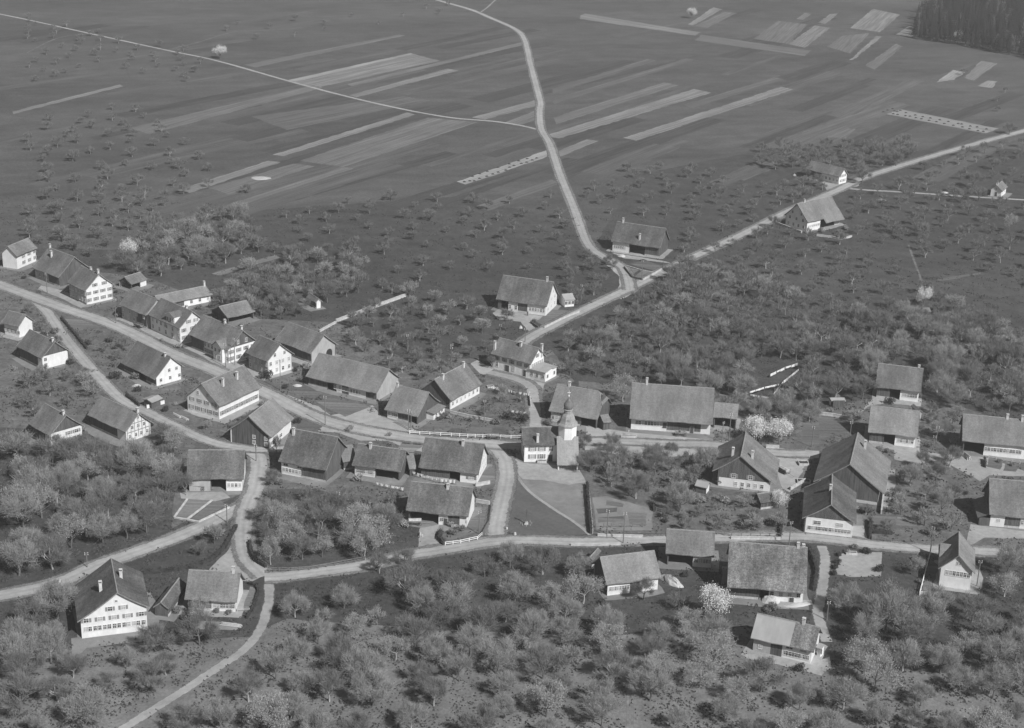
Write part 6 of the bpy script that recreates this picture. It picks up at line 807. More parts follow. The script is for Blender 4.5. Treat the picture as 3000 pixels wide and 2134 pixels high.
FAR_TREES = '104.4,514.8,9.4b5 112.4,512.2,9.3b5 29.2,399.9,7.5u5 -100.3,528.3,9.6b0 67.1,548.6,9.9b3 86.4,570.7,10.2b4 55.5,552.2,9.9b2 45.3,395.6,7.4u1 64.4,448.0,8.2b3 157.8,477.7,8.7b0 108.5,377.2,7.1u0 -71.8,353.6,6.7u3 -94.3,360.6,6.8b1 44.4,387.0,7.2b4 151.1,517.1,9.3b3 71.6,556.5,9.9b2 56.5,519.1,9.3b1 65.9,558.1,9.9b0 113.6,536.2,9.5b5 44.3,543.5,9.6b1 -92.2,394.4,7.3l2 59.2,542.3,9.6u4 160.6,490.7,8.8b5 15.0,303.5,5.8u3 54.3,485.4,8.7b0 -132.8,586.0,10.2u4 114.9,374.2,6.9u5 -84.7,541.5,9.5b3 64.9,536.3,9.4b5 -103.4,402.4,7.3b5 153.4,465.7,8.3u1 -110.3,366.2,6.8u5 69.6,516.2,9.1u4 50.6,398.8,7.3b1 -28.3,317.1,6.0u0 -56.4,550.7,9.6b4 -108.9,375.6,6.9b5 51.7,529.0,9.2u3 -94.3,369.6,6.8b5 -39.9,356.7,6.6b3 -145.2,449.7,8.0b0 79.7,530.4,9.2b3 -133.6,599.1,10.3u1 -124.6,590.5,10.1b3 65.1,586.6,10.0b4 61.0,478.0,8.4b1 48.7,498.6,8.7b5 74.9,437.4,7.7b2 -101.4,378.7,6.8b1 -63.9,590.1,10.0b2 158.8,534.0,9.2b1 82.5,517.5,8.9b0 46.3,516.7,8.9b3 -57.6,352.1,6.4b0 -115.7,634.1,10.7b3 134.1,472.3,8.2b5 90.3,564.3,9.6u3 -120.1,380.9,6.8u3 -40.4,316.2,5.8u0 -128.2,603.7,10.1b2 158.5,552.9,9.4u1 84.0,562.1,9.5b3 -94.7,546.9,9.3b4 -122.4,605.3,10.2u4 165.3,479.2,8.2u0 26.0,487.1,8.4u1 -114.2,602.0,10.1b2 27.8,394.3,6.9b3 -104.5,382.8,6.8b0 -110.9,614.0,10.2u5 154.7,502.7,8.5u2 40.6,328.4,5.9b1 101.1,554.4,9.3u5 18.5,475.7,8.1b1 65.8,574.0,9.6b3 93.4,496.7,8.4b1 119.1,480.1,8.1b4 -129.9,390.1,6.8l0 73.4,479.8,8.1u2 34.4,483.6,8.2b1 -84.9,581.3,9.6b2 58.5,557.3,9.2b2 95.2,558.8,9.2b1 37.6,392.0,6.8b1 -78.7,525.7,8.7b3 -140.9,434.3,7.4b0 58.7,576.6,9.5b4 143.9,489.5,8.2b1 50.3,512.6,8.5b0 150.9,530.8,8.8b5 55.1,513.4,8.5b0 121.3,510.7,8.5b3 28.8,492.4,8.2b1 93.4,460.6,7.7u0 95.6,478.7,8.0b2 34.2,406.5,6.9u3 -88.3,557.8,9.1b4 164.0,524.6,8.6b4 139.3,510.3,8.4u0 156.9,517.3,8.4u4 -37.7,368.9,6.3l1 -99.5,596.1,9.5b3 64.2,492.9,8.0b1 69.2,453.2,7.5u2 81.4,525.1,8.5b3 131.8,522.6,8.4b4 -46.6,357.8,6.1b2 86.7,542.1,8.7b1 -94.6,400.3,6.7b4 -135.9,607.8,9.6b4 98.6,506.9,8.2u4 91.8,571.1,9.1u5 -124.8,445.3,7.3u2 115.1,543.1,8.7b5 68.6,496.7,8.0b0 -24.8,500.8,8.1b0 -127.5,613.9,9.7u4 170.0,528.8,8.5u5 94.4,469.0,7.6b1 168.1,510.6,8.2u3 -142.4,584.0,9.2u3 90.0,557.6,8.8b1 -127.0,633.8,9.9b2 144.0,504.5,8.0u3 85.3,458.6,7.4u1 -140.6,593.3,9.3b1 -142.7,455.1,7.3b0 136.9,487.1,7.8b3 109.8,470.5,7.5b4 -147.1,587.7,9.1b5 118.6,533.8,8.4b4 -133.3,592.7,9.2b5 111.9,494.2,7.8b4 -99.2,568.5,8.8u5 143.9,470.1,7.5b2 91.0,517.3,8.1b0 24.1,505.3,7.9b5 96.1,486.2,7.7b3 -75.1,584.8,9.0u5 76.2,544.3,8.5b3 91.1,552.6,8.6b4 -34.2,494.8,7.8b1 117.6,523.6,8.2b0 -91.5,527.5,8.2u4 113.3,479.3,7.5u2 -137.6,444.2,7.1b5 69.8,568.5,8.8b1 -81.1,551.2,8.5b4 154.3,485.2,7.6b5 60.4,472.3,7.4u5 52.7,558.1,8.6b0 38.2,524.2,8.1b1 63.2,370.9,6.0u3 108.2,519.9,8.1b2 -53.6,513.0,8.0b4 -22.4,474.3,7.4b1 43.7,482.2,7.5u0 102.4,443.7,7.0u5 166.8,491.0,7.6b0 98.4,529.9,8.1b5 63.0,581.0,8.8b3 -129.9,436.4,6.8b1 -104.5,611.2,9.2b5 115.7,508.2,7.8b3 -41.8,365.7,5.9u1 152.8,496.6,7.6b3 -80.6,576.9,8.7b3 86.6,533.6,8.1b0 -70.1,566.3,8.5u3 -86.6,521.8,7.9b4 45.2,527.1,8.0b2 158.9,465.1,7.1b0 60.4,533.0,8.0b2 26.7,476.5,7.3b4 75.5,492.5,7.5b3 -126.4,620.3,9.2b4 -127.4,625.8,9.2b5 34.5,397.1,6.2u0 -63.2,578.9,8.6b4 163.7,485.5,7.4u2 96.5,542.8,8.1b5 106.3,475.8,7.2b2 -145.1,618.3,9.1b5 77.4,497.4,7.5b0 -96.7,539.8,8.0b3 139.8,499.0,7.5u2 105.8,505.0,7.6u3 -26.8,468.2,7.1b0 111.8,550.9,8.1b4 39.9,485.9,7.3b2 168.7,521.2,7.7u5 -129.7,452.8,6.8u5 80.0,536.2,7.9b1 -137.6,560.9,8.2b3 -169.0,589.4,8.6b4 149.9,480.6,7.2b3 173.8,519.2,7.7b2 -96.6,533.3,7.8b1 161.1,544.5,8.0b5 145.2,512.7,7.5u0 133.5,507.3,7.5b5 -78.2,543.2,7.9u0 -42.3,378.2,5.8b0 105.4,536.5,7.8b4 -12.5,524.3,7.7b4 58.0,524.8,7.6b2 103.6,530.9,7.7b3 -129.9,562.3,8.1b3 -176.2,600.2,8.6b4 -107.5,605.4,8.6b3 -43.6,497.4,7.2b3 19.5,503.1,7.2u3 49.1,409.3,6.1b2 153.0,458.6,6.7u3 -37.8,547.5,7.8u4 97.1,565.7,8.0b5 -10.4,512.3,7.3u4 70.0,373.8,5.6u2 45.6,511.0,7.3b0 124.7,517.2,7.4b0 147.2,457.5,6.6b3 -102.6,535.9,7.6b5 -145.0,598.6,8.4b2 105.7,482.8,6.9b1 142.8,541.6,7.7b0 152.0,472.2,6.8u5 -92.4,561.5,7.9b2 33.3,473.1,6.8b2 -105.5,592.9,8.3b3 -132.1,569.3,8.0b5 27.6,513.8,7.3b1 62.8,384.5,5.7u2 -61.2,377.2,5.6b4 -39.0,487.8,6.9b3 -59.8,545.8,7.6b0 -136.6,626.5,8.6b5 203.0,608.1,8.4b5 77.3,587.1,8.1b0 99.5,490.5,6.9b2 54.4,538.4,7.5b0 -137.5,428.2,6.1b3 -113.2,608.4,8.3b3 -84.2,563.4,7.8u4 45.4,405.0,5.8b1 -101.2,546.2,7.5u1 -48.3,530.9,7.3b3 -88.3,551.1,7.6b2 -51.5,496.8,6.9b5 33.3,512.1,7.1u0 -77.1,560.7,7.6b3 121.9,542.5,7.4u3 -72.7,557.5,7.6b0 -94.8,553.5,7.5b2 164.6,502.7,6.9b1 58.5,569.9,7.7b1 131.7,516.3,7.1u1 -52.3,379.9,5.4b3 -143.8,608.8,8.2b4 -114.9,640.1,8.6b4 104.7,388.4,5.5u0 159.0,539.0,7.3b1 214.1,649.2,8.6b4 173.5,511.7,7.0b4 92.8,509.7,7.0b4 121.8,496.4,6.8u1 134.1,501.6,6.9b5 -29.9,525.7,7.1u1 75.0,552.6,7.5u2 -84.9,529.2,7.2b0 50.2,523.2,7.1b0 136.7,569.5,7.7b1 112.3,392.9,5.5b5 153.9,537.8,7.3u2 79.8,575.1,7.7u1 -192.0,612.0,8.1b5 -28.5,510.2,6.9b5 169.4,648.7,8.6b0 124.6,506.5,6.8b2 21.5,574.3,7.6b1 151.9,547.5,7.3b2 54.8,545.2,7.3b3 70.4,472.9,6.4b4 66.6,594.5,7.9b3 -124.6,597.9,7.9b4 46.0,369.7,5.2b0 -47.5,489.9,6.6b1 -61.5,555.4,7.4u2 143.3,462.8,6.3b3 -135.5,614.4,8.1b4 -61.4,567.1,7.5u5 -155.1,618.7,8.1b3 75.6,564.0,7.5b5 192.9,616.2,8.1b5 105.4,550.0,7.3b1 36.8,531.4,7.1u2 -121.9,637.6,8.3b2 -140.7,602.8,7.9b3 73.1,538.1,7.1b4 40.9,474.0,6.4b0 101.3,474.4,6.4b1 79.5,509.9,6.8b1 152.3,572.4,7.5b1 -115.2,646.3,8.4u1 82.2,498.6,6.6b0 -146.7,627.5,8.1b1 -16.6,537.0,7.1b2 -42.4,525.1,6.9b2 202.0,635.4,8.2b2 63.0,519.3,6.8b0 87.1,511.9,6.7b2 127.0,602.5,7.8b3 187.7,629.8,8.1b3 73.9,582.2,7.5u3 58.3,498.5,6.6b5 54.3,370.7,5.1b0 -74.0,347.1,4.8b4 -58.9,572.3,7.4b2 102.5,560.3,7.2u1 73.6,502.8,6.6b0 169.1,691.9,8.7b1 157.5,653.2,8.3b0 -125.0,484.8,6.3b0 -139.6,572.4,7.3b0 94.8,548.3,7.1b5 -100.0,553.7,7.1b5 148.5,508.6,6.6b0 160.8,777.4,9.6b1 -89.2,568.5,7.3b0 56.3,564.3,7.2b1 168.6,658.3,8.3b0 29.3,586.8,7.4b0 -109.9,629.5,7.9b0 -50.2,523.7,6.7u0 -66.8,558.3,7.1b1 -189.5,637.3,8.0b4 97.0,597.5,7.5b3 125.8,551.0,7.0b5 135.5,789.1,9.7b2 179.1,790.1,9.7b4 -39.5,512.6,6.6b4 -102.5,601.7,7.6b2 195.4,813.6,9.9b5 -2.2,525.8,6.7b3 132.8,780.3,9.6b1 23.6,492.5,6.3b4 -22.6,530.6,6.7u3 70.7,529.4,6.7b1 -112.8,574.5,7.2b0 65.5,486.0,6.2b4 29.7,507.4,6.5b3 164.9,515.7,6.5u5 -111.1,621.1,7.7u0 72.2,511.2,6.5b1 143.6,779.8,9.5b1 180.9,805.9,9.7b2 61.4,548.7,6.9b0 162.1,794.1,9.6b5 28.9,557.5,7.0b5 190.0,787.3,9.5b4 34.9,520.1,6.5b5 75.4,523.4,6.6b3 -159.2,666.8,8.2b5 148.6,502.2,6.3u3 28.9,519.8,6.5b1 94.1,522.7,6.6b4 -90.9,537.9,6.7b1 132.1,634.1,7.8b2 36.5,496.1,6.3b4 -38.4,519.6,6.5b1 132.7,447.2,5.7b1 -190.5,604.5,7.4b2 109.7,590.8,7.3b2 -34.5,473.4,6.0b3 42.4,535.7,6.7b0 209.0,712.0,8.6b4 193.9,806.9,9.6b1 65.3,564.6,6.9u2 214.8,700.4,8.4b3 150.7,763.0,9.1b3 181.7,796.3,9.4b4 63.8,514.2,6.3b0 131.0,797.8,9.4b0 197.3,798.5,9.4b4 -122.3,616.9,7.4b4 118.6,515.6,6.3b2 151.8,771.6,9.1b3 46.9,469.3,5.8u4 92.2,539.4,6.6b0 -79.3,518.6,6.3b1 176.9,678.0,8.1b1 37.0,502.3,6.2b2 103.4,382.8,4.9u4 105.0,393.5,5.0b3 199.9,707.3,8.3b0 -29.6,378.2,4.8b5 99.4,535.9,6.5b5 53.0,492.6,6.0b1 127.4,581.4,7.0b2 94.7,502.4,6.1b1 49.3,548.6,6.6b0 45.3,494.2,6.0b1 61.1,505.9,6.1b1 36.2,478.4,5.8b3 -30.5,481.5,5.9b4 62.0,456.4,5.6b1 22.9,550.2,6.6b0 -38.7,506.3,6.1b4 128.0,705.3,8.2b4 130.7,529.4,6.3b2 -86.7,590.6,7.0b5 47.6,536.7,6.4b2 185.4,781.9,9.0b0 -199.0,634.4,7.4b2 136.1,774.8,8.9b5 63.4,376.7,4.7b4 80.6,583.4,6.9b5 -175.8,655.8,7.6b4 -89.0,544.6,6.4b4 -77.9,555.5,6.6u2 19.8,487.4,5.8b3 -114.1,585.0,6.8u3 -73.6,546.4,6.4b0 -57.5,578.6,6.7u3 -199.5,660.6,7.6b4 144.6,760.1,8.6b3 96.4,619.3,7.1b1 169.5,667.7,7.6b2 122.9,490.5,5.8b3 18.4,498.2,5.9b2 199.0,819.3,9.2b4 131.5,724.8,8.2b5 56.2,503.7,5.9b4 108.1,655.5,7.5b4 119.8,638.3,7.3b2 186.5,676.5,7.7b5 155.4,805.9,9.0b3 125.5,537.6,6.2b0 -65.0,551.2,6.4b5 -119.9,576.0,6.6b4 -121.3,611.1,7.0b2 -158.1,655.3,7.4b2 79.8,569.2,6.5u3 197.5,685.8,7.7b1 -167.5,688.0,7.7b5 -163.9,606.0,6.9b4 32.1,568.5,6.5b0 189.1,727.9,8.1b3 -28.1,543.3,6.2u4 -70.7,541.8,6.2u5 73.3,574.5,6.6b1 -174.9,619.7,7.0b2 42.6,501.6,5.8b1 122.8,698.5,7.8b2 120.2,504.3,5.8b1 112.2,407.6,4.8b4 157.3,661.8,7.4b4 -35.9,528.5,6.1b1 -182.8,697.5,7.8b3 -186.2,659.4,7.4b2 67.7,503.8,5.8b3 -161.2,645.0,7.2b2 78.9,615.3,6.9b1 -98.7,574.5,6.5u5 -134.5,580.7,6.6b2 -35.6,377.3,4.5b5 126.5,446.5,5.2b3 176.2,727.7,8.0b2 -78.8,568.3,6.4b4 49.9,377.4,4.5b4 -123.5,581.5,6.5b5 102.8,543.3,6.1b0 -5.1,625.5,7.0b4 -116.9,625.0,6.9b5 204.3,676.1,7.5b4 -118.0,597.1,6.7u4 128.2,455.1,5.2b3 -206.6,689.1,7.6b5 181.6,720.0,7.9b3 82.8,550.6,6.2b0 78.9,557.3,6.2b4 -124.2,570.8,6.4b2 97.6,373.6,4.4b0 -16.6,497.9,5.6u1 69.0,542.6,6.1b4 -53.0,503.1,5.7u5 110.8,527.0,5.9b2 108.7,626.3,6.9b3 104.7,420.6,4.8u5 165.0,772.0,8.3b4 -51.0,598.6,6.6b2 -13.7,489.4,5.5b4 -25.5,518.4,5.8u2 -163.5,633.1,6.9b5 146.7,774.5,8.2b2 -108.9,587.9,6.4u3 -115.8,591.8,6.4b4 -51.8,374.8,4.3b5 160.2,645.2,7.0b1 -7.3,441.1,5.0b3 198.8,716.5,7.6b4 -36.0,647.8,7.0b4 163.0,755.0,8.0b2 175.4,794.9,8.4b1 -84.7,570.5,6.2b0 120.8,589.6,6.4b4 98.4,588.6,6.3b2 241.4,796.6,8.3b1 237.0,808.4,8.5b5 195.3,791.2,8.3b4 135.9,554.4,6.0b4 -167.9,661.6,7.0b5 188.6,689.4,7.3b2 41.4,376.2,4.3b4 -135.8,456.2,5.0b1 -5.2,603.7,6.4b2 18.1,659.0,6.9b3 -206.1,727.0,7.6b4 231.9,773.6,8.0b4 102.2,608.6,6.4b4 -39.3,478.7,5.2b0 182.6,618.0,6.5b5 225.2,799.2,8.2b1 -179.6,609.5,6.4b2 71.3,629.0,6.6b1 -56.6,562.3,6.0b4 -2.4,451.4,4.9u0 175.4,801.9,8.2b0 -54.9,677.9,7.0b0 98.7,638.1,6.6b2 71.6,587.9,6.2u1 84.7,579.2,6.1b2 -132.8,620.8,6.5u3 163.9,716.9,7.4b1 -99.8,559.2,5.9b4 185.2,651.2,6.7b0 -50.2,609.2,6.3b3 -60.2,585.2,6.1b1 -155.0,719.2,7.3b1 164.7,629.0,6.5b1 -130.6,459.9,4.9b5 20.0,604.5,6.3b1 -31.8,502.9,5.3b4 77.4,672.6,6.9b4 69.0,706.1,7.2b4 -220.6,753.1,7.6b1 -150.3,665.3,6.8b1 50.8,384.8,4.2l4 -144.8,677.1,6.9b0 188.2,798.3,8.0b1 -35.1,567.3,5.9b2 156.6,563.4,5.8b0 102.5,683.0,6.9b1 145.0,580.0,6.0b1 167.2,808.4,8.0b4 -12.5,668.6,6.7b4 -35.1,586.0,6.0b2 163.8,619.5,6.3b2 184.5,702.0,7.0b4 -36.1,538.3,5.5u5 -8.6,495.7,5.1b1 208.5,723.7,7.2b3 -11.5,530.5,5.4u5 -211.0,704.3,7.0b4 85.8,646.9,6.5b1 192.9,639.9,6.4b2 -125.0,475.5,4.9b0 36.3,683.5,6.8b5 -130.7,481.7,5.0b5 122.1,719.2,7.1b2 139.1,798.1,7.8b1 110.3,569.9,5.8b2 117.3,710.3,7.0b3 37.2,588.5,5.9b0 43.5,694.2,6.9b4 -13.2,636.9,6.4b2 182.4,641.6,6.4b5 -25.1,492.7,5.0b3 129.5,772.9,7.5b0 145.9,768.4,7.5b0 18.4,586.0,5.9b2 -178.0,666.9,6.6b1 -3.7,505.7,5.1b5 -44.1,551.4,5.5b2 -19.1,677.7,6.7b0 260.8,824.8,8.0b5 196.7,586.1,5.8b3 94.3,382.5,4.0b2 171.5,789.3,7.6b5 176.2,707.7,6.9b4 -189.3,646.3,6.3b5 171.8,774.4,7.5b1 160.8,692.3,6.7b4 217.3,782.1,7.5b3 87.6,691.0,6.7b1 -184.9,625.9,6.1b4 -165.1,516.9,5.2b0 -6.1,447.1,4.5b3 -47.1,649.7,6.3b1 75.5,662.2,6.4b1 3.4,441.3,4.5b1 -62.2,655.3,6.4b1 -23.9,486.5,4.9b3 -75.1,655.1,6.4b4 34.5,706.9,6.8b5 79.1,736.5,7.0b2 91.0,703.5,6.7b4 20.0,566.0,5.5b1 -152.5,495.2,4.9b5 194.5,624.8,6.0b1 191.2,658.6,6.3b3 82.6,705.6,6.7b2 -48.1,557.2,5.4b3 -47.0,379.0,3.9b3 184.6,602.6,5.8b4 -213.5,763.0,7.2b2 2.8,457.9,4.6b5 -2.7,457.5,4.6u1 -17.9,483.7,4.8u4 -181.0,679.4,6.5b2 -75.4,624.5,6.0b3 225.5,687.8,6.5b4 20.0,642.4,6.2b4 99.2,579.6,5.6b1 -21.3,509.4,5.0b1 -220.3,736.8,7.0b1 164.3,762.9,7.2b0 -30.9,372.7,3.8b0 133.6,588.9,5.7b0 -75.7,431.4,4.3u5 -167.2,617.4,5.9b4 2.8,658.3,6.2b0 -154.3,636.0,6.0b3 227.6,736.6,6.9b2 150.8,787.7,7.3b0 120.9,793.7,7.4b3 167.4,639.1,6.0b0 -236.8,760.6,7.1b1 135.9,453.0,4.4u4 154.6,708.3,6.6b2 100.4,674.3,6.3b4 -181.7,739.7,6.9b5 -9.7,462.7,4.5b4 150.5,637.2,6.0b5 86.0,590.4,5.6b3 -20.0,656.3,6.1b0 71.4,638.6,6.0b3 -2.2,515.0,4.9b1 -184.2,595.7,5.6b0 251.6,799.2,7.3b0 137.3,601.3,5.7b4 125.0,783.0,7.2b1 -51.3,623.1,5.8b3 198.8,667.3,6.2b1 66.8,615.6,5.7b3 122.0,398.6,3.9b5 -18.3,520.2,4.9b3 54.2,667.7,6.1b3 -31.2,489.2,4.6b2 -5.6,613.4,5.7b0 -170.5,673.0,6.2b1 -158.0,596.5,5.5b4 54.3,381.8,3.7b0 217.0,659.9,6.0b5 -41.2,619.4,5.7b4 122.7,622.4,5.7b3 196.9,767.3,6.9b4 82.2,748.1,6.7b3 -162.6,624.1,5.7b3 142.4,649.9,5.9b5 200.6,696.9,6.3b5 116.3,693.6,6.3b5 126.1,439.6,4.2b2 90.4,739.0,6.6b5 16.2,625.4,5.7b1 -9.9,581.3,5.3b1 54.2,732.5,6.6b1 -78.8,641.6,5.8b3 27.7,602.5,5.5b0 -34.9,678.5,6.1b5 -161.1,582.7,5.3b4 55.8,714.8,6.4b1 -195.0,689.9,6.2b0 190.9,711.3,6.4b3 160.5,675.4,6.0b0 -47.4,515.5,4.7b5 200.5,658.4,5.9b0 -231.1,745.3,6.6b5 215.1,686.5,6.1b3 -86.7,423.1,4.0u4 126.6,612.0,5.5b1 193.6,597.9,5.4b0 104.1,645.6,5.7b2 20.8,558.4,5.0b1 -88.8,636.3,5.6b1 51.3,743.3,6.5b4 168.4,781.4,6.8b3 -179.2,633.7,5.6b1 141.6,789.4,6.8b4 194.0,746.2,6.5b2 -64.8,573.9,5.1u3 156.3,757.2,6.5b2 -72.9,598.7,5.3b4 56.5,687.3,6.0b1 175.6,781.3,6.7b1 240.5,785.0,6.7b3 -63.4,609.4,5.3b0 175.2,632.9,5.5b4 138.7,765.4,6.5b2 138.0,782.6,6.7b0 -189.6,713.9,6.1b0 -69.8,582.0,5.1b0 116.0,399.5,3.7b0 -164.7,743.4,6.3b2 -24.5,581.9,5.1b1 -29.7,532.9,4.7b3 147.2,595.3,5.2b0 -83.9,598.8,5.2b5 -93.3,596.1,5.2b2 185.5,815.6,6.8b5 129.2,562.3,4.9b5 -1.1,640.2,5.5b2 -16.0,597.4,5.1b1 86.2,601.2,5.1b4 -194.8,625.0,5.3b5 206.8,627.0,5.3b1 46.0,375.2,3.4u4 181.9,666.6,5.6b3 -234.9,787.9,6.5b4 -147.3,488.0,4.2b2 -19.6,435.8,3.8b4 182.9,737.8,6.1b4 226.2,699.7,5.8b2 139.5,612.1,5.1b4 -82.1,612.1,5.1b4 147.8,659.1,5.5b0 201.9,644.2,5.3b0 -214.6,795.0,6.5b1 133.5,712.5,5.8b5 114.9,614.6,5.1b5 122.2,409.8,3.6l4 -150.0,739.1,6.0b0 -42.0,632.9,5.2b3 21.0,615.4,5.1b1 146.3,798.7,6.4b1 113.8,645.7,5.3b3 -136.4,689.6,5.6b1 -172.3,647.9,5.3b3 -179.0,792.1,6.3b5 174.4,685.5,5.5b2 240.0,748.5,6.0b0 -21.9,644.6,5.2b1 200.8,726.9,5.8b1 -79.4,588.3,4.8b5 100.8,663.8,5.3b3 99.2,703.3,5.6b0 -141.5,717.5,5.7b0 -202.1,777.5,6.2b1 -221.4,771.8,6.1b1 3.1,452.1,3.8b3 -70.8,575.2,4.7u5 -3.6,680.1,5.4b2 12.0,671.3,5.3b1 -172.0,638.3,5.1b2 -16.3,625.8,5.0b5 115.6,561.2,4.5b3 -117.1,478.4,3.9b2 92.8,653.9,5.2b1 153.8,798.4,6.2b2 -155.9,500.2,4.1b2 -148.6,657.0,5.2b2 114.9,599.9,4.8b0 19.1,592.7,4.7b4 56.1,387.6,3.2u2 -151.8,648.1,5.1b5 126.1,570.9,4.5b3 91.8,610.1,4.8b4 226.9,754.4,5.8b0 -149.8,706.2,5.5b2 -221.3,784.0,6.0b2 -176.0,762.1,5.8b4 249.3,821.3,6.3b5 175.4,768.7,5.9b4 215.3,674.1,5.2b1 206.2,685.0,5.3b0 87.5,625.5,4.9b5 116.4,579.2,4.5b3 237.6,762.4,5.8b4 95.7,689.2,5.3b1 -167.4,716.9,5.5b0 159.7,767.9,5.8b2 49.3,703.6,5.4b0 67.3,730.8,5.5b3 95.0,728.0,5.5b5 163.4,801.4,6.0b2 56.4,377.3,3.1u5 29.3,575.6,4.4b3 -195.3,752.5,5.7b2 -190.1,779.8,5.8b4 62.0,742.1,5.6b5 132.6,620.7,4.7b5 176.2,813.2,6.0b0 163.9,704.6,5.3b2 -43.6,574.9,4.4b1 75.3,683.3,5.1b1 -62.9,666.1,5.0b0 -20.7,607.5,4.6b0 -151.5,689.0,5.1b2 76.9,694.4,5.1b2 -219.2,724.6,5.3b1 -8.1,652.6,4.9b3 -59.9,632.5,4.7b2 30.6,694.3,5.1b1 66.9,751.0,5.4b0 -162.0,766.0,5.5b1 163.1,786.3,5.7b4 75.1,600.1,4.4b1 90.8,670.6,4.9b1 139.9,722.1,5.2b3 -222.7,819.3,5.8b1 90.5,678.7,4.9b0 66.1,680.6,4.9b0 150.3,698.3,4.9b5 210.5,751.8,5.3b0 102.7,714.7,5.0b5 68.2,720.0,5.0b5 -95.7,645.4,4.6b5 -87.1,652.9,4.6b5 84.1,726.6,5.1b2 4.8,606.1,4.3b0 -202.2,743.0,5.2b3 -199.4,674.8,4.7b3 -202.3,836.5,5.7b2 10.0,636.0,4.5b1 109.2,704.3,4.9b3 -240.2,809.3,5.5b0 14.7,691.6,4.8b5 6.8,618.8,4.3b0 -292.5,989.6,6.6b2 227.4,788.0,5.4b5 256.7,808.4,5.5b1 -209.3,815.0,5.5b2 -259.6,1036.7,6.9b2 105.7,692.1,4.7b5 -201.2,803.5,5.4b4 64.0,669.7,4.6b2 -277.6,958.3,6.3b5 207.8,775.4,5.2b0 -263.1,990.6,6.5b0 -34.9,609.3,4.2b0 4.7,585.2,4.0b1 -215.2,839.3,5.5b5 -193.0,948.2,6.2b4 59.9,697.7,4.6b2 199.9,755.2,4.9b1 -78.8,423.4,2.9b4 -231.7,1028.9,6.5b1 -281.1,1027.9,6.5b1 -268.5,921.2,5.8b0 -72.7,670.4,4.4b1 -213.7,1016.0,6.4b3 -196.5,792.0,5.1b1 217.0,765.2,4.9b2 -66.2,644.5,4.2b0 -195.5,977.1,6.0b5 -286.0,1040.8,6.4b4 -235.2,952.2,5.9b0 111.5,683.5,4.3b0 -87.7,624.7,4.0b0 -28.6,631.7,4.0b3 40.0,669.2,4.2b3 -157.5,507.2,3.3b2 -180.6,722.1,4.5b0 -307.5,1091.3,6.6b5 -34.1,666.4,4.2b0 -183.8,805.5,5.0b2 -124.0,469.5,3.1b5 -222.9,805.1,5.0b4 -110.2,475.7,3.1b0 -208.1,984.1,6.0b2 112.2,722.0,4.5b0 -242.3,1014.8,6.1b3 -11.1,435.7,2.9b3 280.6,1027.8,6.2b5 88.4,717.2,4.4b2 -43.8,666.9,4.1b1 -161.3,728.5,4.4b1 -223.0,978.1,5.7b5 -189.1,766.8,4.5b4 43.2,716.4,4.2b1 -264.7,1011.2,5.8b5 -255.1,969.9,5.5b5 -275.4,907.0,5.1b0 -196.9,933.6,5.3b3 -214.3,1003.2,5.6b0 -278.3,1003.7,5.6b0 -173.9,780.5,4.4b0 -161.7,1149.1,6.4b4 -192.5,920.3,5.2b4 -304.4,1047.1,5.8b5 -57.1,448.6,2.7b0 -275.8,980.5,5.4b2 -131.6,491.3,2.9b4 -272.7,1043.2,5.6b5 -307.5,1065.7,5.7b5 -194.7,822.0,4.4b0 -228.3,995.7,5.3b2 -222.2,940.0,5.0b0 -200.6,1096.5,5.8b2 -283.0,1059.4,5.6b3 -341.6,1120.6,5.8b5 -174.2,1111.4,5.8b1 272.8,915.7,4.7b0 -291.0,962.8,5.0b4 -290.5,946.5,4.8b5 -176.0,1068.9,5.4b4 -324.4,1060.9,5.3b3 -73.6,1225.3,6.0b5 -253.3,1004.1,5.0b1 -63.1,1201.9,5.8b4 -237.8,980.8,4.8b0 -152.9,1084.3,5.2b5 -204.7,950.4,4.6b4 -278.9,935.7,4.5b2 -289.4,1013.4,4.8b1 -203.8,966.9,4.6b0 -319.1,1041.0,4.9b3 292.7,973.8,4.6b2 -58.2,1246.2,5.6b3 -313.7,1080.1,4.9b1 -265.7,933.2,4.2b4 -139.8,1137.4,5.0b4 -330.3,1079.0,4.6b0 280.4,945.7,4.1b2 -87.8,1185.6,4.9b3 -217.7,960.6,4.0b4 -262.3,951.3,3.9b4 -241.7,993.8,4.1b0 -310.9,1029.3,4.1b1 -136.3,1111.2,4.4b1 -337.1,1106.8,4.4b0 -281.1,1071.5,4.2b4 -328.9,1092.3,4.0b0 -197.7,1122.2,4.0b1 -124.4,1175.2,4.1b1 -102.4,1144.6,3.8b2'
WOOD_EDGE = [
 (279.17,1166.97),
 (306.29,1268.06),
 (343.83,1362.55),
 (368.19,1410.4),
 (459.68,1432.63),
 (351.02,1071.92),
 (340.07,1099.66),
 (303.58,1145.6),
]
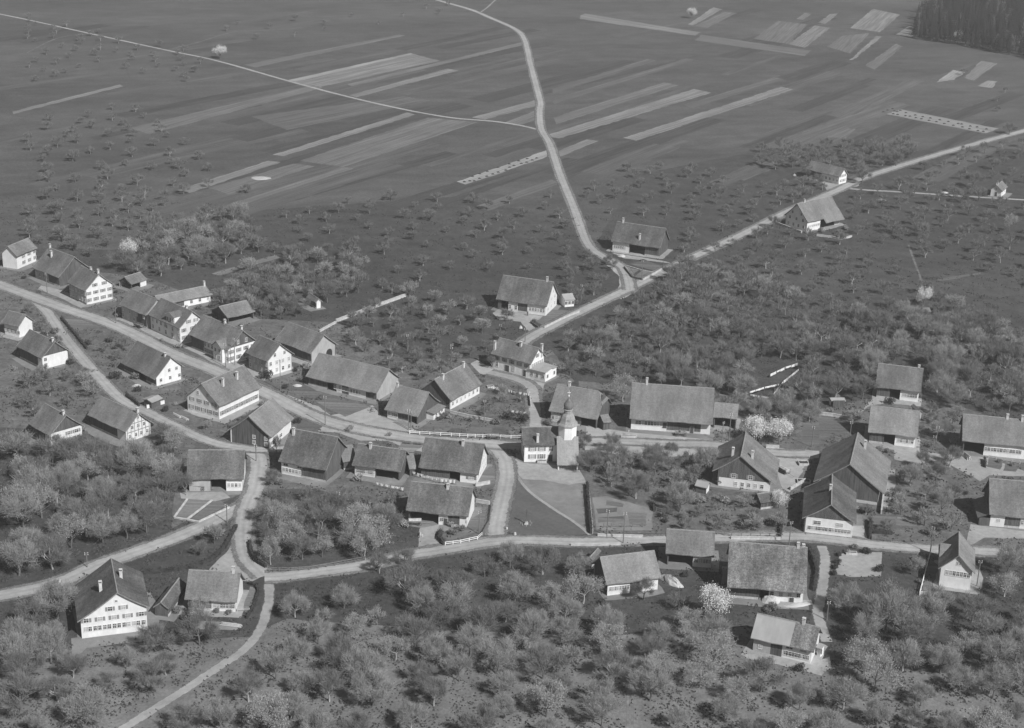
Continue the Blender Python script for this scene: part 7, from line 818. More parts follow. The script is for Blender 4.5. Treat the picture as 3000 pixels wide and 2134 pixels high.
POLES = [
 (-164.84,538.29,7.5,-0.77,'wooden pole with insulators at the left start of the main street before the boarded barn'),
 (-133.73,510.07,8.5,0.72,'wooden pole with insulators on the street kerb before the grey street barn'),
 (-90.1,472.8,8,-0.32,'wooden pole with insulators left one of two before the cross-gabled street house'),
 (-87.66,475.27,9,-0.71,'wooden pole with insulators right one of two before the cross-gabled street house'),
 (-53.54,429.75,9,-0.21,'wooden pole with insulators at the tip of the lawn on the plaza'),
 (-70.28,455.27,10,-0.39,'wooden pole with insulators tall,before the pale three-storey house'),
 (-38.96,476.48,4,-0.17,'wooden pole with insulators rising behind the ridge of the very long farmhouse'),
 (-34.32,492.4,6,0.59,'wooden pole with insulators left one of two in the orchard behind the very long farmhouse'),
 (-19.28,479.5,7,-0.69,'wooden pole with insulators right one of two in the orchard behind the very long farmhouse'),
 (-29.26,428.16,6.5,-0.07,'wooden pole with insulators left of a pair before the plaza farmhouse'),
 (-28.57,428.22,6.0,-0.68,'wooden pole with insulators right of a pair before the plaza farmhouse'),
 (-19.34,479.62,8,0.47,'wooden pole with insulators in the orchard left of the white annexed house'),
 (-4.27,508.25,5,-0.63,'wooden pole with insulators behind the white annexed house'),
 (4.09,505.39,5,0.2,'wooden pole with insulators by the road behind the white annexed house'),
 (24.12,551.05,6,-0.79,'wooden pole with insulators on the slope right of the white-gabled upper farmhouse'),
 (47.61,577.31,8,-0.44,'wooden pole with insulators at the pointed garden of the road fork'),
 (-7.63,436.05,7,0.52,'wooden pole with insulators in the drying garden left of the parish house'),
 (25.41,364.69,7.5,-0.58,'wooden pole with insulators left one of two by the walled vegetable plot'),
 (29.39,361.53,8.5,0.39,'wooden pole with insulators right one of two by the walled vegetable plot'),
 (-6.83,363.64,6.5,0.75,'wooden pole with insulators in the fenced corner garden'),
 (61.28,426.99,6.5,0.76,'wooden pole with insulators left of a pair behind the balconied farmhouse'),
 (63.5,428.54,8.5,0.4,'wooden pole with insulators right of a pair behind the balconied farmhouse'),
 (87.04,425.81,6.5,-0.72,'wooden pole with insulators by the yard behind the boarded-gable barn'),
 (123.78,430.31,6,-0.1,'wooden pole with insulators taller one of two beside the second right farmhouse'),
 (122.28,426.8,4.5,-0.54,'wooden pole with insulators shorter one of two beside the second right farmhouse'),
 (98.99,431.6,6,-0.0,'wooden pole with insulators at the corner of the walled garden behind the boarded-gable barn'),
 (71.1,362.77,7,0.48,'wooden pole with insulators on the lower road left of the white-fronted gabled farmhouse'),
 (106.37,361.65,7.5,-0.7,'wooden pole with insulators on the lower road left of the steep white villa'),
 (113.85,345.24,7,-0.23,'wooden pole with insulators right of the steep white villa'),
 (74.41,326.28,5,0.28,'wooden pole with insulators beside the lane right of the half-pale roofed farmhouse'),
 (-43.01,370.74,7,-0.28,'wooden pole with insulators in the walled orchard below the middle mottled farmhouse'),
 (-69.28,402.95,5,-0.41,'wooden pole with insulators at the gate of the framed-garden farmhouse'),
 (-99.22,339.3,4,0.16,'wooden pole with insulators behind the very large white gabled house'),
 (-70.59,365.25,5,-0.59,'wooden pole with insulators by the framed garden at the lower left'),
]
FENCES = [
 ([(-28.7,425.3),(-22.9,424.9),(-16.7,424.6),(-12.0,424.3),(-5.5,424.4),(3.4,424.5)],1.1,'porcelain',2.6,'white rail fence along the road left of the parish house',2),
 ([(-15.0,356.9),(-11.2,358.3),(-7.1,360.6),(-6.0,362.9)],1.0,'porcelain',2.2,'white rail fence round the tip of the corner garden',2),
 ([(-6.0,362.9),(-4.4,370.1),(-4.1,379.7)],1.0,'pole',2.2,'dark picket fence along the side of the corner garden',2,True),
 ([(-56.1,340.3),(-51.4,340.7),(-46.7,341.7),(-40.9,344.3),(-34.0,347.7)],1.1,'pole',2.4,'dark rail fence along the walled orchard on the lower road',2),
 ([(38.7,380.9),(42.0,378.9),(45.7,377.3)],1.1,'pole',2.2,'dark picket fence behind the vegetable plot',2,True),
 ([(39.0,380.5),(43.2,377.8),(46.3,376.1)],1.1,'pole',2.4,'dark rail fence right of the vegetable plot',2),
 ([(22.8,369.4),(26.8,369.9),(34.9,370.8)],1.2,'pole',2.4,'trellis rail across the vegetable plot',2),
 ([(106.1,360.6),(103.1,352.1),(98.8,339.7),(102.8,339.6)],1.1,'porcelain',2.4,'pale fence round the villa garden',2,True),
 ([(63.0,462.8),(69.7,459.9),(80.6,454.8)],0.9,'wood_pale',3,'thin pale fence behind the huge-roofed farmhouse annex',1),
 ([(93.0,367.9),(97.8,367.5)],1.1,'pole',2,'dark picket fence at the garden by the lower road',2,True),
 ([(53.7,368.1),(57.2,367.0),(69.3,367.6)],1.2,'pole',2.4,'dark rail fence above the white kerb wall',2),
 ([(71.6,377.3),(70.9,371.5),(69.8,367.2)],1.1,'pole',2,'dark picket fence left of the white-fronted gabled farmhouse',2,True),
 ([(137.1,422.4),(141.0,421.0),(145.0,418.8)],0.9,'wood_pale',2,'pale fence before the log pile farmhouse garden',2),
 ([(-60.4,321.0),(-57.7,321.2)],0.9,'wood_pale',2,'short pale fence by the lower left fork farmhouse',2),
]
WALLS = [
 ([(-64.9,508.4),(-60.5,517.8)],0.7,0.5,'stone','short lower part of the pale wall behind the pale-gabled barn'),
 ([(-60.6,518.5),(-53.8,528.1),(-46.0,539.1),(-38.7,549.1)],1.1,0.5,'stone','long pale wall climbing into the orchard behind the pale-gabled barn'),
 ([(23.1,364.9),(26.6,364.8),(34.6,365.0)],0.6,0.4,'stone','white low wall before the vegetable plot'),
 ([(56.9,365.9),(61.9,366.2),(69.6,366.4)],0.6,0.4,'stone','white kerb wall on the lower road'),
 ([(16.2,359.2),(23.3,359.7),(28.7,360.4)],0.5,0.4,'stone','pale low wall across the road from the vegetable plot'),
 ([(109.9,662.5),(114.5,655.8),(118.8,649.1)],0.9,0.35,'stone','white garden wall before the two-toned roof farmhouse'),
 ([(124.6,645.7),(130.5,643.6),(133.2,641.2),(139.2,645.6)],0.8,0.4,'stone','white garden wall at the corner of the two-toned roof farmhouse'),
 ([(10.6,520.1),(16.5,529.4),(23.1,538.1)],0.5,0.35,'stone','pale garden kerb along the road by the upper farmhouse'),
 ([(5.9,524.8),(8.6,519.9)],0.6,0.3,'timber','dark garden edging by the upper farmhouse drive'),
 ([(48.1,577.4),(52.9,585.7),(57.7,594.2)],0.5,0.3,'stone','pale kerb of the pointed garden at the fork'),
 ([(43.1,594.2),(47.9,589.9),(52.6,587.2)],0.3,0.3,'stone','pale cross kerb in the pointed garden'),
 ([(41.8,592.4),(44.2,580.0),(47.9,577.3)],0.6,0.3,'timber','dark edging at the tip of the pointed garden'),
 ([(92.8,450.7),(97.4,449.6),(102.5,447.4)],0.9,0.4,'stone','pale wall above the dark shadowed garden'),
 ([(21.5,394.6),(21.7,380.3),(21.8,365.8)],1.0,0.3,'stone','pale wall inside the dark hedge of the vegetable plot'),
 ([(-84.3,366.9),(-83.1,377.7)],0.25,0.4,'stone','left pale kerb of the framed garden'),
 ([(-80.9,365.8),(-76.6,377.5)],0.25,0.4,'stone','middle pale kerb of the framed garden'),
 ([(-84.2,366.7),(-77.7,364.8),(-71.4,373.7)],0.3,0.4,'stone','lower pale kerb of the framed garden'),
 ([(-107.1,437.4),(-102.7,441.5)],1.0,0.3,'plaster','whitewashed low wall below the pale-roofed garden shed'),
 ([(-8.2,382.0),(-4.5,380.8)],0.9,0.4,'stone','short white wall beside the fenced-garden farmhouse'),
 ([(-8.7,391.6),(-4.8,393.5)],0.9,0.4,'stone','short white wall below the white-gabled corner farmhouse'),
 ([(6.1,449.0),(5.7,459.1)],0.9,0.25,'stone','narrow pale wall along the lane by the drying garden'),
 ([(-17.9,441.9),(-12.9,439.4),(-3.9,435.9)],0.8,0.3,'stone','grey garden wall in the drying garden'),
 ([(73.6,424.0),(77.4,424.0)],0.9,0.4,'stone','pale wall behind the balconied farmhouse'),
 ([(98.4,383.1),(102.6,399.7)],1.2,0.3,'stone','pale narrow wall right of the boarded-gable barn'),
 ([(81.4,402.1),(76.4,396.0)],0.9,0.3,'stone','low wall left of the white-fronted gabled farmhouse'),
]
HEDGES = [
 ([(21.4,394.2),(21.4,382.5),(21.5,365.8)],1.5,0.9,'dark clipped hedge along the left of the vegetable plot'),
 ([(-85.4,336.9),(-79.8,338.5),(-74.3,341.0),(-70.5,345.1),(-68.8,350.6),(-67.8,363.0)],1.1,0.9,'dark hedge curving round the small triangular orchard'),
 ([(-59.7,333.9),(-57.9,333.0),(-57.1,330.0),(-57.0,323.5),(-57.7,317.8)],0.9,0.6,'dark curved hedge of the lower left fork garden'),
 ([(-63.1,354.5),(-61.7,348.6),(-60.2,345.1),(-57.2,342.2)],1.2,1.0,'dark hedge rounding the corner of the walled orchard'),
 ([(-16.5,363.5),(-16.7,360.0),(-15.3,357.1)],1.4,1.1,'short dark hedge at the tip of the corner garden'),
 ([(94.6,378.4),(92.6,368.2)],1.6,0.9,'dark hedge at the left of the roadside garden'),
 ([(94.1,371.8),(98.9,371.5)],1.2,0.9,'dark hedge inside the roadside garden'),
 ([(75.7,361.1),(76.1,356.7),(75.8,348.9),(73.7,339.9)],1.4,0.9,'dark hedge along the side of the lichen-spotted farmhouse'),
 ([(135.4,420.6),(134.3,415.4)],1.3,0.6,'short dark hedge before the log pile farmhouse'),
 ([(38.4,383.3),(38.4,379.9)],1.3,0.7,'short dark hedge at the corner of the vegetable plot'),
 ([(-152.9,512.6),(-143.7,496.6),(-136.8,484.2)],1.0,0.7,'dark hedge along the small street at left'),
 ([(-115.1,446.3),(-109.6,438.7)],1.2,0.7,'dark hedge by the pale-roofed garden shed'),
 ([(71.5,377.5),(69.6,367.2)],1.3,0.7,'dark hedge left of the white-fronted gabled farmhouse yard'),
]
BUSHES = [
 (-175.77,574.42,1.1,2,'grey budding garden bush,nearest one right of the leftmost street house'),
 (-173.18,577.83,1.6,0,'dark leafy garden bush,second nearest one right of the leftmost street house'),
 (-151.56,558.1,1.0,1,'grey twiggy garden bush,nearest one right of the grey boarded street barn'),
 (-177.71,553.78,1.0,0,'dark leafy garden bush,nearest one left of the grey boarded street barn'),
 (-134.8,535.35,1.5,2,'grey budding garden bush,nearest one right of the white gabled street house'),
 (-141.26,541.5,0.8,0,'dark leafy garden bush,nearest one in front of the small garden shed'),
 (-143.67,545.82,1.5,2,'grey budding garden bush,nearest one left of the small garden shed'),
 (-144.7,547.74,1.4,0,'dark leafy garden bush,second nearest one left of the small garden shed'),
 (-129.01,531.93,1.6,2,'grey budding garden bush,nearest one left of the long low workshop'),
 (-109.16,527.41,1.4,1,'grey twiggy garden bush,nearest one right of the long low workshop'),
 (-134.67,516.39,1.2,2,'grey budding garden bush,second nearest one left of the grey street barn'),
 (-133.43,517.31,1.0,0,'dark leafy garden bush,nearest one left of the grey street barn'),
 (-111.29,515.71,1.7,2,'grey budding garden bush,nearest one behind the white dormered house'),
 (-115.09,494.41,0.8,2,'grey budding garden bush,nearest one in front of the white dormered house'),
 (-108.21,488.47,1.3,3,'pale flowering garden bush,second nearest one in front of the white dormered house'),
 (-95.68,502.05,1.2,2,'grey budding garden bush,nearest one behind the cross-gabled street house'),
 (-68.06,471.11,1.1,0,'dark leafy garden bush,nearest one right of the pale three-storey house'),
 (-64.96,474.92,1.5,3,'pale flowering garden bush,second nearest one right of the pale three-storey house'),
 (-59.84,495.34,1.7,2,'grey budding garden bush,nearest one behind the pale-gabled barn'),
 (-76.61,485.33,1.0,2,'grey budding garden bush,nearest one left of the pale-gabled barn'),
 (-69.13,456.85,1.2,0,'dark leafy garden bush,second nearest one in front of the pale three-storey house'),
 (-65.0,462.84,1.5,1,'grey twiggy garden bush,third nearest one right of the pale three-storey house'),
 (-26.59,459.38,1.1,1,'grey twiggy garden bush,nearest one left of the dark triangular gabled house'),
 (-6.49,451.48,0.9,3,'pale flowering garden bush,nearest one right of the dark triangular gabled house'),
 (13.91,480.55,1.7,3,'pale flowering garden bush,nearest one right of the white annexed house'),
 (4.8,487.06,1.0,3,'pale flowering garden bush,nearest one behind the white annexed house'),
 (11.43,550.01,1.6,0,'dark leafy garden bush,nearest one behind the white-gabled upper farmhouse'),
 (-7.29,545.46,1.1,2,'grey budding garden bush,nearest one left of the white-gabled upper farmhouse'),
 (58.5,622.48,1.7,0,'dark leafy garden bush,nearest one right of the fork farmhouse'),
 (59.21,622.53,1.4,2,'grey budding garden bush,second nearest one right of the fork farmhouse'),
 (150.65,553.08,1.3,0,'dark leafy garden bush,second nearest one behind the tiny wooden hut'),
 (144.51,550.72,1.5,1,'grey twiggy garden bush,nearest one behind the tiny wooden hut'),
 (11.17,435.55,1.6,1,'grey twiggy garden bush,nearest one left of the half-hipped farmhouse'),
 (18.23,453.34,0.9,3,'pale flowering garden bush,nearest one behind the half-hipped farmhouse'),
 (57.34,450.62,0.9,1,'grey twiggy garden bush,second nearest one behind the huge-roofed farmhouse'),
 (52.45,451.09,1.5,3,'pale flowering garden bush,nearest one behind the huge-roofed farmhouse'),
 (52.78,404.65,1.3,2,'grey budding garden bush,second nearest one behind the tiny tool hut'),
 (50.91,395.96,1.1,2,'grey budding garden bush,nearest one behind the tiny tool hut'),
 (116.93,461.29,1.7,0,'dark leafy garden bush,nearest one in front of the uppermost right farmhouse'),
 (117.45,479.84,1.5,0,'dark leafy garden bush,nearest one behind the uppermost right farmhouse'),
 (108.13,423.72,1.1,1,'grey twiggy garden bush,nearest one in front of the second right farmhouse'),
 (122.27,442.52,1.1,1,'grey twiggy garden bush,second nearest one right of the second right farmhouse'),
 (103.12,414.21,1.3,0,'dark leafy garden bush,nearest one behind the boarded-gable barn'),
 (108.46,404.88,1.6,2,'grey budding garden bush,nearest one right of the boarded-gable barn'),
 (94.88,383.78,1.3,0,'dark leafy garden bush,second nearest one right of the white-fronted gabled farmhouse'),
 (87.19,390.73,1.4,1,'grey twiggy garden bush,nearest one behind the white-fronted gabled farmhouse'),
 (128.94,431.59,1.6,2,'grey budding garden bush,nearest one left of the log pile farmhouse'),
 (141.64,438.37,1.4,2,'grey budding garden bush,nearest one behind the log pile farmhouse'),
 (139.75,393.85,1.2,0,'dark leafy garden bush,nearest one behind the dark-sided right farmhouse'),
 (140.63,393.98,0.9,3,'pale flowering garden bush,second nearest one behind the dark-sided right farmhouse'),
 (100.04,345.77,0.9,1,'grey twiggy garden bush,nearest one left of the steep white villa'),
 (102.9,357.23,1.6,2,'grey budding garden bush,nearest one behind the steep white villa'),
 (34.89,350.99,1.0,0,'dark leafy garden bush,nearest one left of the square-roofed farmhouse'),
 (22.98,330.18,1.1,0,'dark leafy garden bush,nearest one in front of the patched-roof farmhouse'),
 (43.53,345.06,1.1,0,'dark leafy garden bush,nearest one in front of the square-roofed farmhouse'),
 (35.26,347.93,1.1,2,'grey budding garden bush,nearest one behind the patched-roof farmhouse'),
 (61.12,329.03,1.0,1,'grey twiggy garden bush,second nearest one in front of the low dark shed'),
 (62.4,330.15,1.6,1,'grey twiggy garden bush,nearest one in front of the low dark shed'),
 (58.4,306.09,1.5,3,'pale flowering garden bush,nearest one in front of the half-pale roofed farmhouse'),
 (53.16,316.05,1.0,1,'grey twiggy garden bush,nearest one left of the half-pale roofed farmhouse'),
 (-72.67,310.51,0.8,2,'grey budding garden bush,third nearest one in front of the small dark shed'),
 (-100.26,322.0,1.4,3,'pale flowering garden bush,nearest one left of the very large white gabled house'),
 (-69.79,332.03,1.5,0,'dark leafy garden bush,nearest one behind the lower left fork farmhouse'),
 (-75.3,330.68,1.1,2,'grey budding garden bush,nearest one behind the small dark shed'),
 (-62.92,333.13,1.0,2,'grey budding garden bush,second nearest one behind the lower left fork farmhouse'),
 (-71.65,316.63,1.2,0,'dark leafy garden bush,second nearest one in front of the small dark shed'),
 (-79.16,398.65,0.8,3,'pale flowering garden bush,nearest one behind the framed-garden farmhouse'),
 (-88.85,393.34,1.4,0,'dark leafy garden bush,nearest one left of the framed-garden farmhouse'),
 (-60.79,388.72,1.3,1,'grey twiggy garden bush,nearest one in front of the mottled-roof farmhouse'),
 (-39.77,406.33,0.9,2,'grey budding garden bush,nearest one behind the middle mottled farmhouse'),
 (-42.23,404.63,1.7,1,'grey twiggy garden bush,nearest one left of the middle mottled farmhouse'),
 (-39.99,392.26,1.7,3,'pale flowering garden bush,nearest one in front of the middle mottled farmhouse'),
 (-19.52,390.84,1.1,1,'grey twiggy garden bush,nearest one in front of the white-gabled corner farmhouse'),
 (-19.59,411.42,1.2,3,'pale flowering garden bush,nearest one behind the white-gabled corner farmhouse'),
 (-12.9,382.33,0.9,0,'dark leafy garden bush,nearest one behind the fenced-garden farmhouse'),
 (-25.67,365.81,1.6,3,'pale flowering garden bush,nearest one left of the fenced-garden farmhouse'),
 (-121.74,472.95,1.2,1,'grey twiggy garden bush,third nearest one left of the blank white gable house'),
 (-112.59,450.39,1.4,0,'dark leafy garden bush,nearest one behind the pale-roofed garden shed'),
 (-91.73,448.91,1.5,3,'pale flowering garden bush,nearest one behind the many-windowed pale house'),
 (-73.77,441.93,1.5,2,'grey budding garden bush,nearest one right of the many-windowed pale house'),
 (-78.48,430.56,1.0,1,'grey twiggy garden bush,nearest one in front of the many-windowed pale house'),
 (-70.52,430.01,1.6,2,'grey budding garden bush,nearest one behind the white-cornered house'),
 (-128.92,404.47,0.9,1,'grey twiggy garden bush,second nearest one in front of the leftmost white-fronted house'),
 (-121.48,419.72,1.2,2,'grey budding garden bush,nearest one behind the leftmost white-fronted house'),
 (-119.7,416.79,0.9,1,'grey twiggy garden bush,nearest one right of the leftmost white-fronted house'),
 (-103.0,424.04,1.1,0,'dark leafy garden bush,nearest one right of the timber-framed house'),
 (-153.73,464.05,1.2,3,'pale flowering garden bush,nearest one in front of the left edge house'),
 (-142.88,481.53,1.2,0,'dark leafy garden bush,nearest one behind the left edge house'),
 (-171.59,494.3,1.1,1,'grey twiggy garden bush,nearest one left of the far left half-hidden house'),
 (-167.21,491.1,1.2,2,'grey budding garden bush,nearest one in front of the far left half-hidden house'),
 (-101.32,435.73,1.3,0,'dark leafy garden bush,nearest one right of the pale-roofed garden shed'),
 (-99.57,440.62,0.9,3,'pale flowering garden bush,second nearest one right of the pale-roofed garden shed'),
 (47.78,387.22,1.2,0,'dark leafy garden bush,third nearest one in front of the tiny tool hut'),
 (47.63,393.22,1.1,2,'grey budding garden bush,nearest one left of the tiny tool hut'),
 (67.32,391.23,1.4,3,'pale flowering garden bush,second nearest one behind the dark-roofed wash house'),
 (66.74,390.72,1.4,1,'grey twiggy garden bush,nearest one behind the dark-roofed wash house'),
 (97.31,453.48,1.0,2,'grey budding garden bush,nearest one in front of the little white shelter'),
 (101.53,464.06,1.3,2,'grey budding garden bush,nearest one behind the little white shelter'),
 (-74.14,538.31,1.5,2,'grey budding garden bush,nearest one left of the hidden hut'),
 (-69.78,542.0,0.9,2,'grey budding garden bush,nearest one behind the hidden hut'),
 (-91.7,511.04,1.1,2,'grey budding garden bush,nearest one in front of the half-hidden wide shed'),
 (-103.43,516.19,1.2,2,'grey budding garden bush,nearest one left of the half-hidden wide shed'),
 (17.89,349.53,1.7,0,'dark leafy garden bush,nearest one left of the narrow steep shed'),
 (15.01,347.13,0.8,3,'pale flowering garden bush,second nearest one left of the narrow steep shed'),
 (83.04,358.57,0.9,0,'dark leafy garden bush,fourth nearest one in front of the white-fronted gabled farmhouse'),
 (82.01,354.51,1,0,'dark leafy garden bush,fifth nearest one right of the low dark shed'),
 (80.76,351.8,1,0,'dark leafy garden bush,fourth nearest one right of the low dark shed'),
 (79.88,348.51,1,0,'dark leafy garden bush,third nearest one right of the low dark shed'),
 (90.32,360.46,1.3,0,'dark leafy garden bush,third nearest one in front of the white-fronted gabled farmhouse'),
 (91.48,351.28,1.4,0,'dark leafy garden bush,second nearest one left of the steep white villa'),
 (-75.9,464.22,2.2,0,'dark leafy garden bush,nearest one in front of the pale three-storey house'),
 (-46.12,427.15,1.2,2,'grey budding garden bush,nearest one left of the plaza farmhouse'),
 (-34.53,423.58,1.0,2,'grey budding garden bush,nearest one in front of the plaza farmhouse'),
 (-61.51,430.45,1.3,0,'dark leafy garden bush,second nearest one behind the white-cornered house'),
 (3.86,437.06,2.0,0,'dark leafy garden bush,second nearest one left of the half-hipped farmhouse'),
 (-0.62,438.58,1.8,0,'dark leafy garden bush,third nearest one left of the half-hipped farmhouse'),
 (-3.89,434.48,1.6,1,'grey twiggy garden bush,nearest one in front of the dark triangular gabled house'),
 (-46.34,425.99,1.0,2,'grey budding garden bush,second nearest one left of the plaza farmhouse'),
 (-13.26,363.07,1.4,1,'grey twiggy garden bush,third nearest one in front of the fenced-garden farmhouse'),
 (-11.45,365.31,1.4,1,'grey twiggy garden bush,second nearest one in front of the fenced-garden farmhouse'),
 (-14.09,367.23,1.2,3,'pale flowering garden bush,nearest one in front of the fenced-garden farmhouse'),
 (-150.86,498.29,1.6,1,'grey twiggy garden bush,nearest one right of the far left half-hidden house'),
 (-121.61,460.02,2.0,0,'dark leafy garden bush,second nearest one left of the blank white gable house'),
 (-115.53,460.6,1.8,1,'grey twiggy garden bush,nearest one left of the blank white gable house'),
 (-131.36,491.78,1.5,0,'dark leafy garden bush,nearest one left of the white dormered house'),
 (52.98,404.86,1.8,1,'grey twiggy garden bush,third nearest one left of the balconied farmhouse'),
 (58.1,399.14,2.2,1,'grey twiggy garden bush,second nearest one left of the balconied farmhouse'),
 (59.61,401.09,2.0,0,'dark leafy garden bush,nearest one left of the balconied farmhouse'),
 (58.03,387.15,1.7,3,'pale flowering garden bush,fourth nearest one in front of the tiny tool hut'),
 (49.93,386.51,1.7,3,'pale flowering garden bush,second nearest one in front of the tiny tool hut'),
 (52.71,386.73,1.4,1,'grey twiggy garden bush,nearest one in front of the tiny tool hut'),
 (40.94,374.06,1.0,0,'dark leafy garden bush,nearest one behind the square-roofed farmhouse'),
 (60.46,373.94,1.5,1,'grey twiggy garden bush,third nearest one in front of the dark-roofed wash house'),
 (64.75,373.18,1.5,1,'grey twiggy garden bush,second nearest one in front of the dark-roofed wash house'),
 (68.1,374.52,1.6,0,'dark leafy garden bush,nearest one in front of the dark-roofed wash house'),
 (93.45,383.48,1.3,0,'dark leafy garden bush,nearest one right of the white-fronted gabled farmhouse'),
 (108.15,372.2,1.6,1,'grey twiggy garden bush,second nearest one behind the steep white villa'),
 (139.32,419.64,0.9,1,'grey twiggy garden bush,nearest one in front of the log pile farmhouse'),
 (142.44,417.31,0.9,1,'grey twiggy garden bush,second nearest one in front of the log pile farmhouse'),
 (121.78,428.78,1.2,1,'grey twiggy garden bush,nearest one right of the second right farmhouse'),
 (7.27,526.02,1.0,1,'grey twiggy garden bush,second nearest one in front of the white-gabled upper farmhouse'),
 (-1.98,531.69,1.0,0,'dark leafy garden bush,nearest one in front of the white-gabled upper farmhouse'),
 (-1.0,523.85,1.3,1,'grey twiggy garden bush,third nearest one in front of the white-gabled upper farmhouse'),
 (21.74,546.55,1.5,1,'grey twiggy garden bush,nearest one right of the white-gabled upper farmhouse'),
 (-98.94,416.49,1.5,2,'grey budding garden bush,second nearest one right of the timber-framed house'),
 (-108.27,416.35,1.5,1,'grey twiggy garden bush,nearest one in front of the timber-framed house'),
 (-121.78,407.93,1.3,1,'grey twiggy garden bush,nearest one in front of the leftmost white-fronted house'),
 (134.56,648.78,2.0,1,'grey twiggy garden bush,second nearest one in front of the two-toned roof farmhouse'),
 (127.14,651.62,1.8,2,'grey budding garden bush,nearest one in front of the two-toned roof farmhouse'),
 (139.2,656.9,1.8,2,'grey budding garden bush,nearest one right of the two-toned roof farmhouse'),
 (-65.0,320.11,0.9,1,'grey twiggy garden bush,nearest one in front of the lower left fork farmhouse'),
 (-62.07,319.74,0.9,1,'grey twiggy garden bush,second nearest one in front of the lower left fork farmhouse'),
 (-74.02,319.48,1.3,1,'grey twiggy garden bush,nearest one in front of the small dark shed'),
 (-18.48,437.95,1.4,2,'grey budding garden bush,nearest one right of the plaza farmhouse'),
 (-8.01,412.46,0.8,1,'grey twiggy garden bush,second nearest one behind the white-gabled corner farmhouse'),
 (87.63,362.98,1.0,1,'grey twiggy garden bush,nearest one in front of the white-fronted gabled farmhouse'),
 (85.2,360.08,1.0,3,'pale flowering garden bush,second nearest one in front of the white-fronted gabled farmhouse'),
 (65.56,337.5,1.2,3,'pale flowering garden bush,nearest one right of the low dark shed'),
 (67.28,337.01,1.2,0,'dark leafy garden bush,second nearest one right of the low dark shed'),
 (64.57,303.91,1.4,0,'dark leafy garden bush,second nearest one in front of the half-pale roofed farmhouse'),
 (-137.58,488.77,1.3,0,'dark leafy garden bush,second nearest one behind the left edge house'),
 (-138.51,470.9,1.5,0,'dark leafy garden bush,nearest one right of the left edge house'),
]
LAUNDRY = [
 ([(-6.4,460.0),(-2.3,459.2)],1.8,'white sheets on the washing line by the dark triangular gabled house',1.3),
 ([(-1.1,458.5),(2.2,456.7),(5.9,455.5)],1.7,'washing line of white laundry below the white annexed house',1),
 ([(-2.0,445.7),(0.1,441.5),(5.1,441.0)],1.8,'washing line of white laundry in the middle of the drying garden',1),
 ([(-26.1,396.6),(-22.2,394.5),(-18.3,392.4),(-13.9,392.0)],1.6,'washing line along the back of the white-gabled corner farmhouse',1.2),
 ([(-35.3,389.3),(-31.2,387.5),(-27.0,386.2)],1.5,'washing line below the middle mottled farmhouse',1.2),
 ([(82.3,479.5),(88.1,486.3),(93.4,491.1)],1.6,'upper line of long white sheets in the right orchard',2.2),
 ([(79.8,459.7),(85.7,473.7),(92.3,485.0)],1.7,'slanting line of long white sheets in the right orchard',2.4),
 ([(73.5,462.2),(78.7,466.6),(83.9,469.9)],2.2,'broad white sheets hung below the slanting line in the right orchard',2.6),
 ([(73.6,461.8),(76.7,460.2),(79.8,459.3)],1.7,'lowest short line of white sheets in the right orchard',2.2),
]
